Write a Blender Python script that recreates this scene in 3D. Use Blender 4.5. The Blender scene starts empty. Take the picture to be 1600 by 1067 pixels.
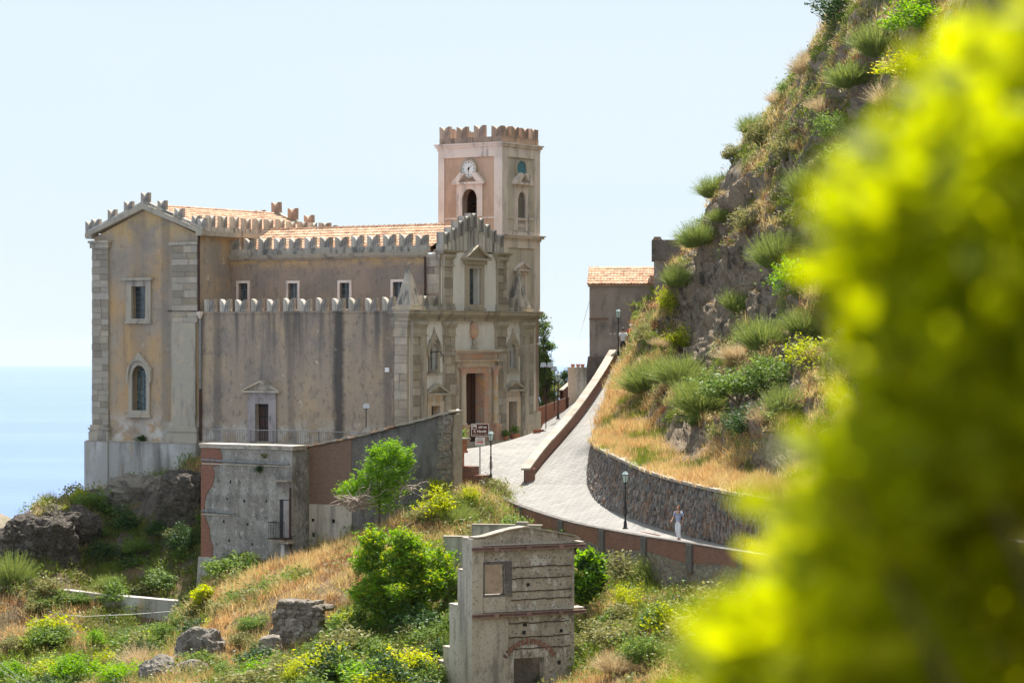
import bpy, bmesh, math, random
import numpy as np
from mathutils import Vector, Matrix, Quaternion
random.seed(7); RNG = np.random.default_rng(7)
R = math.radians; PI = math.pi
sc = bpy.context.scene
COL = sc.collection

# ------------------------------------------------------------------ camera, world, sun, exposure
FPX, CX, CY = 4000.0, 800.0, 533.5          # focal length and centre in pixels of the 1600 px wide photograph
cam_d = bpy.data.cameras.new('camera'); cam = bpy.data.objects.new('camera', cam_d); COL.objects.link(cam)
cam_d.sensor_width = 36.0; cam_d.lens = 90.0
cam_d.clip_start = 0.2; cam_d.clip_end = 250000.0
cam.location = (0, 0, 0); cam.rotation_euler = (R(90), 0, 0)
cam_d.dof.use_dof = True; cam_d.dof.focus_distance = 150.0; cam_d.dof.aperture_fstop = 2.9
sc.camera = cam

SUN_AZ, SUN_EL = R(15.0), R(65.5)            # azimuth from +Y (ahead) towards +X
S = Vector((math.sin(SUN_AZ)*math.cos(SUN_EL), math.cos(SUN_AZ)*math.cos(SUN_EL), math.sin(SUN_EL)))
wd = bpy.data.worlds.new('World'); sc.world = wd; wd.use_nodes = True
wn = wd.node_tree.nodes; wl = wd.node_tree.links
sky = wn.new('ShaderNodeTexSky'); sky.sky_type = 'NISHITA'; sky.sun_disc = False
sky.sun_elevation = SUN_EL; sky.sun_rotation = SUN_AZ
sky.altitude = 1500; sky.air_density = 1.0; sky.dust_density = 0.2; sky.ozone_density = 4.0
veil = wn.new('ShaderNodeMix'); veil.data_type = 'RGBA'; veil.inputs[0].default_value = 0.92      # bright summer haze veils the whole sky evenly
wl.new(sky.outputs[0], veil.inputs[6]); veil.inputs[7].default_value = (3.62, 4.10, 4.42, 1)
wtc = wn.new('ShaderNodeTexCoord'); wmp = wn.new('ShaderNodeMapping'); wmp.inputs['Scale'].default_value = (1.0, 1.0, 5.0); wl.new(wtc.outputs['Generated'], wmp.inputs['Vector'])
cir = wn.new('ShaderNodeTexNoise'); cir.inputs['Scale'].default_value = 3.0; cir.inputs['Detail'].default_value = 6.0; cir.inputs['Distortion'].default_value = 0.8; wl.new(wmp.outputs[0], cir.inputs['Vector'])
crg = wn.new('ShaderNodeMapRange'); crg.inputs['From Min'].default_value = 0.4; crg.inputs['From Max'].default_value = 0.75; crg.inputs['To Max'].default_value = 0.10; wl.new(cir.outputs['Fac'], crg.inputs['Value'])
thin = wn.new('ShaderNodeMix'); thin.data_type = 'RGBA'; thin.inputs[7].default_value = (5.4, 5.5, 5.5, 1); wl.new(crg.outputs[0], thin.inputs[0]); wl.new(veil.outputs[2], thin.inputs[6])   # faint cirrus
wl.new(thin.outputs[2], wn['Background'].inputs['Color']); wn['Background'].inputs['Strength'].default_value = 0.084
sun_d = bpy.data.lights.new('sun', 'SUN'); sun = bpy.data.objects.new('sun', sun_d); COL.objects.link(sun)
sun_d.energy = 4.4; sun_d.angle = R(0.53); sun_d.color = (1.0, 0.955, 0.88)
sun.rotation_euler = S.to_track_quat('Z', 'Y').to_euler(); sun.location = (0, 60, 80)
sc.view_settings.view_transform = 'Standard'; sc.view_settings.look = 'None'
sc.view_settings.gamma = 1.0; sc.view_settings.exposure = 1.36
sc.view_settings.use_curve_mapping = False
sc.cycles.max_bounces = 8; sc.cycles.diffuse_bounces = 4; sc.cycles.transparent_max_bounces = 8
sc.cycles.use_denoising = True

def P(px, py, D):                            # a point seen at pixel (px, py) that stands D metres away
    return ((px-CX)/FPX*D, D, (CY-py)/FPX*D)

# ------------------------------------------------------------------ objects and tags
def tag(o, label=None, cat=None, group=None, kind=None):
    if label: o['label'] = label
    if cat: o['category'] = cat
    if group: o['group'] = group
    if kind: o['kind'] = kind
    return o
def empty(name, loc=(0,0,0), rz=0.0, label=None, cat=None, group=None):
    o = bpy.data.objects.new(name, None); COL.objects.link(o)
    o.location = loc; o.rotation_euler = (0, 0, rz); o.empty_display_size = 0.3
    return tag(o, label, cat, group)
def link(name, me, mat=None, parent=None):
    o = bpy.data.objects.new(name, me); COL.objects.link(o)
    if mat is not None and not me.materials: me.materials.append(mat)
    if parent is not None: o.parent = parent
    return o
def np_mesh(name, verts, faces, mat=None, smooth=False):     # verts (n,3), faces (m,k)
    v = np.ascontiguousarray(verts, dtype=np.float32); f = np.ascontiguousarray(faces, dtype=np.int32)
    me = bpy.data.meshes.new(name)
    me.vertices.add(len(v)); me.vertices.foreach_set('co', v.ravel())
    m, k = f.shape
    me.loops.add(m*k); me.loops.foreach_set('vertex_index', f.ravel())
    me.polygons.add(m); me.polygons.foreach_set('loop_start', np.arange(0, m*k, k, dtype=np.int32))
    me.polygons.foreach_set('loop_total', np.full(m, k, dtype=np.int32))
    me.polygons.foreach_set('use_smooth', np.full(m, smooth, dtype=bool))
    me.update(calc_edges=True); me.validate()
    if mat is not None: me.materials.append(mat)
    return me

def ID(a, n, z): return (a, n, z)
def SIDE(y0): return lambda a, n, z: (a, y0-n, z)            # wall facing -y: a along x, n outwards
def FAC(x0): return lambda a, n, z: (x0+n, a, z)             # wall facing +x: a along y, n outwards
def LEFT(x0): return lambda a, n, z: (x0-n, a, z)            # wall facing -x

class MB:
    """collects shapes for ONE mesh; T maps (along, out, up) to xyz"""
    def __init__(s, T=ID): s.v = []; s.f = []; s.T = T; s.mi = []; s.m = 0
    def add(s, vs, fs, T=None):
        T = T or s.T; b = len(s.v)
        s.v += [T(*p) for p in vs]
        for f in fs: s.f.append(tuple(b+i for i in f)); s.mi.append(s.m)
        return s
    def box(s, a0, a1, n0, n1, z0, z1, T=None):
        vs = [(a0,n0,z0),(a1,n0,z0),(a1,n1,z0),(a0,n1,z0),(a0,n0,z1),(a1,n0,z1),(a1,n1,z1),(a0,n1,z1)]
        return s.add(vs, [(3,2,1,0),(4,5,6,7),(0,1,5,4),(1,2,6,5),(2,3,7,6),(3,0,4,7)], T)
    def taper(s, a0, a1, n0, n1, z0, z1, da, dn, T=None):    # box whose top is inset
        vs = [(a0,n0,z0),(a1,n0,z0),(a1,n1,z0),(a0,n1,z0),(a0+da,n0+dn,z1),(a1-da,n0+dn,z1),(a1-da,n1-dn,z1),(a0+da,n1-dn,z1)]
        return s.add(vs, [(3,2,1,0),(4,5,6,7),(0,1,5,4),(1,2,6,5),(2,3,7,6),(3,0,4,7)], T)
    def prism(s, poly, n0, n1, T=None):                      # poly in (a, z), extruded along n
        k = len(poly)
        vs = [(a, n0, z) for a, z in poly]+[(a, n1, z) for a, z in poly]
        fs = [tuple(range(k)), tuple(range(2*k-1, k-1, -1))]
        fs += [(i, (i+1) % k, k+(i+1) % k, k+i) for i in range(k)]
        return s.add(vs, fs, T)
    def hprism(s, poly, z0, z1, T=None):                     # poly in (a, n), extruded up
        k = len(poly)
        vs = [(a, n, z0) for a, n in poly]+[(a, n, z1) for a, n in poly]
        fs = [tuple(range(k)), tuple(range(2*k-1, k-1, -1))]
        fs += [(i, (i+1) % k, k+(i+1) % k, k+i) for i in range(k)]
        return s.add(vs, fs, T)
    def ring(s, outer, inner, n0, n1, T=None, closed=True):  # frame between two matching outlines in (a, z)
        k = len(outer)
        vs = [(a,n0,z) for a,z in outer]+[(a,n0,z) for a,z in inner]+[(a,n1,z) for a,z in outer]+[(a,n1,z) for a,z in inner]
        fs = []
        for i in range(k if closed else k-1):
            j = (i+1) % k
            fs += [(i,j,k+j,k+i), (2*k+i,3*k+i,3*k+j,2*k+j), (i,2*k+i,2*k+j,j), (k+i,k+j,3*k+j,3*k+i)]
        if not closed:
            fs += [(0,k,3*k,2*k), (k-1,3*k-1,4*k-1,2*k-1)]
        return s.add(vs, fs, T)
    def tube(s, pts, r, n=6, T=None):
        pts = [Vector(p) for p in pts]; rs = r if isinstance(r, (list, tuple)) else [r]*len(pts)
        vs = []; fs = []; up = Vector((0.13, 0.21, 1)).normalized()
        for i, p in enumerate(pts):
            d = (pts[min(i+1, len(pts)-1)]-pts[max(i-1, 0)])
            if d.length < 1e-9: d = Vector((0,0,1))
            d.normalize(); ref = up if abs(d.dot(up)) < 0.95 else Vector((1,0,0))
            x = d.cross(ref).normalized(); y = d.cross(x)
            for k in range(n):
                t = 2*PI*k/n; q = p+(x*math.cos(t)+y*math.sin(t))*rs[i]; vs.append(tuple(q))
        for i in range(len(pts)-1):
            for k in range(n):
                a = i*n+k; b = i*n+(k+1) % n; fs.append((a, b, b+n, a+n))
        fs += [tuple(range(n-1, -1, -1)), tuple(range((len(pts)-1)*n, len(pts)*n))]
        return s.add(vs, fs, T)
    def lathe(s, c, prof, n=12, T=None, rot=0.0):            # prof: (radius, z) upwards
        vs = []; fs = []
        for r, z in prof:
            for k in range(n):
                t = 2*PI*k/n+rot; vs.append((c[0]+r*math.cos(t), c[1]+r*math.sin(t), c[2]+z))
        for i in range(len(prof)-1):
            for k in range(n):
                a = i*n+k; b = i*n+(k+1) % n; fs.append((a, b, b+n, a+n))
        fs += [tuple(range(n-1, -1, -1)), tuple(range((len(prof)-1)*n, len(prof)*n))]
        return s.add(vs, fs, T)
    def wall(s, a0, a1, z0, z1, holes=(), t=0.4, d=0.3, T=None, n0=0.0):
        """slab with rectangular holes (ha0, ha1, hz0, hz1); front at n0, back at n0-t, open reveals"""
        xs = sorted({a0, a1}|{h[0] for h in holes}|{h[1] for h in holes})
        zs = sorted({z0, z1}|{h[2] for h in holes}|{h[3] for h in holes})
        for i in range(len(xs)-1):
            for j in range(len(zs)-1):
                cx, cz = (xs[i]+xs[i+1])/2, (zs[j]+zs[j+1])/2
                if any(h[0] < cx < h[1] and h[2] < cz < h[3] for h in holes): continue
                q = [(xs[i],zs[j]),(xs[i+1],zs[j]),(xs[i+1],zs[j+1]),(xs[i],zs[j+1])]
                s.add([(a, n0, z) for a, z in q], [(0,1,2,3)], T)
                s.add([(a, n0-t, z) for a, z in q], [(3,2,1,0)], T)
        rim = [(a0,a1,z0,z1)]+list(holes)
        for (p, q, r_, w) in rim:
            for (x0,y0),(x1,y1) in (((p,r_),(q,r_)),((q,r_),(q,w)),((q,w),(p,w)),((p,w),(p,r_))):
                s.add([(x0,n0,y0),(x1,n0,y1),(x1,n0-t,y1),(x0,n0-t,y0)], [(0,1,2,3)], T)
        return s
    def mesh(s, name, mats, smooth=False, recalc=True):
        me = bpy.data.meshes.new(name); me.from_pydata(s.v, [], s.f)
        mats = mats if isinstance(mats, (list, tuple)) else [mats]
        for m in mats: me.materials.append(m)
        if len(mats) > 1: me.polygons.foreach_set('material_index', s.mi)
        if recalc:
            bm = bmesh.new(); bm.from_mesh(me)
            bmesh.ops.remove_doubles(bm, verts=bm.verts, dist=1e-5)
            bmesh.ops.recalc_face_normals(bm, faces=bm.faces); bm.to_mesh(me); bm.free()
        if smooth: me.polygons.foreach_set('use_smooth', [True]*len(me.polygons))
        me.update(); return me
    def build(s, name, mats, parent=None, smooth=False):
        return link(name, s.mesh(name, mats, smooth), None, parent)

def copy_part(o, parent, loc=None, rz=None):
    c = o.copy(); COL.objects.link(c); c.parent = parent
    if loc is not None: c.location = loc
    if rz is not None: c.rotation_euler = (0, 0, rz)
    return c
def copy_tree(o, parent=None):
    c = o.copy(); COL.objects.link(c); c.parent = parent
    for ch in [x for x in bpy.data.objects if x.parent == o]: copy_tree(ch, c)
    return c

# ------------------------------------------------------------------ noise in numpy
def _hash(ix, iy, iz, seed):
    h = (ix.astype(np.int64)*374761393+iy.astype(np.int64)*668265263+iz.astype(np.int64)*2147483647+seed*974634721) & 0xFFFFFFFF
    h = ((h ^ (h >> 13))*1274126177) & 0xFFFFFFFF
    h = ((h ^ (h >> 16))*2246822519) & 0xFFFFFFFF
    return ((h ^ (h >> 15)) & 0xFFFF)/65535.0*2-1
def vnoise(p, seed=0):
    p = np.asarray(p, dtype=np.float64); i = np.floor(p).astype(np.int64); f = p-i; u = f*f*(3-2*f)
    out = 0
    for dx in (0,1):
        wx = u[:,0] if dx else 1-u[:,0]
        for dy in (0,1):
            wy = u[:,1] if dy else 1-u[:,1]
            for dz in (0,1):
                wz = u[:,2] if dz else 1-u[:,2]
                out = out+wx*wy*wz*_hash(i[:,0]+dx, i[:,1]+dy, i[:,2]+dz, seed)
    return out
def fbm(p, scale=1.0, octv=4, gain=0.5, seed=0, ridged=False):
    p = np.asarray(p, dtype=np.float64)*scale; a = 1.0; t = 0; s = 0
    for k in range(octv):
        n = vnoise(p, seed+k*17)
        if ridged: n = 1-2*np.abs(n)
        t = t+n*a; s += a; a *= gain; p = p*2.03+3.1
    return t/s
# ------------------------------------------------------------------ materials (all procedural)
def new_mat(name):
    m = bpy.data.materials.new(name); m.use_nodes = True
    nt = m.node_tree; b = nt.nodes['Principled BSDF']
    return m, nt, nt.nodes, nt.links, b
def coords(nt, scale=(1,1,1), kind='Object', rot=(0,0,0)):
    tc = nt.nodes.new('ShaderNodeTexCoord'); mp = nt.nodes.new('ShaderNodeMapping')
    mp.inputs['Scale'].default_value = scale; mp.inputs['Rotation'].default_value = rot
    nt.links.new(tc.outputs[kind], mp.inputs['Vector']); return mp.outputs['Vector']
def noise(nt, vec, scale, detail=6, rough=0.6, dist=0.0):
    n = nt.nodes.new('ShaderNodeTexNoise'); n.inputs['Scale'].default_value = scale
    n.inputs['Detail'].default_value = detail; n.inputs['Roughness'].default_value = rough
    n.inputs['Distortion'].default_value = dist
    nt.links.new(vec, n.inputs['Vector']); return n.outputs['Fac']
def remap(nt, val, lo, hi, o0=0.0, o1=1.0):
    r = nt.nodes.new('ShaderNodeMapRange'); r.interpolation_type = 'SMOOTHSTEP'
    r.inputs['From Min'].default_value = lo; r.inputs['From Max'].default_value = hi
    r.inputs['To Min'].default_value = o0; r.inputs['To Max'].default_value = o1
    nt.links.new(val, r.inputs['Value']); return r.outputs['Result']
def mixc(nt, fac, a, b, mode='MIX'):
    m = nt.nodes.new('ShaderNodeMix'); m.data_type = 'RGBA'; m.blend_type = mode
    for key, v in ((0, fac), (6, a), (7, b)):
        if hasattr(v, 'is_output'): nt.links.new(v, m.inputs[key])
        elif key == 0: m.inputs[0].default_value = v
        else: m.inputs[key].default_value = (*v, 1)
    return m.outputs[2]
def math2(nt, op, a, b):
    m = nt.nodes.new('ShaderNodeMath'); m.operation = op
    for k, v in ((0, a), (1, b)):
        if hasattr(v, 'is_output'): nt.links.new(v, m.inputs[k])
        else: m.inputs[k].default_value = v
    return m.outputs[0]
def zband(nt, z0, z1):                                       # 0 below z0, 1 above z1, in object space
    tc = nt.nodes.new('ShaderNodeTexCoord'); sp = nt.nodes.new('ShaderNodeSeparateXYZ')
    nt.links.new(tc.outputs['Object'], sp.inputs[0])
    return remap(nt, sp.outputs['Z'], min(z0, z1), max(z0, z1), 0.0 if z0 < z1 else 1.0, 1.0 if z0 < z1 else 0.0)
def bump(nt, b, h, strength=0.4, dist=0.03):
    bp = nt.nodes.new('ShaderNodeBump'); bp.inputs['Strength'].default_value = strength
    bp.inputs['Distance'].default_value = dist; nt.links.new(h, bp.inputs['Height'])
    nt.links.new(bp.outputs['Normal'], b.inputs['Normal'])

def xstain(nt, x0, w):                                       # a run of dirty water down a wall at x0
    tc = nt.nodes.new('ShaderNodeTexCoord'); sp = nt.nodes.new('ShaderNodeSeparateXYZ'); nt.links.new(tc.outputs['Object'], sp.inputs[0])
    wob = math2(nt, 'MULTIPLY', math2(nt, 'SUBTRACT', noise(nt, coords(nt, (0.01,0.01,1)), 0.9, 5), 0.5), 0.5)
    d = math2(nt, 'ABSOLUTE', math2(nt, 'ADD', math2(nt, 'SUBTRACT', sp.outputs['X'], x0), wob), 0)
    return remap(nt, math2(nt, 'ADD', d, math2(nt, 'MULTIPLY', math2(nt, 'SUBTRACT', noise(nt, coords(nt), 5, 6), 0.5), 0.35)), w*0.3, w, 1.0, 0.0)
GAIN = {'plaster_brown':1.3,'plaster_brown_upper':1.28,'plaster_ochre':1.26,'plinth_render':1.15,'sandstone':1.32,'sandstone_block':1.26,'merlon_stone':1.5,'merlon_tower_stone':1.25,'stone_weathered':1.25,'portal_stone_pink':1.3,'portal_stone':1.3,
        'tower_plaster_bounce_tint':1.22,'tower_plaster_grey':1.35,'tower_trim':1.15,'dark_grey_render':1.1,'old_house_render':1.55,'weathered_grey_render':1.2,'flaking_render':1.36,'aged_concrete':1.3,'rubble_stone':1.2}
def gainc(name, c): g = GAIN.get(name, 1.0); return tuple(min(x*g, 0.82) for x in c)
def mat(name, base, layers=(), rough=0.9, bmp=None, rnd=0.0, spec=0.3, kind='Object', metal=0.0, stains=()):
    """layers: (colour, scale, (sx,sy,sz), lo, hi[, (z0, z1)[, amount]])  noise-masked paints, stains and grime on the base"""
    m, nt, N, L, b = new_mat(name); c = None; base = gainc(name, base)
    for ly in layers:
        col, scl, st, lo, hi = ly[:5]; col = gainc(name, col)
        f = remap(nt, noise(nt, coords(nt, st, kind), scl), lo, hi)
        if len(ly) > 5 and ly[5]: f = math2(nt, 'MULTIPLY', f, zband(nt, *ly[5]))
        if len(ly) > 6: f = math2(nt, 'MULTIPLY', f, ly[6])
        c = mixc(nt, f, c if c is not None else base, col)
    for x0, w, col, am in stains: c = mixc(nt, math2(nt, 'MULTIPLY', xstain(nt, x0, w), am), c, col)
    if rnd:
        oi = N.new('ShaderNodeObjectInfo'); hs = N.new('ShaderNodeHueSaturation')
        if c is None: hs.inputs['Color'].default_value = (*base, 1)
        else: L.new(c, hs.inputs['Color'])
        L.new(remap(nt, oi.outputs['Random'], 0, 1, 1-rnd, 1+rnd), hs.inputs['Value'])
        L.new(remap(nt, oi.outputs['Random'], 0, 1, 1+rnd*0.6, 1-rnd*0.6), hs.inputs['Saturation'])
        c = hs.outputs[0]
    if c is None: b.inputs['Base Color'].default_value = (*base, 1)
    else: L.new(c, b.inputs['Base Color'])
    b.inputs['Roughness'].default_value = rough; b.inputs['Specular IOR Level'].default_value = spec
    b.inputs['Metallic'].default_value = metal
    if bmp:
        sc_, st_, di_ = bmp[:3]; bump(nt, b, noise(nt, coords(nt, bmp[3] if len(bmp) > 3 else (1,1,1), kind), sc_, 8, 0.7), st_, di_)
    return m

def brick_mat(name, c1, c2, mortar, w=0.25, h=0.075, rot=(PI/2,0,0), grime=None, m_size=0.012, bstr=0.5):
    m, nt, N, L, b = new_mat(name)
    v = coords(nt, (1,1,1), 'Object', rot)
    br = N.new('ShaderNodeTexBrick'); L.new(v, br.inputs['Vector'])
    br.inputs['Scale'].default_value = 1.0; br.inputs['Brick Width'].default_value = w; br.inputs['Row Height'].default_value = h
    br.inputs['Mortar Size'].default_value = m_size; br.inputs['Mortar Smooth'].default_value = 0.2; br.inputs['Bias'].default_value = 0.0
    br.inputs['Color1'].default_value = (*c1, 1); br.inputs['Color2'].default_value = (*c2, 1); br.inputs['Mortar'].default_value = (*mortar, 1)
    n1 = noise(nt, coords(nt), 1.3, 6, 0.65)
    c = mixc(nt, remap(nt, n1, 0.45, 0.75, 0, 0.7), br.outputs['Color'], grime or mortar)
    c = mixc(nt, remap(nt, noise(nt, coords(nt), 9, 4), 0.4, 0.8, 0, 0.45), c, (0.07, 0.055, 0.045))
    L.new(c, b.inputs['Base Color']); b.inputs['Roughness'].default_value = 0.92; b.inputs['Specular IOR Level'].default_value = 0.2
    h_ = math2(nt, 'ADD', math2(nt, 'MULTIPLY', br.outputs['Fac'], -1.0), noise(nt, coords(nt), 30, 5))
    bump(nt, b, h_, bstr, 0.02); return m

def rubble_mat(name, cols, scale=3.0, st=(1,1,1), mortar=(0.2,0.18,0.15), bstr=0.8, dist=0.06, edge=0.06, grime=None):
    m, nt, N, L, b = new_mat(name)
    v = coords(nt, st)
    wn_ = N.new('ShaderNodeTexNoise'); wn_.inputs['Scale'].default_value = 2.0; L.new(v, wn_.inputs['Vector'])
    ad = N.new('ShaderNodeVectorMath'); ad.operation = 'MULTIPLY_ADD'
    L.new(wn_.outputs['Color'], ad.inputs[0]); ad.inputs[1].default_value = (0.25,)*3; L.new(v, ad.inputs[2])
    vo = N.new('ShaderNodeTexVoronoi'); vo.feature = 'F1'; vo.inputs['Scale'].default_value = scale; L.new(ad.outputs[0], vo.inputs['Vector'])
    ve = N.new('ShaderNodeTexVoronoi'); ve.feature = 'DISTANCE_TO_EDGE'; ve.inputs['Scale'].default_value = scale; L.new(ad.outputs[0], ve.inputs['Vector'])
    sep = N.new('ShaderNodeSeparateColor'); L.new(vo.outputs['Color'], sep.inputs[0])
    rp = N.new('ShaderNodeValToRGB'); rp.color_ramp.elements.remove(rp.color_ramp.elements[0])
    for i, c_ in enumerate(cols):
        e = rp.color_ramp.elements.new(i/max(1, len(cols)-1)) if i else rp.color_ramp.elements[0]
        e.position = i/max(1, len(cols)-1); e.color = (*c_, 1)
    L.new(sep.outputs[0], rp.inputs[0])
    ef = remap(nt, ve.outputs['Distance'], 0.0, edge)
    c = mixc(nt, ef, mortar, rp.outputs[0])
    c = mixc(nt, remap(nt, noise(nt, coords(nt), 0.8, 6), 0.45, 0.75, 0, 0.55), c, grime or mortar)
    c = mixc(nt, remap(nt, noise(nt, coords(nt), 8, 5), 0.35, 0.8, 0, 0.5), c, tuple(x*0.45 for x in mortar))
    L.new(c, b.inputs['Base Color']); b.inputs['Roughness'].default_value = 0.95; b.inputs['Specular IOR Level'].default_value = 0.2
    bump(nt, b, math2(nt, 'ADD', ef, noise(nt, coords(nt), 12, 6)), bstr, dist); return m

def leaf_mat(name, c1, c2, trans=0.35, rough=0.55, tint=None, spec=0.3):
    """leaf colour varies from leaf to leaf and from clump to clump; part of the light passes through"""
    m, nt, N, L, b = new_mat(name); k = 1.0 if 'lime' in name else (1.12 if 'grass' in name else 1.38)
    c1, c2, tint = [tuple(min(.75, x*k) for x in q) if q else None for q in (c1, c2, tint)]
    ge = N.new('ShaderNodeNewGeometry')
    c = mixc(nt, ge.outputs['Random Per Island'], c1, c2)
    c = mixc(nt, remap(nt, noise(nt, coords(nt), 1.1, 3), 0.4, 0.66, 0, 0.65), c, tint or tuple((x+y)*0.40 for x, y in zip(c1, c2)))
    L.new(c, b.inputs['Base Color']); b.inputs['Roughness'].default_value = rough; b.inputs['Specular IOR Level'].default_value = spec
    tr = N.new('ShaderNodeBsdfTranslucent'); mx = N.new('ShaderNodeMixShader'); mx.inputs[0].default_value = trans
    hs = N.new('ShaderNodeHueSaturation'); hs.inputs['Hue'].default_value = 0.485; hs.inputs['Saturation'].default_value = 1.1; hs.inputs['Value'].default_value = 1.6
    L.new(c, hs.inputs['Color']); L.new(hs.outputs[0], tr.inputs['Color'])
    L.new(b.outputs[0], mx.inputs[1]); L.new(tr.outputs[0], mx.inputs[2])
    L.new(mx.outputs[0], N['Material Output'].inputs['Surface']); return m

V = {}
# church
V['aisle'] = mat('plaster_brown', (0.28,0.222,0.168), [
    ((0.335,0.25,0.165), 0.35, (1,1,1), 0.42, 0.68), ((0.19,0.162,0.142), 0.5, (1,1,0.8), 0.45, 0.7),
    ((0.085,0.078,0.074), 1.1, (1,1,0.07), 0.46, 0.68, (2.5, 8.0), 0.95), ((0.085,0.08,0.078), 0.42, (1,1,0.03), 0.60, 0.68, None, 0.75),
    ((0.42,0.30,0.185), 0.5, (1,1,0.6), 0.48, 0.7, (4.2, 0.6), 0.8), ((0.40,0.36,0.32), 0.9, (1,1,1.2), 0.42, 0.6, (1.7, 0.4)),
    ((0.12,0.10,0.085), 3.0, (1,1,0.7), 0.52, 0.66, None, 0.6), ((0.10,0.085,0.072), 16, (1,1,1), 0.50, 0.68, None, 0.7), ((0.40,0.33,0.255), 22, (1,1,1), 0.56, 0.72, None, 0.5), ((0.40,0.34,0.275), 1.5, (1,1,1), 0.655, 0.668, None, 0.8), ((0.12,0.10,0.088), 2.3, (1,1,0.8), 0.655, 0.668, None, 0.7)], bmp=(26, 0.6, 0.03),
    stains=((-5.3,0.55,(0.07,0.064,0.06),0.9),(-1.6,0.5,(0.10,0.09,0.08),0.5),(-14.9,0.5,(0.10,0.09,0.08),0.55),(-9.0,0.4,(0.10,0.09,0.08),0.4)))
V['nave'] = mat('plaster_brown_upper', (0.26,0.20,0.155), [
    ((0.19,0.155,0.13), 0.5, (1,1,0.8), 0.42, 0.7), ((0.42,0.28,0.13), 0.8, (1,1,2.5), 0.3, 0.6, (10.6, 11.4)),
    ((0.10,0.09,0.085), 1.3, (1,1,0.07), 0.54, 0.75, (8, 11.5), 0.8), ((0.12,0.10,0.085), 3.0, (1,1,0.7), 0.52, 0.66, None, 0.5), ((0.10,0.085,0.072), 16, (1,1,1), 0.50, 0.70, None, 0.7)], bmp=(26, 0.6, 0.03))
V['transept'] = mat('plaster_ochre', (0.40,0.255,0.125), [
    ((0.31,0.255,0.195), 0.3, (1,1,0.7), 0.40, 0.60), ((0.235,0.20,0.165), 0.45, (1,1,1), 0.42, 0.62, (5.5, 9.5)),
    ((0.44,0.30,0.13), 0.6, (1,1,1.2), 0.35, 0.6, (12.3, 13.8), 0.9),
    ((0.11,0.10,0.09), 1.2, (1,1,0.06), 0.55, 0.75, None, 0.55), ((0.46,0.42,0.37), 0.7, (1,1,1.4), 0.42, 0.55, (2.0, 0.3)),
    ((0.17,0.14,0.11), 2.6, (1,1,0.6), 0.53, 0.67, None, 0.5), ((0.44,0.38,0.30), 1.3, (1,1,1), 0.65, 0.663, None, 0.8), ((0.13,0.105,0.085), 15, (1,1,1), 0.5, 0.70, None, 0.6)], bmp=(22, 0.5, 0.03), stains=((-21.4,0.9,(0.20,0.175,0.15),0.35),(-19.2,0.5,(0.14,0.12,0.10),0.4)))
V['plinth'] = mat('plinth_render', (0.34,0.32,0.29), [((0.45,0.44,0.42), 0.6, (1,1,0.5), 0.45, 0.65), ((0.15,0.135,0.12), 0.9, (1,1,0.12), 0.48, 0.7),
    ((0.36,0.27,0.17), 0.8, (1,1,0.4), 0.58, 0.7), ((0.12,0.11,0.10), 8, (1,1,1), 0.5, 0.8, None, 0.5)], bmp=(15, 0.4, 0.04))
V['stone'] = mat('sandstone', (0.31,0.275,0.22), [((0.36,0.30,0.22), 0.9, (1,1,1), 0.45, 0.7), ((0.14,0.125,0.11), 1.6, (1,1,0.2), 0.48, 0.72),
    ((0.10,0.09,0.08), 12, (1,1,1), 0.5, 0.8, None, 0.5)], bmp=(14, 0.4, 0.03))
V['block'] = mat('sandstone_block', (0.265,0.23,0.185), [((0.35,0.29,0.21), 0.8, (1,1,1), 0.45, 0.7), ((0.13,0.115,0.10), 5, (1,1,1), 0.5, 0.8, None, 0.6)], bmp=(16, 0.5, 0.03), rnd=0.22)
V['merlon'] = mat('merlon_stone', (0.29,0.26,0.22), [((0.38,0.335,0.275), 2.2, (1,1,1), 0.48, 0.7), ((0.10,0.095,0.09), 2.6, (1,1,0.3), 0.46, 0.66),
    ((0.075,0.07,0.065), 14, (1,1,1), 0.5, 0.8, None, 0.5)], bmp=(14, 0.4, 0.03), rnd=0.16)
V['merlon_red'] = mat('merlon_tower_stone', (0.33,0.24,0.185), [((0.34,0.25,0.19), 2.2, (1,1,1), 0.48, 0.7), ((0.12,0.09,0.08), 2.6, (1,1,0.3), 0.48, 0.7)], bmp=(14, 0.4, 0.03), rnd=0.14)
V['facade'] = mat('plaster_pale', (0.80,0.775,0.735), [((0.70,0.665,0.615), 0.6, (1,1,0.6), 0.42, 0.66), ((0.13,0.125,0.12), 1.5, (1,1,0.07), 0.55, 0.74, (7.6, 9.5), 0.6),
    ((0.14,0.125,0.11), 1.4, (1,1,0.09), 0.56, 0.74, (5.6, 7.6), 0.4), ((0.5,0.45,0.39), 2.2, (1,1,0.3), 0.56, 0.74, None, 0.4),
    ((0.25,0.23,0.21), 10, (1,1,1), 0.52, 0.8, None, 0.35)], bmp=(20, 0.25, 0.02))
V['gable'] = mat('stone_weathered', (0.36,0.335,0.30), [((0.50,0.47,0.43), 1.6, (1,1,0.1), 0.5, 0.7), ((0.10,0.095,0.09), 1.4, (1,1,0.08), 0.46, 0.66)], bmp=(14, 0.35, 0.03), rnd=0.1)
V['pink'] = mat('portal_stone_pink', (0.42,0.25,0.18), [((0.36,0.30,0.24), 1.4, (1,1,1), 0.45, 0.65), ((0.50,0.30,0.12), 1.8, (1,1,1), 0.55, 0.7), ((0.18,0.12,0.10), 5, (1,1,1), 0.5, 0.8, None, 0.6)], bmp=(14, 0.3, 0.02))
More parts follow.
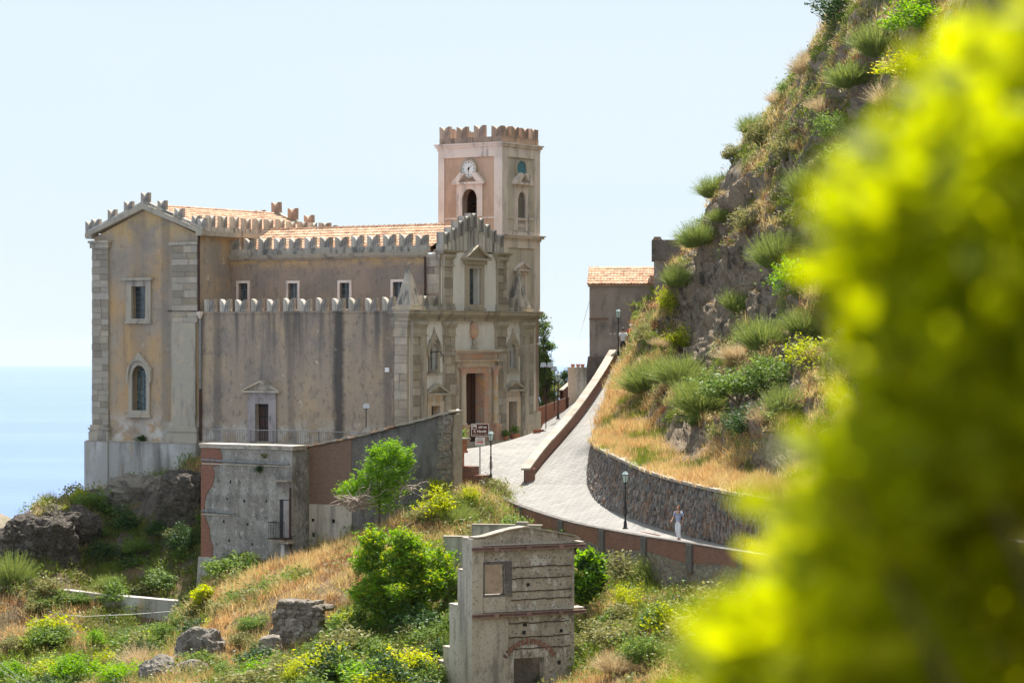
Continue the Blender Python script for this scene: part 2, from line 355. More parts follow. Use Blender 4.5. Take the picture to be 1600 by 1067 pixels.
V['portal'] = mat('portal_stone', (0.40,0.33,0.25), [((0.46,0.40,0.33), 1.4, (1,1,1), 0.45, 0.65), ((0.46,0.28,0.11), 1.6, (1,1,1), 0.52, 0.7), ((0.16,0.13,0.11), 4, (1,1,0.4), 0.5, 0.75, None, 0.6)], bmp=(14, 0.3, 0.02))
V['tower'] = mat('tower_plaster_bounce_tint', (0.45,0.31,0.225), [((0.33,0.225,0.165), 0.7, (1,1,0.5), 0.42, 0.66), ((0.46,0.32,0.23), 0.9, (1,1,0.4), 0.5, 0.7), ((0.22,0.165,0.135), 1.5, (1,1,0.08), 0.54, 0.74, None, 0.6)], bmp=(20, 0.25, 0.02))  # rose tone of reflected light put into the left face colour
V['tower2'] = mat('tower_plaster_grey', (0.44,0.385,0.315), [((0.32,0.285,0.235), 0.7, (1,1,0.5), 0.42, 0.66), ((0.25,0.21,0.175), 1.5, (1,1,0.08), 0.54, 0.74, None, 0.5)], bmp=(20, 0.25, 0.02))
V['trim'] = mat('tower_trim', (0.64,0.545,0.48), [((0.53,0.44,0.385), 0.9, (1,1,0.6), 0.45, 0.66), ((0.25,0.22,0.205), 2.0, (1,1,0.15), 0.52, 0.72), ((0.60,0.54,0.49), 3, (1,1,1), 0.5, 0.7, None, 0.6)], bmp=(18, 0.3, 0.02))
V['tile'] = mat('roof_tile', (0.47,0.275,0.175), [((0.55,0.385,0.27), 2.5, (1,1,1), 0.42, 0.66), ((0.33,0.17,0.10), 6, (1,1,1), 0.5, 0.7), ((0.20,0.13,0.09), 1.1, (1,1,1), 0.60, 0.75, None, 0.6)], bmp=(25, 0.3, 0.01))
def tile_var(m):
    nt = m.node_tree; b = nt.nodes['Principled BSDF']; src = b.inputs['Base Color'].links[0].from_socket
    vo = nt.nodes.new('ShaderNodeTexVoronoi'); vo.inputs['Scale'].default_value = 3.4; nt.links.new(coords(nt), vo.inputs['Vector'])
    sp = nt.nodes.new('ShaderNodeSeparateColor'); nt.links.new(vo.outputs['Color'], sp.inputs[0])
    c = mixc(nt, remap(nt, sp.outputs[0], 0.55, 0.95, 0, 0.75), src, (0.24,0.12,0.075)); c = mixc(nt, remap(nt, sp.outputs[1], 0.6, 1.0, 0, 0.7), c, (0.62,0.44,0.30))
    c = mixc(nt, remap(nt, noise(nt, coords(nt), 0.8, 6), 0.55, 0.7, 0, 0.55), c, (0.22,0.17,0.12)); nt.links.new(c, b.inputs['Base Color'])
tile_var(V['tile'])
V['glass'] = mat('window_glass', (0.035,0.05,0.06), [((0.10,0.13,0.15), 2.2, (1,1,0.6), 0.45, 0.65)], rough=0.12, spec=0.6)
V['glass_teal'] = mat('painted_disc_teal', (0.06,0.19,0.24), [((0.09,0.25,0.30), 3, (1,1,1), 0.45, 0.65)], rough=0.6)
V['glass2'] = mat('leaded_glass', (0.06,0.085,0.085), [((0.14,0.20,0.19), 6, (1,1,1), 0.45, 0.6), ((0.03,0.035,0.04), 9, (1,1,1), 0.5, 0.65)], rough=0.2, spec=0.6)
V['lead'] = mat('window_lead', (0.13,0.13,0.125), rough=0.7)
V['wood'] = mat('dark_wood', (0.055,0.028,0.02), [((0.09,0.04,0.028), 3, (1,1,0.15), 0.45, 0.7)], rough=0.6, bmp=(20, 0.3, 0.01, (1,1,0.1)))
V['door_black'] = mat('black_door_paint', (0.022,0.02,0.02), [((0.04,0.035,0.032), 4, (1,1,0.3), 0.45, 0.7)], rough=0.55)
V['frame_lilac'] = mat('door_surround_stone', (0.34,0.30,0.29), [((0.24,0.21,0.195), 2, (1,1,0.5), 0.45, 0.7), ((0.12,0.11,0.10), 3, (1,1,0.3), 0.55, 0.75)], bmp=(14, 0.3, 0.02))
V['clock'] = mat('clock_enamel', (0.78,0.77,0.74), [((0.65,0.63,0.6), 5, (1,1,1), 0.5, 0.75)], rough=0.4)
V['black'] = mat('black_paint', (0.015,0.015,0.016), rough=0.5)
V['iron'] = mat('black_iron', (0.018,0.018,0.02), [((0.05,0.035,0.025), 20, (1,1,1), 0.58, 0.75)], rough=0.45, spec=0.5)
V['rust'] = mat('rust_pipe', (0.06,0.035,0.028), [((0.11,0.06,0.04), 6, (1,1,0.3), 0.45, 0.7)], rough=0.8)
V['zinc'] = mat('grey_pipe', (0.22,0.23,0.235), [((0.10,0.09,0.085), 5, (1,1,0.3), 0.5, 0.7)], rough=0.5)
V['bronze'] = mat('bell_bronze', (0.07,0.06,0.045), [((0.10,0.12,0.09), 5, (1,1,1), 0.5, 0.7)], rough=0.4, metal=0.8)
V['rail'] = mat('galvanised_rail', (0.13,0.14,0.155), rough=0.5, metal=0.3)
# houses, walls, street
V['brick'] = brick_mat('red_brick', (0.33,0.11,0.065), (0.25,0.085,0.055), (0.25,0.20,0.165), grime=(0.30,0.16,0.11))
V['brick2'] = brick_mat('old_brick', (0.27,0.14,0.09), (0.20,0.105,0.075), (0.20,0.17,0.14), grime=(0.17,0.13,0.10), m_size=0.016)
V['brick_parapet'] = brick_mat('parapet_brick', (0.27,0.105,0.065), (0.20,0.08,0.052), (0.24,0.19,0.16), w=0.26, h=0.085, rot=(PI/2,0,0), grime=(0.15,0.09,0.07))
V['rough_plaster'] = mat('weathered_grey_render', (0.30,0.275,0.245), [((0.40,0.38,0.355), 0.7, (1,1,0.8), 0.45, 0.65), ((0.19,0.175,0.16), 1.0, (1,1,0.6), 0.45, 0.68), ((0.14,0.125,0.11), 5, (1,1,1), 0.52, 0.70, None, 0.7),
    ((0.45,0.43,0.40), 3.2, (1,1,0.7), 0.55, 0.66), ((0.08,0.07,0.06), 2.0, (1,1,0.8), 0.58, 0.66, None, 0.6), ((0.09,0.08,0.07), 11, (1,1,1), 0.54, 0.66, None, 0.75)], bmp=(9, 1.0, 0.14))
V['dark_render'] = mat('dark_grey_render', (0.155,0.14,0.128), [((0.22,0.185,0.15), 2.4, (1,1,0.8), 0.54, 0.66, None, 0.7), ((0.06,0.055,0.05), 8, (1,1,1), 0.55, 0.68, None, 0.7), ((0.21,0.195,0.185), 0.8, (1,1,0.6), 0.48, 0.7), ((0.08,0.075,0.07), 1.6, (1,1,0.4), 0.46, 0.7), ((0.28,0.25,0.22), 3, (1,1,1), 0.62, 0.72)], bmp=(7, 1.0, 0.16))
V['far_render'] = mat('old_house_render', (0.17,0.155,0.145), [((0.22,0.20,0.185), 0.9, (1,1,1), 0.45, 0.7), ((0.09,0.083,0.08), 1.3, (1,1,0.5), 0.48, 0.7), ((0.42,0.40,0.37), 0.75, (1,1,1), 0.64, 0.67)], bmp=(9, 0.7, 0.07))
V['concrete'] = mat('aged_concrete', (0.37,0.325,0.265), [((0.41,0.375,0.33), 0.7, (1,1,0.5), 0.45, 0.68), ((0.20,0.18,0.155), 1.4, (1,1,0.12), 0.50, 0.72), ((0.20,0.175,0.145), 2.5, (1,1,0.5), 0.54, 0.66, None, 0.7), ((0.13,0.115,0.10), 9, (1,1,1), 0.54, 0.68, None, 0.7)], bmp=(12, 0.6, 0.05))
V['ruin_render'] = mat('flaking_render', (0.38,0.33,0.27), [((0.29,0.25,0.205), 1.1, (1,1,0.8), 0.44, 0.62), ((0.52,0.49,0.45), 1.8, (1,1,0.7), 0.52, 0.62), ((0.17,0.15,0.13), 3.4, (1,1,0.6), 0.54, 0.68), ((0.09,0.08,0.07), 9, (1,1,1), 0.54, 0.66)], bmp=(7, 1.0, 0.16))
V['beam'] = mat('steel_primer_pink', (0.27,0.165,0.145), [((0.19,0.12,0.105), 2, (1,1,1), 0.45, 0.7), ((0.34,0.22,0.195), 5, (1,1,1), 0.55, 0.75)], rough=0.6)
V['hole'] = mat('void_shade', (0.03,0.027,0.024), rough=1.0)  # near-black colour stands for the shade inside holes
V['wire'] = mat('grey_wire', (0.5,0.5,0.5), rough=0.6)
V['rubble'] = rubble_mat('dark_rubble_stone', [(0.12,0.105,0.10),(0.20,0.175,0.155),(0.155,0.14,0.14),(0.27,0.235,0.20),(0.24,0.14,0.09),(0.10,0.09,0.085)], 3.4, (1.5,1.5,0.75), (0.16,0.135,0.115), grime=(0.20,0.135,0.085))
V['rubble2'] = rubble_mat('tan_rubble_stone', [(0.25,0.22,0.18),(0.34,0.30,0.25),(0.19,0.165,0.14),(0.30,0.25,0.19),(0.27,0.17,0.12)], 3.2, (1,1,1.5), (0.17,0.15,0.125))
V['rubble_stone'] = mat('rubble_stone', (0.20,0.17,0.14), [((0.28,0.24,0.19), 1.2, (1,1,1), 0.45, 0.65), ((0.10,0.085,0.072), 4, (1,1,1), 0.48, 0.68)], bmp=(9, 0.9, 0.1), rnd=0.3)
V['faded_red'] = mat('faded_red_paint', (0.36,0.17,0.13), rough=0.8)
V['capstone'] = mat('pale_cap_stone', (0.37,0.32,0.265), [((0.29,0.25,0.205), 1.3, (1,1,1), 0.42, 0.66), ((0.24,0.20,0.165), 4, (1,1,1), 0.54, 0.72)], bmp=(14, 0.4, 0.02), rnd=0.08)
V['copper'] = mat('terracotta', (0.40,0.17,0.10), [((0.48,0.25,0.16), 3, (1,1,1), 0.45, 0.7)], rough=0.85, rnd=0.12)
V['sign_brown'] = mat('sign_brown', (0.10,0.025,0.015), rough=0.4)
V['sign_white'] = mat('sign_white', (0.74,0.72,0.70), rough=0.45)
V['sign_red'] = mat('sign_red', (0.55,0.05,0.03), rough=0.5)
V['lamp_glass'] = mat('lantern_glass', (0.55,0.66,0.64), [((0.42,0.52,0.5), 3, (1,1,1), 0.45, 0.7)], rough=0.15, spec=0.5)
V['flood'] = mat('floodlight_housing', (0.45,0.46,0.47), rough=0.4, metal=0.3)
V['bark'] = mat('bark', (0.12,0.085,0.06), [((0.20,0.16,0.12), 6, (1,1,0.2), 0.45, 0.7)], bmp=(20, 0.6, 0.02, (1,1,0.2)))
V['deadwood'] = mat('dead_wood', (0.36,0.30,0.25), [((0.24,0.19,0.15), 6, (1,1,1), 0.45, 0.7)])
V['skin'] = mat('skin', (0.47,0.27,0.19), rough=0.55)
V['hair_red'] = mat('hair_auburn', (0.20,0.075,0.03), [((0.30,0.13,0.05), 40, (1,1,0.2), 0.45, 0.7)], rough=0.5)
V['hair_dark'] = mat('hair_dark', (0.03,0.02,0.015), rough=0.5)
V['shirt_blue'] = mat('shirt_light_blue', (0.36,0.40,0.55), [((0.28,0.31,0.45), 9, (1,1,0.6), 0.48, 0.7)], bmp=(12, 0.4, 0.03))
V['white_cloth'] = mat('white_cloth', (0.76,0.76,0.79), [((0.66,0.66,0.71), 8, (1,1,0.5), 0.48, 0.7)], bmp=(12, 0.4, 0.03))
V['navy'] = mat('navy_cloth', (0.02,0.035,0.075), rough=0.8)
V['dark_cloth'] = mat('dark_cloth', (0.03,0.03,0.035), rough=0.9)
V['red_cloth'] = mat('red_cloth', (0.55,0.07,0.06), [((0.40,0.04,0.04), 9, (1,1,0.5), 0.48, 0.7)], bmp=(12, 0.4, 0.03))
V['shoe'] = mat('shoe_leather', (0.25,0.23,0.22), rough=0.6)
# plants
V['lf_green'] = leaf_mat('leaf_bright_green', (0.08,0.19,0.014), (0.17,0.28,0.024), 0.45)
V['lf_mid'] = leaf_mat('leaf_mid_green', (0.07,0.125,0.026), (0.13,0.185,0.042), 0.38)
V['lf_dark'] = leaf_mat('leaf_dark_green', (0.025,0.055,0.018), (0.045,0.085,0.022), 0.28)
V['lf_broom'] = leaf_mat('broom_stem_green', (0.10,0.155,0.045), (0.22,0.25,0.065), 0.28)
V['lf_olive'] = leaf_mat('leaf_olive', (0.13,0.14,0.05), (0.20,0.19,0.07), 0.32)
V['lf_yellow'] = leaf_mat('leaf_yellow_green', (0.20,0.25,0.022), (0.31,0.33,0.03), 0.45)
V['lf_pale'] = leaf_mat('stem_pale_straw', (0.32,0.26,0.15), (0.42,0.34,0.20), 0.28, tint=(0.25,0.20,0.10))
V['lf_flower'] = leaf_mat('flower_yellow', (0.60,0.42,0.02), (0.68,0.50,0.04), 0.3, tint=(0.6,0.4,0.02))
V['lf_near'] = leaf_mat('leaf_lime', (0.31,0.36,0.003), (0.48,0.50,0.004), 0.68, tint=(0.20,0.27,0.003))
V['gr_dry'] = leaf_mat('grass_dry', (0.42,0.29,0.12), (0.53,0.41,0.20), 0.34, tint=(0.36,0.22,0.09))
V['gr_straw'] = leaf_mat('grass_straw', (0.44,0.35,0.15), (0.54,0.45,0.22), 0.34, tint=(0.33,0.26,0.09))
V['gr_rust'] = leaf_mat('grass_rust', (0.25,0.135,0.06), (0.34,0.20,0.09), 0.25, tint=(0.18,0.10,0.045))
V['gr_green'] = leaf_mat('grass_green', (0.10,0.15,0.022), (0.20,0.23,0.035), 0.36, tint=(0.09,0.12,0.025))
# ground
def ground_mat(name, soil, rock_cols, lo, hi, bstr=0.9):
    m, nt, N, L, b = new_mat(name)
    ge = N.new('ShaderNodeNewGeometry'); sp = N.new('ShaderNodeSeparateXYZ'); L.new(ge.outputs['True Normal'], sp.inputs[0])
    v = coords(nt, (1,1,1)); vz = coords(nt, (1.0,1.0,0.45), rot=(0.3,0.5,0))
    n1 = noise(nt, vz, 0.5, 10, 0.68, 0.6); n2 = noise(nt, vz, 2.4, 9, 0.72, 0.4)
    rk = mixc(nt, remap(nt, n1, 0.36, 0.62), rock_cols[0], rock_cols[1])
    rk = mixc(nt, remap(nt, n2, 0.48, 0.72), rk, rock_cols[2])
    rk = mixc(nt, remap(nt, noise(nt, vz, 1.0, 8, 0.7, 1.2), 0.54, 0.64), rk, rock_cols[3])
    vc = N.new('ShaderNodeTexVoronoi'); vc.feature = 'DISTANCE_TO_EDGE'; vc.inputs['Scale'].default_value = 0.9
    ad = N.new('ShaderNodeVectorMath'); ad.operation = 'MULTIPLY_ADD'; wn_ = N.new('ShaderNodeTexNoise'); wn_.inputs['Scale'].default_value = 1.4; wn_.inputs['Detail'].default_value = 5; L.new(vz, wn_.inputs['Vector'])
    L.new(wn_.outputs['Color'], ad.inputs[0]); ad.inputs[1].default_value = (0.9,)*3; L.new(vz, ad.inputs[2]); L.new(ad.outputs[0], vc.inputs['Vector'])
    crack = remap(nt, math2(nt, 'ADD', vc.outputs['Distance'], math2(nt, 'MULTIPLY', noise(nt, vz, 3.0, 5), 0.06)), 0.02, 0.075, 0.45, 1.0); rk = mixc(nt, crack, rock_cols[3], rk)
    rk = mixc(nt, remap(nt, noise(nt, vz, 7, 8, 0.75), 0.5, 0.7, 0, 0.6), rk, rock_cols[3])
    so = mixc(nt, remap(nt, noise(nt, v, 0.6, 7), 0.4, 0.65), soil[0], soil[1])
    so = mixc(nt, remap(nt, noise(nt, v, 5, 5), 0.5, 0.72), so, soil[2])
    slope = math2(nt, 'ADD', sp.outputs['Z'], math2(nt, 'MULTIPLY', math2(nt, 'SUBTRACT', noise(nt, v, 1.2, 6), 0.5), 0.55))
    c = mixc(nt, remap(nt, slope, lo, hi), rk, so)
    L.new(c, b.inputs['Base Color']); b.inputs['Roughness'].default_value = 0.97; b.inputs['Specular IOR Level'].default_value = 0.15
    bump(nt, b, math2(nt, 'ADD', math2(nt, 'MULTIPLY', crack, 0.12), math2(nt, 'ADD', n1, n2)), bstr, 0.4); return m
V['hill'] = ground_mat('hillside_earth', [(0.22,0.15,0.085),(0.16,0.125,0.06),(0.26,0.20,0.10)], [(0.20,0.175,0.15),(0.15,0.125,0.105),(0.27,0.24,0.205),(0.09,0.08,0.07)], 0.45, 0.75)
V['cliff'] = ground_mat('cliff_rock', [(0.25,0.165,0.09),(0.18,0.135,0.07),(0.30,0.21,0.11)], [(0.37,0.29,0.205),(0.28,0.23,0.175),(0.46,0.40,0.32),(0.11,0.092,0.075)], 0.62, 0.95, 1.0)
V['boulder'] = ground_mat('boulder_rock', [(0.27,0.24,0.205),(0.22,0.19,0.16),(0.31,0.275,0.235)], [(0.23,0.205,0.18),(0.17,0.15,0.13),(0.30,0.275,0.245),(0.09,0.08,0.075)], 0.2, 0.6, 0.8)
V['outcrop'] = rubble_mat('outcrop_stone', [(0.11,0.093,0.08),(0.17,0.145,0.12),(0.13,0.113,0.097),(0.205,0.175,0.145),(0.09,0.078,0.066)], 2.4, (1,1,1.6), (0.10,0.085,0.072), 1.0, 0.2)
V['farhill'] = ground_mat('far_slope', [(0.24,0.19,0.14),(0.15,0.15,0.10),(0.28,0.23,0.17)], [(0.22,0.2,0.17),(0.18,0.17,0.15),(0.3,0.27,0.23),(0.1,0.11,0.07)], 0.3, 0.6, 0.5)
def paving():
    m, nt, N, L, b = new_mat('grey_paving')
    v = coords(nt, (1,1,1), 'Object', (0, 0, R(-28)))
    br = N.new('ShaderNodeTexBrick'); L.new(v, br.inputs['Vector']); br.inputs['Scale'].default_value = 1.0
    br.inputs['Brick Width'].default_value = 0.55; br.inputs['Row Height'].default_value = 0.30; br.inputs['Mortar Size'].default_value = 0.03
    br.inputs['Color1'].default_value = (0.285,0.272,0.255,1); br.inputs['Color2'].default_value = (0.225,0.215,0.20,1); br.inputs['Mortar'].default_value = (0.18,0.171,0.157,1)
    c = mixc(nt, remap(nt, noise(nt, coords(nt), 0.5, 6), 0.42, 0.68, 0, 0.45), br.outputs['Color'], (0.31,0.293,0.265))
    c = mixc(nt, remap(nt, noise(nt, coords(nt), 1.6, 7), 0.5, 0.72, 0, 0.5), c, (0.17,0.16,0.145))
    L.new(c, b.inputs['Base Color']); b.inputs['Roughness'].default_value = 0.85; b.inputs['Specular IOR Level'].default_value = 0.3
    bump(nt, b, math2(nt, 'ADD', math2(nt, 'MULTIPLY', br.outputs['Fac'], -1.0), noise(nt, coords(nt), 14, 5)), 0.5, 0.02); return m
V['paving'] = paving()
def sea_mat():
    m, nt, N, L, b = new_mat('sea_water')
    b.inputs['Base Color'].default_value = (0.085,0.195,0.36,1); b.inputs['Roughness'].default_value = 0.28; b.inputs['IOR'].default_value = 1.33
    n1 = noise(nt, coords(nt, (1,1,1)), 0.02, 6, 0.6); bump(nt, b, n1, 0.6, 8.0)
    st = noise(nt, coords(nt, (0.25,1.6,1), rot=(0,0,0.2)), 0.0009, 7, 0.6, 0.5); L.new(mixc(nt, remap(nt, st, 0.42, 0.64), (0.095,0.165,0.345), (0.115,0.19,0.375)), b.inputs['Base Color'])
    return m
V['sea'] = sea_mat()
# ------------------------------------------------------------------ terrain: sea, far slope, hillside, cliff
def grid_faces(nr, nc):
    i = np.arange(nr-1)[:, None]*nc+np.arange(nc-1)[None, :]
    return np.stack([i, i+1, i+nc+1, i+nc], -1).reshape(-1, 4)

def build_sea():
    rs = np.concatenate([[0], np.geomspace(400, 110000, 70)]); th = np.linspace(0, 2*PI, 97)[:-1]
    v = [(0, 0, -290)]
    for r in rs[1:]:
        for t in th: v.append((r*math.sin(t), r*math.cos(t), -290-r*r/(2*6371000.0)))
    n = len(th); f = []
    for k in range(n): f.append((0, 1+(k+1) % n, 1+k, 1+k))
    v = np.array(v); F = []
    for i in range(len(rs)-2):
        for k in range(n):
            a = 1+i*n+k; b = 1+i*n+(k+1) % n; F.append((a, b, b+n, a+n))
    o = link('sea', np_mesh('sea', v, F, V['sea'], True)); tag(o, 'pale blue sea reaching to the hazy horizon', 'sea', kind='structure')
build_sea()

def build_far_slope():                                       # coastal slope far behind, falling to the shore
    nx, ny = 90, 60
    X = np.linspace(-320, -60, nx); Y = np.linspace(420, 760, ny); gx, gy = np.meshgrid(X, Y)
    px = gx/gy*FPX+CX
    p = np.stack([gx.ravel(), gy.ravel(), gx.ravel()*0], -1)
    n = fbm(p, 0.02, 5, 0.55, 5).reshape(gx.shape)
    ridge = -38.5-np.clip((gx+112)*0.40, -30, 60)-np.abs(gy-560)*0.30
    z = ridge+n*7
    o = link('far_slope', np_mesh('far_slope', np.stack([gx, gy, z], -1).reshape(-1, 3), grid_faces(ny, nx), V['farhill'], True))
    tag(o, 'hazy scrub-covered coastal slope far beyond the stone outcrop', 'hill', kind='structure')
build_far_slope()

# control points of the natural ground (seen at px, py, standing D away) with cover: 0 dry .. 1 green
HC = [(140,778,167,.6),(200,768,164.5,.5),(250,753,163,.4),(310,742,161,.4),(230,805,160,.6),(150,812,161.5,.7),(90,802,160,.5),(60,808,159,.4),
 (300,862,155.5,.95),(200,875,156.5,.95),(110,885,156,.7),(60,905,154.5,.35),(10,885,157,.5),(-40,900,157,.5),(0,924,153.5,.5),(0,938,151.5,.3),(100,948,151.5,.4),(200,958,151,.8),(300,966,149,.85),
 (0,985,148.5,.0),(70,985,148.5,.1),(150,1005,146.5,.5),(250,1000,145.5,.45),(0,1067,140,1),(150,1067,138,1),(60,1040,142.5,.9),(240,1060,137,.8),
 (330,897,148.5,.4),(450,897,148.5,.3),(340,925,144,.3),(430,885,142.5,.1),(520,868,141.5,.0),(560,850,141.5,.0),(470,936,131,.2),(400,925,138,.3),(520,940,130.5,.3),
 (480,872,146,.2),(560,852,145.5,.2),(640,800,145,.4),(700,768,144.5,.5),(735,770,144,.5),(700,795,140.5,.5),(640,832,140,.4),(600,852,139.5,.3),
 (560,965,128,.7),(640,990,125,.8),(700,930,127,.6),(540,1015,122.5,.6),(470,1045,124,.7),(415,1040,124,.6),(425,990,129.5,.3),(350,985,131,.2),(300,1000,132,.2),(380,1067,119,.4),
 (300,1067,122,.4),(450,1067,116,.6),(600,1067,112,.8),(690,1095,111,.7),(800,1130,111,.5),(740,1115,113.5,.5),(850,1110,113,.5),(910,1062,112,.3),(1000,1000,114.5,.5),(1100,1000,111,.6),(950,1067,106,.2),(1100,1067,103,.5),
 (900,955,121.5,.5),(950,950,121,.5),(1000,945,120,.5),(1060,945,117.5,.6),(1120,965,113,.6),(1250,1000,105,.6),(820,925,124,.4),(760,865,132,.5),(740,815,140,.5),
 (1400,1067,95,.5),(1550,1100,88,.5)]
hx = []; hc = []
for px, py, D, g in HC: hx.append(P(px, py, D)); hc.append(g)
for q in [(-20,0,-1.75),(0,0,-1.75),(20,0,-1.75),(-30,-14,-1.0),(30,-14,-1.0),(0,5,-1.9),(-12,8,-2.6),(12,8,-2.2),(0,20,-7),(-25,22,-9),(25,22,-7),(0,45,-15),(-30,50,-18),(30,50,-13),
          (0,75,-18.5),(-25,80,-21),(25,75,-15),(0,95,-17),(-20,105,-19),(20,92,-14.5),(40,80,-13),
          (-42,150,-21),(-36,160,-17),(-40,166,-20),(-48,130,-27),(-50,165,-24),(-40,175,-20),(-34,185,-22),(-50,200,-40),(-20,200,-24),(0,205,-18),(10,195,-10),(18,190,-6),(0,186,-9),(-12,188,-14),(-70,120,-40),(-70,180,-45),(0,240,-50),(-50,240,-60),(40,240,-40),(30,200,-8),(60,180,-10),(60,120,-12)]:
    hx.append(q); hc.append(0.5)
# ground hidden under the church, the terraces, the houses and the street stays well below them
for q in [(-20,170,-11),(-14,172,-9),(-8,172,-8.5),(-2,172,-8),(-10,160,-9),(-5,160,-9.2),(-2,157,-9.4),(2,160,-8),(-14,152,-11),(-10,150,-10.5),(-6,150,-9.6),(4,160,-7.5),(6,168,-5.5),(2,178,-7),(8,180,-4.5),
          (3,140,-10.6),(5,135,-11.5),(7,130,-12),(9,124,-12),(10,118,-12),(12,110,-12),(6,145,-9.8),(8,140,-10),(14,130,-10),(14,150,-6),(20,140,-8),(22,160,-5),(20,120,-11),(26,100,-12)]:
    hx.append(q); hc.append(0.5)
HX = np.array(hx); HG = np.array(hc)
def tps(xy, ctr, val, lam=0.02):
    def U(d2): return np.where(d2 > 1e-9, d2*np.log(d2+1e-12), 0.0)
    c = ctr/30.0; n = len(c); d2 = ((c[:, None]-c[None])**2).sum(-1)
    A = np.zeros((n+3, n+3)); A[:n,:n] = U(d2)+lam*np.eye(n)*0.05; A[:n,n] = 1; A[:n,n+1:] = c; A[n,:n] = 1; A[n+1:,:n] = c.T
    w = np.linalg.solve(A, np.concatenate([val, [0,0,0]]))
    def ev(q):
        q = q/30.0; out = []
        for i in range(0, len(q), 20000):
            s = q[i:i+20000]; out.append(U(((s[:, None]-c[None])**2).sum(-1))@w[:n]+w[n]+s@w[n+1:])
        return np.concatenate(out)
    return ev
h_ev = tps(None, HX[:, :2], HX[:, 2])
def h_cover(q):
    d = ((q[:, None]-HX[None, :, :2])**2).sum(-1)+0.4; w = 1/d**1.6; return (w*HG).sum(1)/w.sum(1)
def h_smooth(q): return h_ev(np.asarray(q, float))
ys = np.concatenate([np.linspace(-14, 92, 60), np.linspace(92.35, 172, 228), np.linspace(173, 240, 45)])
xs = np.concatenate([np.linspace(-75, -36.4, 30), np.linspace(-36, 24, 172), np.linspace(24.8, 62, 30)])
gx, gy = np.meshgrid(xs, ys); q = np.stack([gx.ravel(), gy.ravel()], -1)
hz = h_smooth(q)
p3 = np.stack([q[:,0], q[:,1], hz*0.6], -1)
amp = np.clip((q[:,1]-60)/40, 0.1, 1)
rough = fbm(p3, 0.35, 5, 0.55, 3)*0.55+fbm(p3, 1.6, 3, 0.5, 9)*0.13
# rocky knuckles under the transept and at the outcrop on the left
def blob(cx, cy, r): return np.exp(-(((q[:,0]-cx)**2+(q[:,1]-cy)**2)/(r*r)))
rk = np.maximum.reduce([blob(*P(240,790,159)[:2], 5.5), blob(*P(60,840,153)[:2], 4.0), blob(*P(150,815,158)[:2], 4.5)])
rough += rk*(fbm(p3, 0.5, 5, 0.55, 21, True)*1.5)
hz = hz+rough*amp
HV = np.stack([q[:,0], q[:,1], hz], -1)
o = link('hillside', np_mesh('hillside', HV, grid_faces(len(ys), len(xs)), V['hill'], True))
tag(o, 'steep earth hillside below the church and street', 'hillside', kind='structure')

# cliff: a control net of seven rows from the street edge up to the ridge and down its back
CN = [
 [(985,540,172),(968,562,165.5),(955,600,160),(942,640,155),(932,664,151.5),(926,682,149),(930,697,143.6),(957,712,137.4),(1020,740,130.4),(1100,762,123.4),(1180,778,116.6),(1300,800,108),(1450,825,99),(1650,860,88)],
 [(1003,527,173),(996,542,168),(990,562,163),(994,594,157.5),(1004,624,153.5),(1012,648,150.5),(1022,670,147),(1048,696,142),(1088,714,136),(1142,727,130),(1202,737,124),(1330,747,115),(1480,770,106),(1680,800,94)],
 [(1018,514,174),(1014,526,170),(1018,544,165.5),(1032,562,161),(1048,582,157.5),(1062,600,154.5),(1074,620,151.5),(1098,642,147.5),(1132,656,142.5),(1180,656,137),(1236,652,131),(1350,662,122),(1500,680,112),(1700,700,99)],
 [(1036,504,175),(1038,508,171.5),(1050,513,168),(1064,516,164.5),(1080,520,161),(1094,526,158),(1108,532,155),(1132,543,152),(1166,548,148),(1214,542,143.5),(1270,532,138),(1376,542,129),(1520,550,118),(1720,560,104)],
 [(1058,490,176),(1064,482,173),(1078,468,170),(1094,450,167.5),(1110,434,165),(1124,420,162.5),(1138,408,160),(1164,398,157),(1198,388,153.5),(1244,372,149),(1304,362,143.5),(1406,362,134),(1540,360,122),(1740,360,108)],
 [(1080,466,178),(1090,436,175.5),(1106,394,173),(1120,350,171),(1134,308,169),(1156,262,167),(1186,216,165),(1218,176,163),(1258,118,160.5),(1306,42,157.5),(1364,-56,153),(1460,-165,144),(1590,-260,131),(1800,-300,114)],
 [(1105,480,186),(1125,450,185),(1150,405,184),(1178,352,183),(1200,308,182),(1228,264,181),(1264,212,180),(1302,162,179),(1348,100,177),(1405,18,174),(1465,-80,170),(1570,-185,160),(1715,-270,146),(1940,-310,126)],
 [(1120,690,205),(1150,670,205),(1190,640,205),(1230,605,205),(1260,560,204),(1290,520,204),(1330,460,203),(1370,400,202),(1430,320,200),(1490,220,198),(1550,90,195),(1680,-50,184),(1860,-200,168),(2100,-260,146)]]
CN = np.array([[P(*c) for c in r] for r in CN])
def catmull(A, m):                                           # along axis 0
    n = A.shape[0]; t = np.linspace(0, n-1, m); i = np.clip(np.floor(t).astype(int), 0, n-2); f = (t-i).reshape(-1, *([1]*(A.ndim-1)))
    g = lambda k: A[np.clip(i+k, 0, n-1)]
    p0, p1, p2, p3_ = g(-1), g(0), g(1), g(2)
    return 0.5*((2*p1)+(-p0+p2)*f+(2*p0-5*p1+4*p2-p3_)*f*f+(-p0+3*p1-3*p2+p3_)*f**3)
NR, NCc = 250, 330
net = catmull(catmull(CN, NR).transpose(1,0,2), NCc).transpose(1,0,2)
du = np.gradient(net, axis=1); dv = np.gradient(net, axis=0)
nrm = np.cross(du, dv); nrm /= np.linalg.norm(nrm, axis=-1, keepdims=True)+1e-9
nrm *= np.where((nrm*np.array([-0.3,-0.9,0.4])).sum(-1, keepdims=True) < 0, -1, 1)
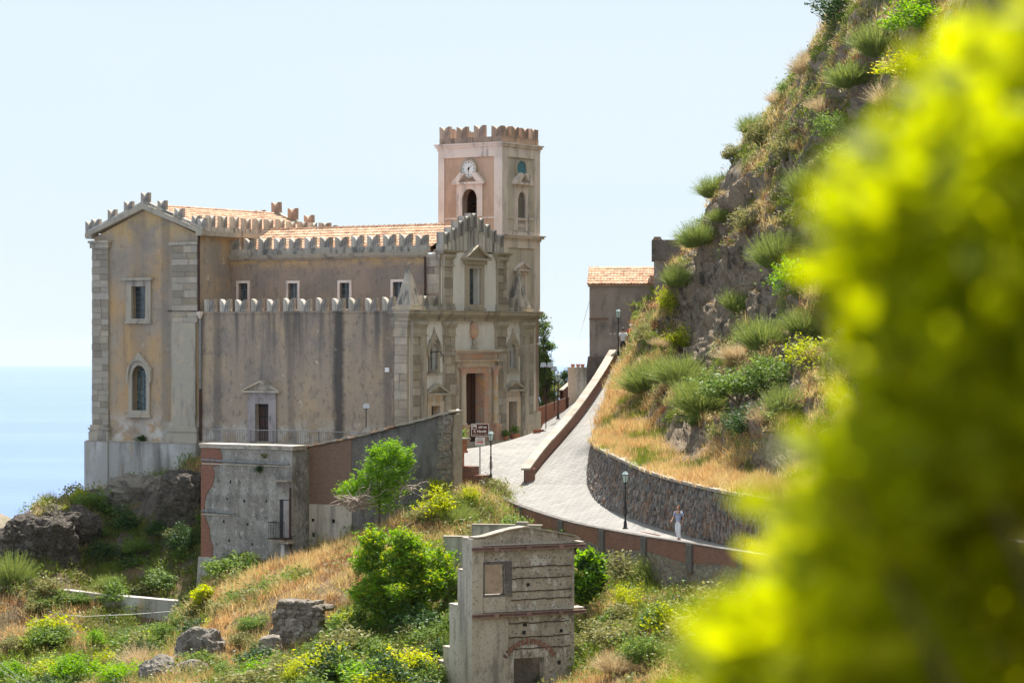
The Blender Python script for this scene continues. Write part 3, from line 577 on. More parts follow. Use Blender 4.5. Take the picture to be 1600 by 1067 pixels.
rowt = np.linspace(0, 7, NR)[:, None]*np.ones((1, NCc)); colt = np.linspace(0, 13, NCc)[None, :]*np.ones((NR, 1))
flat = net.reshape(-1, 3)
big = fbm(flat, 0.16, 3, 0.5, 31, True).reshape(NR, NCc); mid = fbm(flat*np.array([1,1,0.55]), 0.5, 5, 0.58, 41, True).reshape(NR, NCc)
fine = fbm(flat, 1.7, 4, 0.55, 51).reshape(NR, NCc)
def sm(x, a, b): t = np.clip((x-a)/(b-a), 0, 1); return t*t*(3-2*t)
env = sm(rowt, 0.0, 1.2)
rock = np.clip(sm(rowt, 0.9, 1.5)*(1-sm(rowt, 4.2, 5.0)), 0, 1)
Rs = np.array(Matrix.Rotation(R(-32), 3, 'Y')@Matrix.Rotation(R(20), 3, 'Z'))
strata = fbm((flat@Rs.T)*np.array([1.5,1.0,0.22]), 0.55, 4, 0.55, 57, True).reshape(NR, NCc)
disp = env*(big*0.8-0.2+mid*(0.3+0.95*rock)+strata*(0.15+1.3*rock)+fine*(0.12+0.2*rock))
CV = net+nrm*disp[..., None]*1.0
CVf = CV.reshape(-1, 3)
o = link('cliff', np_mesh('cliff', CVf, grid_faces(NR, NCc)[:, ::-1], V['cliff'], True))
tag(o, 'rugged rocky cliff rising above the curved street', 'cliff', kind='structure')
cn = np.cross(np.gradient(CV, axis=1), np.gradient(CV, axis=0)); cn /= np.linalg.norm(cn, axis=-1, keepdims=True)+1e-9
cn *= np.where((cn*nrm).sum(-1, keepdims=True) < 0, -1, 1)

def proj(v): return v[:,0]/v[:,1]*FPX+CX, CY-v[:,2]/v[:,1]*FPX
_m = HV[:,1] > 85
_HVv = HV[_m]; _hpx, _hpy = proj(_HVv); _cpx, _cpy = proj(CVf)
def spot(px, py, where='h', tol=7):
    """the ground point that is seen at a pixel"""
    v, a, b = (_HVv, _hpx, _hpy) if where == 'h' else (CVf, _cpx, _cpy)
    for k in range(8):
        m = (np.abs(a-px) < tol) & (np.abs(b-py) < tol)
        if m.any():
            s = v[m]; j = np.argmin(s[:,1]); near = s[s[:,1] < s[j,1]+1.5]
            return tuple(near[np.argmin(np.abs(near[:,0]-(px-CX)/FPX*near[:,1])+np.abs(near[:,2]-(CY-py)/FPX*near[:,1]))])
        tol *= 1.5
    return P(px, py, 140)
def ground_z(x, y):
    return float(h_smooth(np.array([[x, y]]))[0])
# ------------------------------------------------------------------ the church
CH0 = (-6.16, 154.0, -6.2); CHR = R(-33)
church = empty('church', CH0, CHR, 'large old brown stone church with crenellated walls and a clock tower', 'church')

def merlon_poly(w, h, notch=0.42, k=5):
    """swallow-tail battlement outline: two horns with a rounded dip between"""
    pts = [(-w/2, 0), (w/2, 0)]
    for i in range(k+1):
        t = i/k; pts.append((w/2*(1-t), h-h*notch*t**2.2))
    for i in range(k-1, -1, -1):
        t = i/k; pts.append((-w/2*(1-t), h-h*notch*t**2.2))
    return pts
def merlon_mesh(name, w, h, d, mt, notch=0.42):
    mb = MB(SIDE(0)); mb.prism(merlon_poly(w, h, notch), -d/2, d/2); return mb.mesh(name, mt)
def put(me, parent, loc, rz=0.0, name='merlon'):
    o = link(name, me, None, parent); o.location = loc; o.rotation_euler = (random.uniform(-.02,.02), random.uniform(-.025,.025), rz+random.uniform(-.03,.03)); o.scale = (random.uniform(.93,1.05), 1, random.uniform(.90,1.06)); return o

def tiles(name, T, a0, a1, length, parent, mt, pitch=0.23, row=0.42, amp=0.05):
    """clay tile field: T(a, s, h) with s down the slope; half-round covers lapped in rows"""
    na = int((a1-a0)/pitch); nr = max(1, int(length/row)); v = []; f = []
    k = 6
    for r in range(nr):
        s0 = r*length/nr; s1 = (r+1)*length/nr+0.05
        base = len(v); cols = na*k+1; jit = [random.uniform(-0.012, 0.012) for _ in range(na+1)]
        for e, (s, lift) in enumerate(((s0, 0.0), (s1, 0.045), (s1, -0.02))):
            for c in range(cols):
                ph = (c % k)/k; h = amp*abs(math.sin(PI*ph))**0.7 if e < 2 else 0
                v.append(T(a0+(a1-a0)*c/(na*k), s+jit[c//k], h+lift))
        for e in range(2):
            for c in range(cols-1):
                i = base+e*cols+c; f.append((i, i+1, i+cols+1, i+cols))
    me = np_mesh(name, np.array(v), np.array(f), mt); o = link(name, me, None, parent); o['kind'] = 'stuff'; return o

def arch_pts(a0, a1, z0, zs, k=8, ogee=0.0):
    """outline of an arched opening: up the left jamb, over the arch, down the right"""
    c = (a0+a1)/2; r = (a1-a0)/2; pts = [(a0, z0), (a0, zs)]
    for i in range(1, k):
        t = PI-PI*i/k; zz = zs+r*math.sin(t)*1.15+(ogee*max(0, 1-abs(math.cos(t))*2.2) if ogee else 0); pts.append((c+r*math.cos(t), zz))
    pts += [(a1, zs), (a1, z0)]; return pts
def spandrel(mb, a0, a1, zs, ztop, k, n0, n1):               # closes a square hole down to a round arch
    c = (a0+a1)/2; r = (a1-a0)/2
    inn = [(c+r*math.cos(PI-PI*i/k), zs+r*math.sin(PI-PI*i/k)*1.15) for i in range(k+1)]
    out = [(p[0], ztop) for p in inn]; mb.ring(out, inn, n0, n1, closed=False)
def pediment(mb, a0, a1, z0, h, n, t=0.12, back=0.0):        # triangular hood: base bar and two raking bars
    c = (a0+a1)/2
    mb.box(a0, a1, back, n, z0, z0+t)
    mb.prism([(a0, z0+t+.003), (a0+t*1.6, z0+t+.003), (c, z0+h-t*1.2), (c, z0+h)], back, n+0.02)
    mb.prism([(a1-t*1.6, z0+t+.003), (a1, z0+t+.003), (c, z0+h), (c, z0+h-t*1.2)], back, n+0.021)
    mb.prism([(a0+t*1.5, z0+t+.003), (a1-t*1.5, z0+t+.003), (c, z0+h-t*1.15)], back, n*0.45)
def muntins(mb, a0, a1, z0, z1, nx, nz, n, w=0.035):
    for i in range(1, nx): a = a0+(a1-a0)*i/nx; mb.box(a-w/2, a+w/2, n, n+0.03, z0, z1)
    for j in range(1, nz): z = z0+(z1-z0)*j/nz; mb.box(a0, a1, n+0.001, n+0.028, z-w/2, z+w/2)
def cornice(mb, a0, a1, z, steps, back=-0.05, ends=True):    # stack of projecting bands (height, projection)
    for h, pj in steps:
        e = pj if ends else 0.0
        mb.box(a0-e, a1+e, back, pj, z, z+h-0.002); z += h
    return z
def block_column(parent, T, a0, a1, z0, z1, n, course=0.36, seed=0, wrap=None):
    """dressed stones of a pilaster, each its own piece with a recessed joint"""
    rg = random.Random(seed); w = a1-a0; z = z0; k = 0; cache = {}
    while z < z1-0.05:
        h = min(course*rg.choice([0.85, 1.0, 1.15]), z1-z)
        cuts = [0, rg.uniform(0.35, 0.65), 1] if k % 2 else ([0, 1] if rg.random() < 0.35 else [0, rg.uniform(0.3, 0.7), 1])
        for i in range(len(cuts)-1):
            b0, b1 = a0+w*cuts[i], a0+w*cuts[i+1]; key = (round(b1-b0, 1), round(h, 1))
            g = 0.012
            mb = MB(T); pr = n+rg.uniform(-0.02, 0.025)
            mb.box(b0+g, b1-g, -0.02, pr, z+g, z+h-g); mb.build('stone', V['block'], parent)
        z += h; k += 1

# --- aisle (near side wall)
T0 = SIDE(0.0)
aisle = MB(T0); SD = (-11.75, -10.70, -0.05, 2.3)
aisle.wall(-16.45, -0.9, -0.6, 7.95, [SD], 0.6)
aisle.box(-16.45, -0.9, -0.45, 0.06, 7.951, 8.06)
aisle_o = aisle.build('aisle', V['aisle'], church)
rf = MB(); rf.add([(-16.4,0.5,7.75),(-0.9,0.5,7.75),(-0.9,3.15,8.15),(-16.4,3.15,8.15),(-16.4,0.5,7.65),(-0.9,0.5,7.65),(-0.9,3.15,8.05),(-16.4,3.15,8.05)], [(0,1,2,3),(7,6,5,4),(0,4,5,1),(3,2,6,7)])
rf.build('roof_slab', V['tile'], aisle_o)
mm = merlon_mesh('merlon', 0.80, 0.84, 0.34, V['merlon'], 0.5)
for i in range(12): put(mm, aisle_o, (-15.6+i*1.27, 0.18, 8.062))
d = MB(T0)                                                   # side door surround
d.ring([(-12.35,-0.05),(-12.35,2.62),(-10.1,2.62),(-10.1,-0.05)], [(-11.76,-0.05),(-11.76,2.3),(-10.69,2.3),(-10.69,-0.05)], -0.25, 0.14, closed=False)
d.box(-12.28, -10.17, 0, 0.10, 2.622, 3.0)
so = d.build('door_surround', V['frame_lilac'], aisle_o)
d = MB(T0); pediment(d, -12.72, -9.73, 3.003, 0.78, 0.34, 0.13); d.build('pediment', V['stone'], aisle_o)
d = MB(T0); d.box(-11.76, -10.69, -0.34, -0.26, -0.05, 2.3); dd = d.build('door', V['door_black'], aisle_o)
d = MB(T0)
for i in range(2):
    for j in range(3): d.box(-11.68+i*0.52, -11.28+i*0.52, -0.258, -0.22, 0.12+j*0.72, 0.70+j*0.72)
d.build('door_panel', V['wood'], dd)
MB().tube([(-16.2,-0.12,8.0),(-16.2,-0.12,3.2)], 0.07, 8).build('drain_pipe', V['zinc'], aisle_o)
MB().tube([(-16.2,-0.12,3.198),(-16.2,-0.12,-0.1)], 0.085, 8).build('drain_pipe', V['rust'], aisle_o)
MB().lathe((-16.2,-0.14,8.0), [(0.07,-0.35),(0.22,-0.05),(0.24,0.1)], 8).build('rain_hopper', V['trim'], aisle_o)
MB().tube([(-16.2,-0.12,8.12),(-17.3,-0.10,8.14),(-18.9,-0.10,8.16)], 0.045, 6).build('gutter_pipe', V['rust'], aisle_o)
MB().tube([(-1.0,-0.12,7.6),(-1.0,-0.12,0.1)], 0.07, 8).build('drain_pipe', V['rust'], aisle_o)
d = MB(T0); d.box(-1.75, -1.45, 0.001, 0.12, 4.35, 4.62); d.build('meter_box', V['sign_white'], aisle_o)

# --- nave (clerestory wall and roof)
TN = SIDE(3.2); NW = [(-15.75,-15.0,8.25,9.95),(-11.7,-10.95,8.25,9.9),(-7.6,-6.85,8.25,9.88),(-3.5,-2.75,8.25,9.88)]
nv = MB(TN); nv.wall(-17.3, -0.1, -0.5, 11.4, NW, 0.5)
nv.box(-17.0, -0.1, -7.3, -6.9, -0.5, 11.4)
nave_o = nv.build('nave', V['nave'], church)
c = MB(TN); cornice(c, -17.2, -0.9, 11.4, [(0.12,0.10),(0.14,0.26),(0.06,0.33)], -0.05, False); c.build('cornice', V['stone'], nave_o)
c = MB(TN); c.box(-16.9, -0.9, -0.30, 0.0, 11.723, 12.12); c.build('parapet', V['merlon'], nave_o)
nm = merlon_mesh('merlon', 0.84, 0.70, 0.28, V['merlon'], 0.42)
for i in range(13): put(nm, nave_o, (-16.2+i*1.232, 3.35, 12.122))
for (a0, a1, z0, z1) in NW:
    f = MB(TN); f.ring([(a0-.17,z0-.1),(a0-.17,z1+.16),(a1+.17,z1+.16),(a1+.17,z0-.1)], [(a0-.002,z0),(a0-.002,z1),(a1+.002,z1),(a1+.002,z0)], -0.05, 0.07)
    fo = f.build('window_frame', V['trim'], nave_o)
    g = MB(TN); g.box(a0, a1, -0.26, -0.22, z0, z1); g.build('pane', V['glass'], fo)
    g = MB(TN); muntins(g, a0, a1, z0, z1, 2, 4, -0.218); g.build('muntin', V['lead'], fo)
sl = math.hypot(3.35, 1.5); ca, sa = 3.35/sl, 1.5/sl
tiles('roof_tiles', lambda a, s, h: (a, 6.9-s*ca-h*sa, 13.5-s*sa+h*ca), -17.0, -0.9, sl, nave_o, V['tile'])
tiles('roof_tiles', lambda a, s, h: (a, 6.9+s*ca+h*sa, 13.5-s*sa+h*ca), -17.0, -0.9, sl, nave_o, V['tile'])
rg_ = MB()
for i in range(40): rg_.tube([(-17.0+i*0.405, 6.9, 13.50), (-16.56+i*0.405, 6.9, 13.545)], [0.11, 0.125], 8)
rg_.build('ridge_tiles', V['tile'], nave_o)
MB().tube([(-16.55,3.05,11.4),(-16.55,3.05,8.1)], 0.07, 8).build('drain_pipe', V['rust'], nave_o)
MB().tube([(-1.0,3.05,11.4),(-1.0,3.05,8.2)], 0.07, 8).build('drain_pipe', V['rust'], nave_o)

# --- transept
tr = MB(T0); UW = (-21.98,-20.82,7.68,9.75); LW = (-21.95,-20.72,1.75,3.95)
tr.wall(-25.3, -16.46, -0.35, 13.0, [UW, (LW[0],LW[1],LW[2],LW[3]+0.72)], 0.6)
spandrel(tr, LW[0], LW[1], LW[3], LW[3]+0.72, 8, -0.55, -0.001)
tr.prism([(-25.3,13.001),(-16.46,13.001),(-20.9,14.7)], -0.6, 0.0)
tr.box(-16.9, -16.462, -13.8, -0.601, -0.35, 13.0); tr.box(-25.298, -24.8, -13.8, -0.601, -0.35, 13.0)
tr.box(-24.799, -16.901, -13.8, -13.3, -0.35, 13.0); tr.prism([(-25.3,13.001),(-16.46,13.001),(-20.9,14.7)], -13.8, -13.4)
tr_o = tr.build('transept', V['transept'], church)
c = MB(T0)                                                   # raking cornices on both gables
for n0, n1 in ((-0.3, 0.30), (-13.9, -13.5)):
    c.prism([(-25.85,13.0),(-25.85,13.28),(-20.9,15.12),(-20.9,14.74)], n0, n1)
    c.prism([(-20.9,14.74),(-20.9,15.12),(-15.95,13.28),(-15.95,13.0)], n0, n1-0.001)
c.box(-16.461, -16.0, -13.85, 0.28, 12.92, 13.22); c.box(-25.80, -25.301, -13.85, 0.28, 12.92, 13.22)
c.build('cornice', V['stone'], tr_o)
c = MB(T0); c.box(-25.45, -23.85, 0, 0.28, 12.3, 12.62); c.box(-25.55, -23.75, 0, 0.36, 12.621, 12.78)
c.box(-18.75, -16.40, 0, 0.22, 12.35, 12.55); c.build('capital', V['stone'], tr_o)
tm = merlon_mesh('merlon', 0.66, 0.74, 0.28, V['merlon'], 0.36); slp = (15.12-13.28)/4.95
for n in (0.05, 13.65):
    mt_ = V['merlon'] if n < 1 else V['merlon_red']
    me_ = tm if n < 1 else merlon_mesh('merlon', 0.72, 0.80, 0.3, mt_, 0.36)
    for i in range(-3, 4): put(me_, tr_o, (-20.9+i*1.42, n, 15.14-abs(i*1.42)*slp-0.06))
    for sgn in (-1, 1): put(me_, tr_o, (-20.9+sgn*4.78, n, 13.33))
c = MB(T0); c.box(-16.40, -16.12, -13.7, -0.25, 13.223, 13.5)
for sgn in (-1, 1): c.prism([(-20.9,15.121),(-20.9,15.3),(-20.9+sgn*4.9,13.48),(-20.9+sgn*4.9,13.30)], -0.08, 0.14)
c.build('parapet', V['merlon'], tr_o)
for i in range(11): put(tm, tr_o, (-16.26, 0.95+i*1.19, 13.502), R(90))
sl = math.hypot(4.4, 1.63); ca, sa = 4.4/sl, 1.63/sl
tiles('roof_tiles', lambda a, s, h: (-20.9+s*ca+h*sa, a, 14.95-s*sa+h*ca), 0.35, 13.4, sl, tr_o, V['tile'])
tiles('roof_tiles', lambda a, s, h: (-20.9-s*ca-h*sa, a, 14.95-s*sa+h*ca), 0.35, 13.4, sl, tr_o, V['tile'])
c = MB()
for i in range(32): c.tube([(-20.9, 0.35+i*0.405, 14.95), (-20.9, 0.79+i*0.405, 14.99)], [0.11, 0.125], 8)
c.build('ridge_tiles', V['tile'], tr_o)
for a0, a1, z0, z1, sd in ((-25.38,-23.95,0.75,12.3,1), (-18.55,-16.44,7.4,12.35,2)):   # dressed pilasters
    po = MB(T0).box(a0, a1, 0.0, 0.10, z0, z1).build('pilaster', V['stone'], tr_o)
    block_column(po, T0, a0, a1, z0, z1, 0.15, 0.40, sd)
MB(T0).box(-18.5, -16.55, 0.0, 0.22, 0.7, 7.398).build('pilaster', V['stone'], tr_o)
for a0, a1 in ((-25.5,-23.8), (-18.85,-16.3)):
    b = MB(T0)
    b.box(a0, a1, 0, 0.34, -0.30, 0.30); b.box(a0+0.05, a1-0.05, 0, 0.30, 0.301, 0.45); b.box(a0-0.03, a1+0.03, 0, 0.37, 0.451, 0.58); b.box(a0+0.08, a1-0.08, 0, 0.27, 0.581, 0.75)
    b.build('pilaster_base', V['stone'], tr_o)
b = MB(T0); b.box(-25.62, -16.25, -1.6, 0.40, -3.9, -0.30); b.box(-25.72, -23.7, 0.401, 0.50, -3.9, -0.32); b.box(-18.6, -16.25, 0.401, 0.48, -3.9, -0.32)
b.build('plinth', V['plinth'], tr_o)
MB(T0).box(-25.66, -16.2, -0.5, 0.46, -0.298, -0.24).build('plinth_ledge', V['stone'], tr_o)
f = MB(T0); f.ring([(-22.43,7.5),(-22.43,10.15),(-20.36,10.15),(-20.36,7.5)], [(-21.99,7.68),(-21.99,9.76),(-20.81,9.76),(-20.81,7.68)], -0.1, 0.13)
f.box(-22.65, -20.15, 0, 0.30, 10.152, 10.32); f.box(-22.5, -20.3, 0, 0.2, 7.36, 7.498)
fo = f.build('window_frame', V['stone'], tr_o)
MB(T0).box(-21.98, -20.82, -0.36, -0.32, 7.68, 9.75).build('pane', V['glass'], fo)
g = MB(T0); muntins(g, -21.98, -20.82, 7.68, 9.75, 3, 6, -0.318); g.build('muntin', V['lead'], fo)
f = MB(T0); a0, a1, z0, zs = LW
out = arch_pts(a0-0.28, a1+0.28, z0-0.3, zs, 8); inn = arch_pts(a0, a1, z0, zs, 8)
f.ring(out, inn, -0.2, 0.13); f.box(a0-.42, a1+.42, 0, 0.24, z0-.45, z0-.302)
out2 = arch_pts(a0-0.42, a1+0.42, zs-0.4, zs, 8, 0.35); f.ring(out2, arch_pts(a0-.283, a1+.283, zs-.4, zs, 8), 0, 0.20, closed=False)
f.lathe(((a0+a1)/2, 0.12, zs+1.15), [(0.13,0),(0.09,0.12),(0.11,0.2),(0.02,0.42)], 8)
for s_ in (a0-0.36, a1+0.36): f.lathe((s_, 0.1, zs+0.25), [(0.10,0),(0.07,0.12),(0.1,0.2),(0.02,0.4)], 6)
fo = f.build('window_frame', V['stone'], tr_o)
g = MB(T0); g.prism(arch_pts(a0, a1, z0, zs, 8), -0.42, -0.38); g.build('pane', V['glass2'], fo)
g = MB(T0); muntins(g, a0, a1, z0, zs+.35, 4, 9, -0.378, 0.028); g.build('muntin', V['lead'], fo)
MB().tube([(-16.36,-0.08,13.0),(-16.36,-0.08,8.2)], 0.075, 8).build('drain_pipe', V['rust'], tr_o)

# --- facade
TF = FAC(0.0)
MD = (5.85,7.95,-0.1,4.25); LD = (2.1,3.1,-0.1,2.3); RD = (10.75,11.75,0.0,2.4)
W1 = (2.1,2.9,4.5,5.6); W2 = (10.9,11.7,4.5,5.6); UWN = (6.25,7.55,8.5,10.75)
fc = MB(TF)
fc.wall(0, 13.6, -1.2, 7.45, [MD, LD, RD, (W1[0],W1[1],W1[2],W1[3]+.48), (W2[0],W2[1],W2[2],W2[3]+.48)], 0.7)
for w in (W1, W2): spandrel(fc, w[0], w[1], w[3], w[3]+.48, 8, -0.6, -0.001)
fc.wall(3.4, 10.4, 7.452, 11.7, [UWN], 0.7)
fc.box(0, 0.6, -0.9, -0.7, -1.2, 7.45); fc.box(13.0, 13.6, -6, -0.7, -1.2, 7.45)
fac_o = fc.build('facade', V['facade'], church)
c = MB(TF); z = cornice(c, -0.25, 13.7, 7.453, [(0.22,0.22),(0.10,0.30),(0.10,0.42),(0.18,0.50),(0.05,0.55)], -0.6)
c.build('cornice', V['stone'], fac_o)
c = MB(T0); cornice(c, -1.3, -0.61, 7.455, [(0.22,0.20),(0.10,0.28),(0.10,0.40),(0.18,0.48),(0.045,0.53)], -0.3, False); c.build('cornice', V['stone'], fac_o)
def pilaster(a0, a1, z0, z1, T=TF, n=0.26, courses=True, cap=0.95, base=0.7, parent=None, sd=0):
    po = MB(T).box(a0, a1, 0.0, n-0.06, z0, z1).build('pilaster', V['stone'], parent or fac_o)
    b = MB(T); b.box(a0-.1, a1+.1, 0, n+.12, z0, z0+base*.55); b.box(a0-.05, a1+.05, 0, n+.07, z0+base*.551, z0+base*.8); b.box(a0-.08, a1+.08, 0, n+.09, z0+base*.801, z0+base)
    b.build('pilaster_base', V['stone'], po)
    b = MB(T); zc = z1-cap
    b.box(a0-.07, a1+.07, 0, n+.07, zc, zc+.10); b.box(a0-.02, a1+.02, 0, n+.02, zc+.101, zc+cap*.6)
    b.box(a0-.08, a1+.08, 0, n+.08, zc+cap*.601, zc+cap*.75); b.box(a0-.13, a1+.13, 0, n+.14, zc+cap*.751, z1-.004); b.build('capital', V['stone'], po)
    if courses: block_column(po, T, a0, a1, z0+base, zc, n, 0.55, sd)
    return po
for i, (a0, a1) in enumerate(((0.02,1.40),(3.5,4.5),(9.3,10.3),(12.25,13.5))):
    po = pilaster(a0, a1, -0.75 if i < 2 else -0.2, 7.45, sd=10+i)
    if i in (0, 3):                                          # doubled pilaster: a second, prouder strip
        m_ = (a0+a1)/2
        q0, q1 = (m_+.05, a1-.1) if i == 0 else (a0+.1, m_-.05)
        MB(TF).box(q0, q1, 0.2, 0.36, 0.5, 6.5).build('pilaster_strip', V['stone'], po)
pilaster(-0.98, -0.02, -0.75, 7.45, T=T0, n=0.24, sd=20)
for a0, a1, sd in ((3.42,4.35,31),(9.45,10.38,32)):
    pilaster(a0, a1, 8.12, 11.55, n=0.22, cap=0.75, base=0.4, sd=sd)
    c = MB(TF); cornice(c, a0, a1, 11.553, [(0.10,0.28),(0.10,0.40),(0.06,0.48)], -0.3); c.build('cornice', V['stone'], fac_o)
pilaster(-0.95, -0.05, 8.12, 11.55, T=SIDE(3.4), n=0.2, cap=0.75, base=0.4, sd=33)
MB(TF).box(3.42, 10.38, -0.72, -0.705, 7.5, 11.6).build('attic_backing', V['stone'], fac_o)
# stepped gable crowned with battlements like organ pipes
gb = MB(TF); gb.prism([(3.45,11.815),(10.35,11.815),(10.35,12.15),(9.0,12.75),(7.6,13.3),(6.2,13.3),(4.8,12.75),(3.45,12.15)], -0.45, 0.02)
gab = gb.build('gable', V['gable'], fac_o)
gm = merlon_mesh('merlon', 0.66, 0.9, 0.5, V['gable'], 0.3)
for a, z in ((3.85,12.0),(4.65,12.35),(5.40,12.75),(6.12,13.05),(6.9,13.32),(7.68,13.05),(8.40,12.75),(9.15,12.35),(9.95,12.0)): put(gm, gab, (-0.2, a, z), R(90))
gs = MB(TF)
for a in np.arange(3.75, 10.2, 0.42):
    zt = 12.1+(1-abs(a-6.9)/3.4)*1.05; gs.box(a-.13, a+.13, 0.021, 0.085, 11.82, zt)
gs.build('gable_ribs', V['gable'], gab)
sm2 = merlon_mesh('merlon', 0.62, 0.62, 0.3, V['merlon'], 0.36)
for q0, q1 in ((10.45,12.2),(1.4,3.35)): MB(TF).box(q0, q1, -0.45, -0.05, 8.105, 8.36).build('parapet', V['merlon'], fac_o)
for a in (10.85, 11.85, 1.75, 2.75): put(sm2, fac_o, (-0.25, a, 8.362), R(90))
for a in (0.65, 12.95):                                      # pyramid pinnacles on the wings
    x = -0.55
    b = MB(); b.box(x-.72, x+.72, a-.72, a+.72, 8.11, 8.32); b.box(x-.62, x+.62, a-.62, a+.62, 8.321, 8.42)
    py = b.build('pyramid_pinnacle', V['stone'], fac_o)
    MB().add([(x-.56,a-.56,8.42),(x+.56,a-.56,8.42),(x+.56,a+.56,8.42),(x-.56,a+.56,8.42),(x,a,10.95)], [(0,1,4),(1,2,4),(2,3,4),(3,0,4)]).build('pyramid', V['merlon'], py)
    MB().lathe((x, a, 10.85), [(0.03,0),(0.07,0.06),(0.02,0.16)], 6).build('finial', V['stone'], py)
# upper window
f = MB(TF); f.ring([(5.9,8.25),(5.9,11.0),(7.9,11.0),(7.9,8.25)], [(6.24,8.5),(6.24,10.76),(7.56,10.76),(7.56,8.5)], -0.2, 0.16)
f.box(5.75, 8.05, 0, 0.26, 11.003, 11.25); f.box(5.8, 8.0, 0, 0.24, 8.14, 8.247); fo = f.build('window_frame', V['stone'], fac_o)
MB(TF).box(6.25, 7.55, -0.5, -0.46, 8.5, 10.75).build('pane', V['glass'], fo)
g = MB(TF); muntins(g, 6.25, 7.55, 8.5, 10.75, 2, 5, -0.458); g.build('muntin', V['lead'], fo)
f = MB(TF); pediment(f, 5.45, 8.35, 11.253, 0.95, 0.42, 0.14); f.build('pediment', V['stone'], fac_o)
# small pointed windows
for w in (W1, W2):
    a0, a1, z0, zs = w; f = MB(TF)
    f.ring(arch_pts(a0-.2, a1+.2, z0-.2, zs, 8), arch_pts(a0, a1, z0, zs, 8), -0.15, 0.10)
    f.ring(arch_pts(a0-.32, a1+.32, zs-.35, zs, 8, 0.4), arch_pts(a0-.202, a1+.202, zs-.35, zs, 8), 0, 0.17, closed=False)
    f.lathe(((0.09, (a0+a1)/2, zs+.95)), [(0.10,0),(0.06,0.15),(0.09,0.25),(0.015,0.55)], 6, T=ID); f.box(a0-.3, a1+.3, 0, 0.2, z0-.34, z0-.203)
    fo = f.build('window_frame', V['stone'], fac_o)
    g = MB(TF); g.prism(arch_pts(a0, a1, z0, zs, 8), -0.42, -0.38); g.build('pane', V['glass2'], fo)
    g = MB(TF); muntins(g, a0, a1, z0, zs+.3, 2, 6, -0.378, 0.03); g.build('muntin', V['lead'], fo)
# small doors
for a0, a1, z0, z1 in (LD, RD):
    f = MB(TF); f.ring([(a0-.38,z0),(a0-.38,z1+.3),(a1+.38,z1+.3),(a1+.38,z0)], [(a0+.025,z0),(a0+.025,z1-.025),(a1-.025,z1-.025),(a1-.025,z0)], -0.43, 0.13, closed=False)
    f.box(a0-.30, a1+.30, 0, 0.10, z1+.303, z1+.62); f.build('door_surround', V['portal'], fac_o)
    f = MB(TF); pediment(f, a0-.75, a1+.75, z1+.625, 0.72, 0.36, 0.13); f.build('pediment', V['stone'], fac_o)
    f = MB(TF); f.box(a0, a1, -0.5, -0.44, z0, z1); do = f.build('door', V['wood'], fac_o)
    f = MB(TF)
    for j in range(3): f.box(a0+.1, a1-.1, -0.438, -0.41, z0+.15+j*.74, z0+.75+j*.74)
    f.build('door_panel', V['wood'], do)
# main portal
f = MB(TF); f.ring([(4.85,-.3),(4.85,4.95),(9.0,4.95),(9.0,-.3)], [(5.45,-.3),(5.45,4.62),(8.4,4.62),(8.4,-.3)], -0.05, 0.22, closed=False)
po = f.build('portal', V['portal'], fac_o)
f = MB(TF); f.ring([(5.45,-.3),(5.45,4.618),(8.4,4.618),(8.4,-.3)], [(5.88,-.3),(5.88,4.22),(7.92,4.22),(7.92,-.3)], -0.54, 0.14, closed=False); f.build('inner_frame', V['pink'], po)
f = MB(TF); cornice(f, 4.78, 9.07, 4.952, [(0.12,0.30),(0.42,0.22),(0.10,0.36),(0.12,0.48)], 0); f.build('entablature', V['portal'], po)
f = MB(TF); f.box(4.95, 8.9, 0.221, 0.25, 5.09, 5.47); f.build('frieze', V['pink'], po)
for a in (5.12, 8.73):
    f = MB(); f.box(0.2, 0.72, a-.3, a+.3, -0.3, 0.95); f.box(0.18, 0.76, a-.34, a+.34, 0.951, 1.05); f.build('pedestal', V['pink'], po)
    MB().lathe((0.46, a, 1.05), [(0.24,0),(0.24,0.08),(0.17,0.16),(0.185,0.5),(0.15,3.0),(0.17,3.05)], 12).build('column', V['portal'], po, smooth=False)
    f = MB(); f.lathe((0.46, a, 4.1), [(0.16,0),(0.22,0.12),(0.17,0.2),(0.28,0.42),(0.25,0.46)], 8); f.box(0.18, 0.74, a-.29, a+.29, 4.561, 4.66); f.build('column_capital', V['pink'], po)
f = MB(TF); f.box(5.85, 7.95, -0.62, -0.55, -.1, 4.25); do = f.build('door', V['wood'], fac_o)
f = MB(TF)
for i in range(4):
    for j in range(7): f.box(5.95+i*.50, 6.37+i*.50, -0.548, -0.505, 0.1+j*.585, 0.58+j*.585)
f.build('door_panel', V['wood'], do)
f = MB(); f.lathe((0.10, 6.75, 6.35), [(0.05,0),(0.25,0.15),(0.33,0.5),(0.27,0.85),(0.1,1.05)], 10); f.build('oval_relief', V['pink'], fac_o)
f = MB(); f.lathe((0.2, 6.75, 5.72), [(0.22,0),(0.20,0.12),(0.10,0.2),(0.17,0.42),(0.06,0.6)], 10); f.build('statue_bracket', V['stone'], fac_o)
MB().tube([(0.3,1.75,5.55),(1.0,1.75,5.6),(1.25,1.75,5.35),(1.25,1.75,4.9)], 0.03, 6).build('wall_bracket', V['iron'], fac_o)

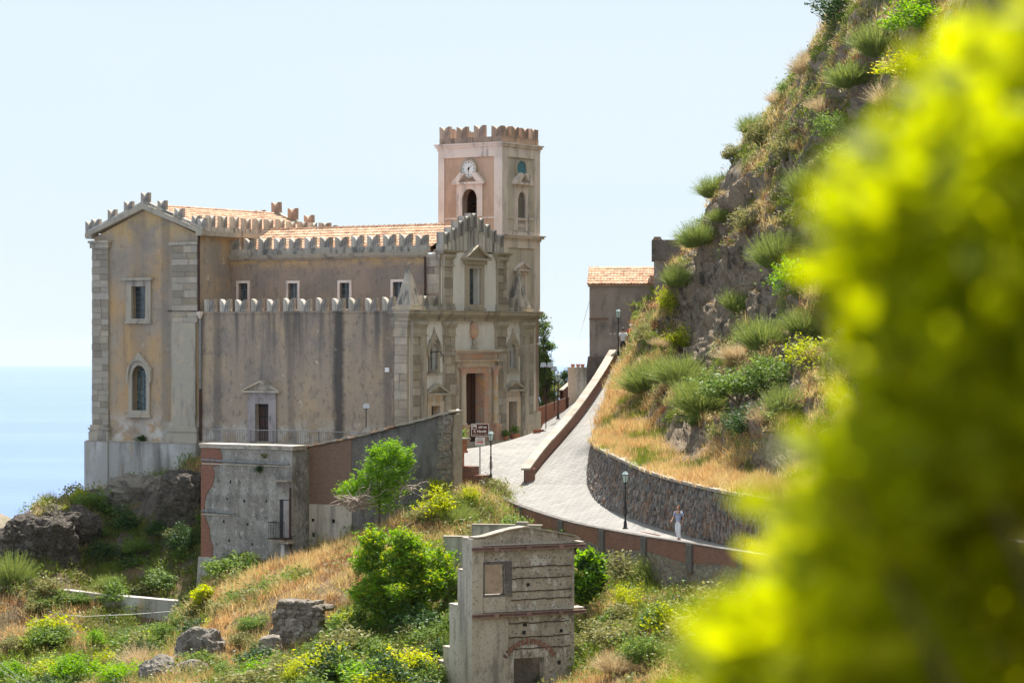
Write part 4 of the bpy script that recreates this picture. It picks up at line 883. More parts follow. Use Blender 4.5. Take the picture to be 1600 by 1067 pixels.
# --- bell tower
tx0, tx1, ty0, ty1 = -5.9, -1.0, 11.65, 16.1
TL, TR_ = SIDE(ty0), FAC(tx1)
OA, OB = (-4.02,-2.86,14.25,15.40), (13.42,14.40,13.35,15.35)
tw = MB()
tw.wall(tx0, tx1, -0.5, 19.0, [(OA[0],OA[1],OA[2],OA[3]+.68)], 0.5, T=TL)
tw.m = 1
tw.wall(ty0+.002, ty1, -0.5, 19.0, [(OB[0],OB[1],OB[2],OB[3]+.58)], 0.5, T=TR_)
tw.m = 0
tw.box(tx0, tx1, ty1-.4, ty1-.001, -0.5, 19.0); tw.box(tx0+.001, tx0+.4, ty0+.5, ty1-.4, -0.5, 19.0)
tw.box(tx0+.4, tx1-.5, ty0+.5, ty1-.4, 12.9, 13.0); tw.box(tx0+.4, tx1-.5, ty0+.5, ty1-.4, 18.7, 18.95)
sp_ = MB(TL); spandrel(sp_, OA[0], OA[1], OA[3], OA[3]+.68, 8, -0.5, -0.001); tw.v, b_ = tw.v, len(tw.v); tw.v += sp_.v; tw.f += [tuple(b_+i for i in f) for f in sp_.f]; tw.mi += [0]*len(sp_.f)
sp_ = MB(TR_); spandrel(sp_, OB[0], OB[1], OB[3], OB[3]+.58, 8, -0.5, -0.001); b_ = len(tw.v); tw.v += sp_.v; tw.f += [tuple(b_+i for i in f) for f in sp_.f]; tw.mi += [1]*len(sp_.f)
tow = tw.build('bell_tower', [V['tower'], V['tower2']], church)
def tower_band(z, steps, name='cornice'):
    c = MB()
    for h, pj in steps: c.box(tx0-pj, tx1+pj, ty0-pj, ty1+pj, z, z+h-.002); z += h
    c.build(name, V['trim'], tow)
tower_band(18.55, [(0.20,0.08),(0.16,0.17),(0.10,0.25)]); tower_band(12.72, [(0.16,0.12),(0.14,0.26),(0.08,0.34)]); tower_band(7.9, [(0.12,0.08),(0.14,0.20)])
# raised surrounds that leave sunk panels
def panel(T, a0, a1, p0, p1, z0, z1, q0, q1):
    c = MB(T); c.ring([(a0,z0),(a0,z1),(a1,z1),(a1,z0)], [(p0,q0),(p0,q1),(p1,q1),(p1,q0)], -0.02, 0.09); c.build('panel_surround', V['trim'], tow)
panel(TL, tx0, tx1+.088, -5.43, -1.55, 13.102, 18.548, 13.35, 18.10)
panel(TR_, ty0, ty1, 12.22, 15.48, 13.102, 18.548, 13.30, 18.10)
panel(TL, tx0, tx1+.088, -5.43, -1.55, 8.162, 12.718, 8.5, 12.25)
panel(TR_, ty0, ty1, 12.30, 15.48, 8.162, 12.718, 8.3, 12.25)
for T, a0, a1, o0, o1 in ((TL,-5.43,-1.55,-4.42,-2.46), (TR_,12.22,15.48,13.10,14.72)):
    c = MB(T); c.box(a0, o0-.002, 0, 0.05, 14.12, 14.22); c.box(o1+.002, a1, 0, 0.05, 14.12, 14.22); c.build('string_course', V['trim'], tow)
for T, (a0, a1, z0, zs), w in ((TL, OA, .42), (TR_, OB, .33)):
    f = MB(T); k = 8
    inn = arch_pts(a0, a1, z0-.0, zs, k); c_ = (a0+a1)/2
    out = [(a0-w, z0), (a0-w, zs)]+[(a0-w+(a1-a0+2*w)*i/k, 16.35) for i in range(1, k)]+[(a1+w, zs), (a1+w, z0)]
    out[2] = (a0-w, 16.35); out[k] = (a1+w, 16.35)
    f.ring(out, inn, -0.3, 0.11, closed=False); fo = f.build('window_frame', V['trim'], tow)
    f = MB(T); f.box(a0-w-.22, a1+w+.22, 0, 0.34, 16.353, 16.5)
    for s_ in (-1, 1):                                       # broken pediment horns
        e = a0-w-.22 if s_ < 0 else a1+w+.22
        f.prism([(e, 16.502), (e-s_*.5+s_*0, 16.502), (e-s_*.95, 17.0), (e-s_*.62, 17.12)], 0, 0.36)
    f.build('pediment', V['trim'], fo)
for c_, T, fr in ((-3.5, TL, V['clock']), (13.78, TR_, V['glass_teal'])):    # clock on one face, blank painted disc on the other
    n_ = 32
    ring_o = [(c_+.64*math.cos(2*PI*i/n_), 17.36+.64*math.sin(2*PI*i/n_)) for i in range(n_)]; ring_i = [(c_+.53*math.cos(2*PI*i/n_), 17.36+.53*math.sin(2*PI*i/n_)) for i in range(n_)]
    f = MB(T); f.ring(ring_o, ring_i, 0.0, 0.15); f.build('clock_rim', V['stone'], tow)
    f = MB(T); f.prism(ring_i, 0.0, 0.10); f.build('clock_face', fr, tow)
    if fr is V['clock']:
        f = MB(T)
        for i in range(12):                                  # dark numeral strokes round the dial
            t = 2*PI*i/12; ux, uz = math.sin(t), math.cos(t); px_, pz_ = uz, -ux
            for off in ((-.035, .035) if i % 3 else (-.05, 0, .05)):
                q = [(c_+ux*r_+px_*(off+s_), 17.36+uz*r_+pz_*(off+s_)) for r_, s_ in ((.37,-.012),(.47,-.012),(.47,.012),(.37,.012))]
                f.prism(q, 0.101, 0.106)
        f.build('clock_numerals', V['black'], tow)
        for t, ln, wd_ in ((R(48), .40, .025), (R(182), .43, .03)):
            ux, uz = math.sin(t), math.cos(t); f = MB(T)
            f.prism([(c_-ux*.1+uz*wd_, 17.36-uz*.1-ux*wd_), (c_+ux*ln, 17.36+uz*ln), (c_-ux*.1-uz*wd_, 17.36-uz*.1+ux*wd_)], 0.112 if ln < .42 else 0.122, 0.12 if ln < .42 else 0.13); f.build('clock_hand', V['black'], tow)
        f = MB(T); f.prism([(c_+.06*math.cos(2*PI*i/10), 17.36+.06*math.sin(2*PI*i/10)) for i in range(10)], .101, .14); f.build('clock_boss', V['black'], tow)
bl = MB(); bl.lathe((-3.45, 12.75, 14.15), [(0.52,0),(0.50,0.06),(0.40,0.2),(0.34,0.55),(0.28,0.8),(0.12,0.95),(0.05,0.97)], 16); bl.box(-4.1, -2.8, 12.65, 12.85, 15.2, 15.4); bl.tube([(-3.45,12.75,15.12),(-3.45,12.75,15.3)], .06)
bl.build('bell', V['bronze'], tow, smooth=False)
for i in range(5):
    a = OB[0]+.10+i*(OB[1]-OB[0]-.2)/4
    MB().lathe((tx1-.02, a, 13.36), [(0.06,0),(0.05,0.06),(0.035,0.15),(0.07,0.33),(0.035,0.55),(0.06,0.68)], 8).build('baluster', V['trim'], tow)
c = MB(TR_); c.box(OB[0], OB[1], -0.15, 0.12, 14.06, 14.2); c.build('balustrade_rail', V['trim'], tow)
f = MB(TR_); f.ring([(13.3,8.6),(13.3,10.75),(14.5,10.75),(14.5,8.6)], [(13.5,8.75),(13.5,10.55),(14.3,10.55),(14.3,8.75)], 0, 0.10); f.box(13.72, 14.08, 0, 0.06, 8.9, 10.3); fo = f.build('blind_window', V['trim'], tow)
f = MB(TR_); pediment(f, 12.95, 14.85, 10.76, 0.62, 0.28, 0.12); f.build('pediment', V['trim'], fo)
c = MB(); c.box(tx0+.02, tx1-.02, ty0+.02, ty0+.34, 19.012, 19.38); c.box(tx0+.02, tx1-.02, ty1-.34, ty1-.02, 19.012, 19.38)
c.box(tx1-.34, tx1-.021, ty0+.341, ty1-.341, 19.012, 19.38); c.box(tx0+.021, tx0+.34, ty0+.341, ty1-.341, 19.012, 19.38); c.build('parapet', V['merlon_red'], tow)
me_ = merlon_mesh('merlon', 0.80, 0.74, 0.32, V['merlon_red'], 0.34)
for i in range(4):
    x = tx0+.42+i*1.353; y = ty0+.42+i*1.203
    put(me_, tow, (x, ty0+.18, 19.382)); put(me_, tow, (x, ty1-.18, 19.382))
    if 0 < i < 3: put(me_, tow, (tx1-.18, y, 19.382), R(90)); put(me_, tow, (tx0+.18, y, 19.382), R(90))
hm = merlon_mesh('merlon', 0.50, 0.72, 0.30, V['merlon_red'], 0.34)
for y in (ty0+.60, ty1-.60):
    put(hm, tow, (tx1-.19, y, 19.383), R(90)); put(hm, tow, (tx0+.19, y, 19.383), R(90))
MB(TR_).box(ty0, ty1, 0.001, 0.16, -0.5, 1.6).build('tower_base', V['stone'], tow)
# ------------------------------------------------------------------ street, ramp, terrace and their walls
def uv_strip(name, rows, mat_, parent=None, closed=False, smooth=False, kind=None):
    """rows: list of cross-sections (equal point counts); UV = (distance along, distance across)"""
    A = np.array(rows, float); n, k, _ = A.shape
    along = np.concatenate([[0], np.cumsum(np.linalg.norm(np.diff(A.mean(1), axis=0), axis=1))])
    v = A.reshape(-1, 3); f = grid_faces(n, k)
    me = np_mesh(name, v, f, mat_, smooth)
    across = np.concatenate([[0], np.cumsum(np.linalg.norm(np.diff(A[n//2], axis=0), axis=1))])
    uv = me.uv_layers.new(name='UVMap'); idx = np.empty(len(me.loops), dtype=np.int32); me.loops.foreach_get('vertex_index', idx)
    co = np.stack([along[idx//k], across[idx % k]], -1).astype(np.float32); uv.data.foreach_set('uv', co.ravel())
    return link(name, me, None, parent)
def resample(pts, step=0.6, m=None):
    A = np.array(pts, float); d = catmull(A, max(20, len(A)*12))
    L_ = np.concatenate([[0], np.cumsum(np.linalg.norm(np.diff(d, axis=0), axis=1))]); m = m or max(2, int(L_[-1]/step))
    t = np.linspace(0, L_[-1], m); return np.stack([np.interp(t, L_, d[:, i]) for i in range(3)], -1)
def perp(A):
    t = np.gradient(A, axis=0); t[:,2] = 0; t /= np.linalg.norm(t, axis=1, keepdims=True)+1e-9
    return np.stack([t[:,1], -t[:,0], 0*t[:,0]], -1)         # to the right of travel

ROAD = [((1650,945,88),(1650,932,93)),((1450,910,98),(1450,903,103)),((1300,885,106),(1300,878,110.6)),((1190,866,113),(1190,860,117)),((1120,855,117.5),(1120,847,121.6)),
 ((1060,845,121.5),(1060,833,126)),((1000,836,126),(1000,815,131)),((950,827,130),(955,795,135.6)),((900,817,134),(926,772,139.7)),((850,803,138),(917,753,143.2)),
 ((800,785,142),(875,752,145.2)),((770,768,145),(830,750,147.4)),((742,742,148.5),(826,735,149)),((716,713,151.5),(836,714,152)),((712,703,153.7),(852,690,155.6)),
 ((733,703,155.8),(868,672,158)),((780,697,159.2),(885,655,161)),((829,689,163.4),(905,632,165)),((846,669,168.5),(925,612,168)),((850,652,173),(938,598,171.5))]
rl = np.array([P(*a) for a, b in ROAD]); rr = np.array([P(*b) for a, b in ROAD]); rl[:13,2] -= 0.30
RL = catmull(rl, 120); RRt = catmull(rr, 120)
rows = [[RL[i]+(RRt[i]-RL[i])*t for t in np.linspace(0, 1, 9)] for i in range(120)]
o = uv_strip('street', rows, V['paving']); tag(o, 'pale grey paved street curving up to the church', 'street', kind='structure')
o.location.z = 0.0
RAMP = [((822,762,144.5),(905,768,140.5)),((828,752,147),(917.5,752,143.2)),((850,722,150),(920,715,146.6)),((880,688,153.5),(926,683,149.2)),((910,650,157),(942,640,155.3)),((940,606,161),(955,600,160.3)),((965,566,164.5),(971,561,166)),((985,545,172),(995,541,174)),((1010,530,182),(1030,528,184))]
al = np.array([P(*a) for a, b in RAMP]); ar = np.array([P(*b) for a, b in RAMP])
w = ar-al; wl_ = np.linalg.norm(w[:, :2], axis=1, keepdims=True)
for i in range(3, len(RAMP)):                                # keep the lane at least 2.6 m wide where the wall hides its edge
    if wl_[i, 0] < 2.6: ar[i, :2] = al[i, :2]+np.array([0.93, 0.36])*2.6
al[0,2] -= 0.7; ar[0,2] -= 0.7; al[1,2] += .02; ar[1,2] += .02
AL = catmull(al, 70); AR = catmull(ar, 70)
rows = [[AL[i]+(AR[i]-AL[i])*t for t in np.linspace(-0.06, 1.08, 7)] for i in range(70)]
o = uv_strip('ramp_lane', rows, V['paving']); tag(o, 'steep pale paved lane climbing right of the church', 'lane', kind='structure')

def brick_uv(src):                                           # same brick, laid along the wall instead of along x
    m = src.copy()
    for nd in m.node_tree.nodes:
        if nd.type == 'TEX_BRICK':
            mp = nd.inputs['Vector'].links[0].from_node; tc = mp.inputs['Vector'].links[0].from_node
            mp.inputs['Rotation'].default_value = (0,0,0); m.node_tree.links.new(tc.outputs['UV'], mp.inputs['Vector'])
    return m
V['brick_uv'] = brick_uv(V['brick_parapet'])
def wall_rows(A, side, t, zt, zb):                           # vertical wall section under a top line A
    N_ = perp(A)*side; rows = []
    for i in range(len(A)):
        p = A[i]; q = p+N_[i]*t; b = zb[i] if hasattr(zb, '__len__') else p[2]+zb
        rows.append([(p[0],p[1],b), (p[0],p[1],p[2]+zt), (q[0],q[1],p[2]+zt), (q[0],q[1],b)])
    return rows
# brick parapet on the outer edge of the street; outer face is the visible one
top = np.array([P(*a) for a, b in ROAD[:13]])[::-1]; TOP = resample(top, 0.5)
pw = empty('parapet_wall', tuple(TOP[0]), 0, 'red brick parapet wall with dark pillars along the curving street edge', 'wall')
def local(rows, o): return [[tuple(np.array(p)-np.array(o)) for p in r] for r in rows]
base_z = TOP[:,2]-0.85-0.10*np.sin(np.arange(len(TOP))*0.35)
uv_strip('brick_face', local(wall_rows(TOP, -1, 0.32, -0.06, base_z), TOP[0]), V['brick_uv'], pw)
TC = TOP+perp(TOP)*0.04
uv_strip('coping', local([[r[0], r[1], r[2], r[3], r[0]] for r in wall_rows(TC, -1, 0.40, 0.0, TC[:,2]-0.058)], TOP[0]), V['dark_render'], pw)
TB = TOP-perp(TOP)*0.02
gz = np.minimum(h_smooth(TB[:, :2])-1.5, base_z-1.0)
rb = wall_rows(TB, -1, 0.5, 0.0, gz)
rb = [[(x[0], x[1], base_z[i]+0.002 if j in (1, 2) else x[2]) for j, x in enumerate(r)] for i, r in enumerate(rb)]
uv_strip('retaining_base', local(rb, TOP[0]), V['rubble2'], pw)
N_ = perp(TOP); step = 0
for i in range(5, len(TOP)-2, 11):
    p = TOP[i]-TOP[0]; t_ = TOP[i+1]-TOP[i-1]; an = math.atan2(t_[1], t_[0])
    mb = MB(); mb.box(-.30, .30, -.10, .16, base_z[i]-TOP[i][2]-0.15-0.5*random.random(), -0.075)
    po = mb.build('pillar', V['dark_render'], pw); po.location = tuple(p+N_[i]*0.0); po.rotation_euler = (0, 0, an)
# ramp wall: brick sides and pale cap stones, each stone its own piece
RW = resample([P(828,752,147.0), P(850,722,150), P(880,688,153.5), P(910,650,157), P(940,606,161), P(963,567,164.6)], 0.9)
RW[:,2] += 0.72
rw = empty('ramp_wall', tuple(RW[0]), 0, 'low brick wall with pale stone cap climbing beside the ramp', 'wall')
uv_strip('brick_face', local(wall_rows(RW, -1, 0.36, 0.0, RW[:,2]-2.0), RW[0]), V['brick_uv'], rw)
p0 = RW[0]-RW[0]; N0 = perp(RW)[0]
MB().box(-.30, .30, -.10, .46, -1.9, 0.02).build('end_pillar', V['brick_parapet'], rw)
NN = perp(RW)
for i in range(len(RW)-1):
    a, b = RW[i]-RW[0], RW[i+1]-RW[0]; n = NN[i]; g = (b-a)*0.008
    q = [a+g+n*.08, b-g+n*.08, b-g-n*.46, a+g-n*.46]
    if i == 0: q[0] = q[0]-(b-a)*.3; q[3] = q[3]-(b-a)*.3
    vs = [tuple(x+np.array([0,0,0.022])) for x in q]+[tuple(x+np.array([0,0,0.13+0.01*random.random()])) for x in q]
    MB().add(vs, [(3,2,1,0),(4,5,6,7),(0,1,5,4),(1,2,6,5),(2,3,7,6),(3,0,4,7)]).build('cap_stone', V['capstone'], rw)
# curved stone retaining wall under the cliff
wt = [P(*c) for c in [(927,683,148.9),(930,697,143.6),(957,712,137.4),(1020,740,130.4),(1100,762,123.4),(1180,778,116.6),(1300,800,108),(1450,825,99),(1650,860,88)]]
wb = [P(*c) for c in [(924,688,148.8),(917,754,143.0),(935,783,137.6),(1001,817,130.9),(1088,841,123.8),(1186,862,117),(1300,882,110),(1450,907,102.4),(1650,938,92.4)]]
WT = resample(wt, m=150); WB = catmull(np.array(wb), 150); WB[:,2] -= 0.25
sw = empty('stone_retaining_wall', tuple(WB[8]), 0, 'curved dark rubble stone retaining wall below the dry grass bank', 'wall')
rows = []
for i in range(150):
    r = [WB[i]+(WT[i]-WB[i])*t for t in np.linspace(0, 1, 14)]
    rows.append(r)
A = np.array(rows); nA = np.cross(np.gradient(A, axis=1), np.gradient(A, axis=0)); nA /= np.linalg.norm(nA, axis=-1, keepdims=True)+1e-9
nA *= np.where((nA*np.array([-0.6,-0.8,0.1])).sum(-1, keepdims=True) < 0, -1, 1)
A2 = A+nA*(fbm(A.reshape(-1,3), 1.8, 3, 0.5, 77).reshape(150,14,1)*0.07)
uv_strip('wall_face', local([[tuple(p) for p in r] for r in A2], WB[8]), V['rubble'], sw, smooth=False)
N_ = perp(WT); capo = [[tuple(WT[i]+N_[i]*s_+np.array([0,0,dz])) for s_, dz in ((-.12,-.05),(-.12,.09),(.45,.09),(.45,-.3))] for i in range(150)]
mean_in = CVf.mean(0)
if np.dot(N_[75][:2], (mean_in-WT[75])[:2]) < 0: capo = [[tuple(WT[i]-N_[i]*s_+np.array([0,0,dz])) for s_, dz in ((-.12,-.05),(-.12,.09),(.45,.09),(.45,-.3))] for i in range(150)]
uv_strip('wall_cap', local(capo, WB[8]), V['capstone'], sw)
sv = []; sf = []                                             # face stones in relief
for _ in range(3000):
    i = random.randrange(2, 118); j = random.uniform(0.03, 0.97); k = int(j*13); fr = j*13-k
    c = A[i][k]*(1-fr)+A[i][min(k+1,13)]*fr+(A[i+1][k]-A[i][k])*random.random()
    n = nA[i][k]; u = A[i+1][k]-A[i][k]; u = u/np.linalg.norm(u); wv = np.cross(n, u)
    su, sw_, sn = random.uniform(.07,.17), random.uniform(.10,.26), random.uniform(.03,.11); b = len(sv)
    tl = random.uniform(-.5, .5); u2 = u*math.cos(tl)+wv*math.sin(tl); w2 = -u*math.sin(tl)+wv*math.cos(tl)
    for du_, dw_ in ((-1,-.8),(.8,-1),(1,.8),(-.8,1)):
        sv.append(c+u2*su*du_+w2*sw_*dw_-n*.03)
    for du_, dw_ in ((-.7,-.6),(.6,-.7),(.7,.6),(-.6,.7)):
        sv.append(c+u2*su*du_+w2*sw_*dw_+n*sn*random.uniform(.7,1.1))
    sf += [(b+4,b+5,b+6,b+7),(b,b+1,b+5,b+4),(b+1,b+2,b+6,b+5),(b+2,b+3,b+7,b+6),(b+3,b,b+4,b+7)]
def island_mat():
    m, nt, N, L, b = new_mat('wall_stones'); ge = N.new('ShaderNodeNewGeometry'); rp = N.new('ShaderNodeValToRGB')
    cols = [(0.09,0.08,0.078),(0.19,0.17,0.155),(0.14,0.125,0.125),(0.26,0.23,0.20),(0.23,0.13,0.08),(0.13,0.115,0.105),(0.32,0.29,0.26)]
    for i, c in enumerate(cols):
        e = rp.color_ramp.elements[i] if i < 2 else rp.color_ramp.elements.new(1.0); e.position = i/(len(cols)-1); e.color = (*c, 1)
    L.new(ge.outputs['Random Per Island'], rp.inputs[0])
    c = mixc(nt, remap(nt, noise(nt, coords(nt), 6, 6), 0.4, 0.72, 0, 0.6), rp.outputs[0], (0.10,0.085,0.075)); c = mixc(nt, remap(nt, noise(nt, coords(nt), 0.7, 4), 0.5, 0.7, 0, 0.5), c, (0.24,0.14,0.075))
    L.new(c, b.inputs['Base Color']); b.inputs['Roughness'].default_value = 0.95; bump(nt, b, noise(nt, coords(nt), 18, 6), 0.6, 0.03); return m
V['wall_stones'] = island_mat()
o = link('face_stones', np_mesh('face_stones', np.array(sv)-WB[8], np.array(sf), V['wall_stones']), None, sw); o['kind'] = 'stuff'

# terrace in front of the church's side wall (church axes)
def ch(x, y, z): M_ = Matrix.Translation(CH0)@Matrix.Rotation(CHR, 4, 'Z'); return tuple(M_@Vector((x, y, z)))
pl = [(-15.5,-0.02),(-9.3,-8.2),(-2.6,-8.2),(-2.6,-3.3),(4.2,-3.3),(4.0,-1.0),(1.6,-0.6),(0.9,0.6),(0.0,0.5),(-0.4,-0.02)]
mb = MB(); mb.hprism(pl, -7.5, -0.12); o = mb.build('terrace', V['concrete']); o.location = CH0; o.rotation_euler = (0, 0, CHR)
tag(o, 'concrete terrace along the side wall of the church', 'terrace', kind='structure')
# front steps along the facade, following the slope of the square
mb = MB(); mb.hprism([(0.0,0.6),(1.05,0.5),(0.95,13.3),(0.0,13.5)], -1.8, -0.03); mb.hprism([(0.0,0.8),(1.45,0.9),(1.3,9.5),(0.0,9.5)], -1.9, -0.20)
o = mb.build('church_steps', V['stone']); o.location = CH0; o.rotation_euler = (0, 0, CHR); tag(o, 'worn low stone step along the foot of the church facade', 'step')

# railing on the terrace
def railing(p0, p1, h, n_bar, name, label, mt, group=None):
    p0, p1 = Vector(p0), Vector(p1); d = p1-p0; r = empty(name, tuple(p0), 0, label, 'railing', group)
    MB().tube([(0,0,h), tuple(d+Vector((0,0,h)))], 0.025, 6).build('top_rail', mt, r); MB().tube([(0,0,.08), tuple(d+Vector((0,0,.08)))], 0.02, 6).build('bottom_rail', mt, r)
    b0 = None; k = int(d.length/1.8)+1
    for i in range(n_bar+1):
        q = d*(i/n_bar)
        if b0 is None: b0 = MB().tube([(0,0,.08),(0,0,h)], 0.011, 4).build('bar', mt, r)
        else: b0 = copy_part(b0, r, tuple(q))
    for i in range(k+1):
        MB().tube([tuple(d*(i/k)), tuple(d*(i/k)+Vector((0,0,h+.04)))], 0.03, 6).build('post', mt, r)
    return r
railing(ch(-11.6,-5.0,-0.12), ch(0.4,-5.0,-0.12), 1.0, 90, 'terrace_railing', 'thin grey metal railing along the terrace beside the church door', V['rail'])
# ------------------------------------------------------------------ houses and ruins
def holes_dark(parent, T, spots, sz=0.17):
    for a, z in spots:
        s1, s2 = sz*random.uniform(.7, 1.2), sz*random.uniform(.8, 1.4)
        MB(T).box(a-s1/2, a+s1/2, -0.03, 0.008, z-s2/2, z+s2/2).build('putlog_shade', V['hole'], parent)  # solid dark block on the wall face, a hole's shade as colour
# house under the terrace, brick quoin on its left
H1 = P(316, 893, 152.0)
h1 = empty('terrace_house', H1, CHR, 'tall grey rendered house wall with red brick corner under the terrace', 'house')
T = SIDE(0.0); HT = 7.62
mb = MB(T); mb.box(0.0, 6.75, -6.0, 0.0, -1.5, HT-0.25); wo = mb.build('wall', V['rough_plaster'], h1)
mb = MB(T); mb.box(-0.12, 6.85, -1.2, 0.10, HT-0.249, HT-0.10); mb.box(-0.16, 6.9, -1.2, 0.16, HT-.099, HT); mb.build('roof_edge', V['concrete'], h1)
rg = random.Random(4); pts_r = [(0.55+0.35*math.sin(z*1.3)+rg.uniform(-.12,.12)+(0.75 if z > 6.4 else 0), z) for z in np.arange(0.9, 7.37, 0.28)]
mb = MB(T); mb.prism([(-0.06,0.9)]+[(x, z) for x, z in pts_r]+[(-0.06,7.36)], 0.002, 0.05); mb.build('brick_quoin', V['brick'], h1)
mb = MB(T); mb.taper(-0.3, 1.1, -1, 0.22, -1.2, 0.9, 0.12, 0.08); mb.build('corner_footing', V['plinth'], h1)
for z0, x1 in ((6.55, 6.6), (3.55, 2.55)):
    MB().tube([(0.05,-0.12,z0+.1),(x1*.5,-0.13,z0+.04),(x1,-0.12,z0)], 0.06, 8).build('pipe', V['zinc'], h1)
    MB(T).box(0.02, x1, 0, 0.07, z0-.16, z0-.08).build('ledge', V['concrete'], h1)
holes_dark(h1, T, [(2.15,5.4),(1.9,4.4),(3.2,4.3),(4.85,4.35),(1.65,3.05),(3.45,2.95),(2.05,1.95),(3.8,1.8),(2.1,.95),(4.0,.85)], .13)
# balcony at the inner corner
bl = MB(T); bl.box(5.55, 6.75, 0, 0.75, 2.1, 2.22); bl.box(5.6, 6.9, 0, 0.6, 1.98, 2.098); bo = bl.build('balcony', V['concrete'], h1)
MB(T).box(5.45, 6.82, 0, 0.82, 2.222, 2.26).build('balcony_slab_edge', V['rust'], bo)
bar = None
for i in range(11):
    x = 5.6+i*.115; MB().tube([(x,-.74,2.26),(x,-.74,3.2)], .015, 4).build('balcony_bar', V['iron'], bo)
for i in range(5):
    y = -.1-i*.15; MB().tube([(5.58,y,2.26),(5.58,y,3.2)], .015, 4).build('balcony_bar', V['iron'], bo)
MB().tube([(5.58,-.02,3.2),(5.58,-.74,3.2),(6.76,-.74,3.2)], .025, 5).build('handrail', V['iron'], bo)
mb = MB(T); mb.box(5.85, 6.55, 0.001, 0.03, 2.27, 4.5); do = mb.build('balcony_door', V['door_black'], h1); MB(T).box(6.15, 6.55, 0.031, 0.06, 2.3, 4.45).build('shutter', V['frame_lilac'], do)
MB(T).box(5.95, 6.2, 0.001, 0.05, -0.6, 1.9).build('white_strip', V['sign_white'], h1)
MB().tube([(6.68,-.1,5.2),(6.68,-.1,-.4)], .06, 6).build('drain_pipe', V['rust'], h1)
mb = MB(T); mb.box(5.6, 6.75, 0.0, 0.5, 5.55, 5.62); mb.build('canopy', V['capstone'], h1)

# shed-roofed ruin with brick and dark render, next to it
H2 = P(470, 890, 150.0)
h2 = empty('ruined_house', H2, CHR, 'ruined house wall with sloping tiled top, half brick and half dark render', 'house')
def rt(a): return np.interp(a, [0, 3.7, 3.701, 10.75], [7.05, 7.75, 7.72, 9.32])
mb = MB(T); mb.prism([(3.7,-1.5),(10.2,-1.5),(10.2,rt(10.2)),(3.7,rt(3.7001))], -0.7, 0.0); mb.build('rendered_wall', V['dark_render'], h2)
mb = MB(T); mb.prism([(0.42,3.9),(3.698,3.9),(3.698,rt(3.69)),(0.42,rt(.42))], -0.7, 0.02); mb.build('brick_wall', V['brick2'], h2)
mb = MB(T); mb.box(0.42, 3.698, -0.7, 0.0, -1.5, 3.898); lw = mb.build('lower_wall', V['concrete'], h2)
holes_dark(h2, T, [(0.9,2.95),(0.95,2.1),(0.9,1.1),(2.4,2.95),(3.1,1.4)], .2)
mb = MB(T); mb.box(0.0, 0.40, -0.7, 0.10, -1.5, rt(0.2)); mb.build('brick_pier', V['brick2'], h2)
mb = MB(T)
for z in np.arange(-0.6, 9.0, .34):
    mb.box(10.2+random.uniform(-.5,-.02), 10.75+random.uniform(-.1,.06), -.75+random.uniform(-.1,.05), .08+random.uniform(-.03,.07), z, z+.33)
mb.build('rubble_pier', V['rubble2'], h2)
mb = MB(T); mb.box(10.35, 10.82, -.9, -0.1, -.6, rt(10.7)-.05); mb.build('pier_sunlit_face', V['capstone'], h2)  # pale stone paints the sunlight on the pier's right side
mb = MB(T); mb.box(3.0, 4.6, 0.001, 0.03, -0.8, 0.9); mb.build('opening_shade', V['hole'], h2)  # dark sheet on the wall paints the shade of an opening
rg = random.Random(9)
for seg in ((-0.15, 3.65), (3.72, 10.85)):                   # clay tiles along the raking wall top, each its own piece
    a = seg[0]
    while a < seg[1]-.1:
        wd_ = rg.uniform(.36, .48); b = min(a+wd_, seg[1]); z0, z1 = float(rt(a))+.02, float(rt(b))+.02
        for dep in (0.12,):
            mb = MB(T); jz = rg.uniform(0, .05)
            mb.prism([(a, z0+jz), (b+.06, z1+jz), (b+.06, z1+.09+jz), (a, z0+.14+jz)], dep-.95, dep+.06+rg.uniform(-.07,.07)); mb.build('roof_tile', V['tile'] if rg.random() < .3 else V['capstone'], h2)
        a = b
mb = MB(T); mb.box(5.2, 7.6, -2.9, -2.4, -1.0, 8.55); mb.build('back_parapet', V['brick2'], h2)

# concrete ruin facade in the foreground
RU = P(737, 838, 113.0); RU = (RU[0], RU[1], -16.6)
ru = empty('ruin_facade', RU, R(25), 'roofless concrete ruin facade with pink steel beams and a window hole', 'ruin')
zt = lambda py, D=113.5: (CY-py)/FPX*D+16.6
E0, AP = zt(840), zt(815); B1, B2 = zt(856), zt(960); WIN = (0.62, 1.62, zt(929), zt(881)); DR = (2.05, 3.55, 0.0, zt(1030))
mb = MB(T); mb.wall(0.5, 5.05, -1, B1+.25, [WIN, DR], .45); mb.prism([(0.5,B1+.252),(5.05,B1+.252),(5.05,E0-.05),(3.3,AP-.42),(2.6,AP-.30),(1.7,AP-.42),(0.5,E0-.02)], -.45, 0.0)
ru_w = mb.build('wall', V['ruin_render'], ru)
mb = MB(T); mb.box(0.0, 0.52, -.5, .06, -1, E0-.02); mb.box(0.521, WIN[0]-.04, 0.001, .045, B2, B1+.3); mb.box(0.521, 1.62, 0.001, .045, B2, WIN[2]-.08); mb.box(0.521, 1.75, .001, .05, -1, B2-.05); mb.build('concrete_pilaster', V['concrete'], ru)
for d0, d1, zz in ((.502, .95, zt(842)), (.952, 1.5, zt(893)), (1.502, 2.4, zt(950)), (2.402, 3.1, zt(1020)), (3.102, 3.8, zt(1045))):
    mb = MB(T); mb.box(-0.02, .48, -d1, -d0, -1, zz); mb.box(-.05, .5, -d1, -d0-.01, zz+.001, zz+.07); mb.build('stepped_buttress', V['concrete'], ru)
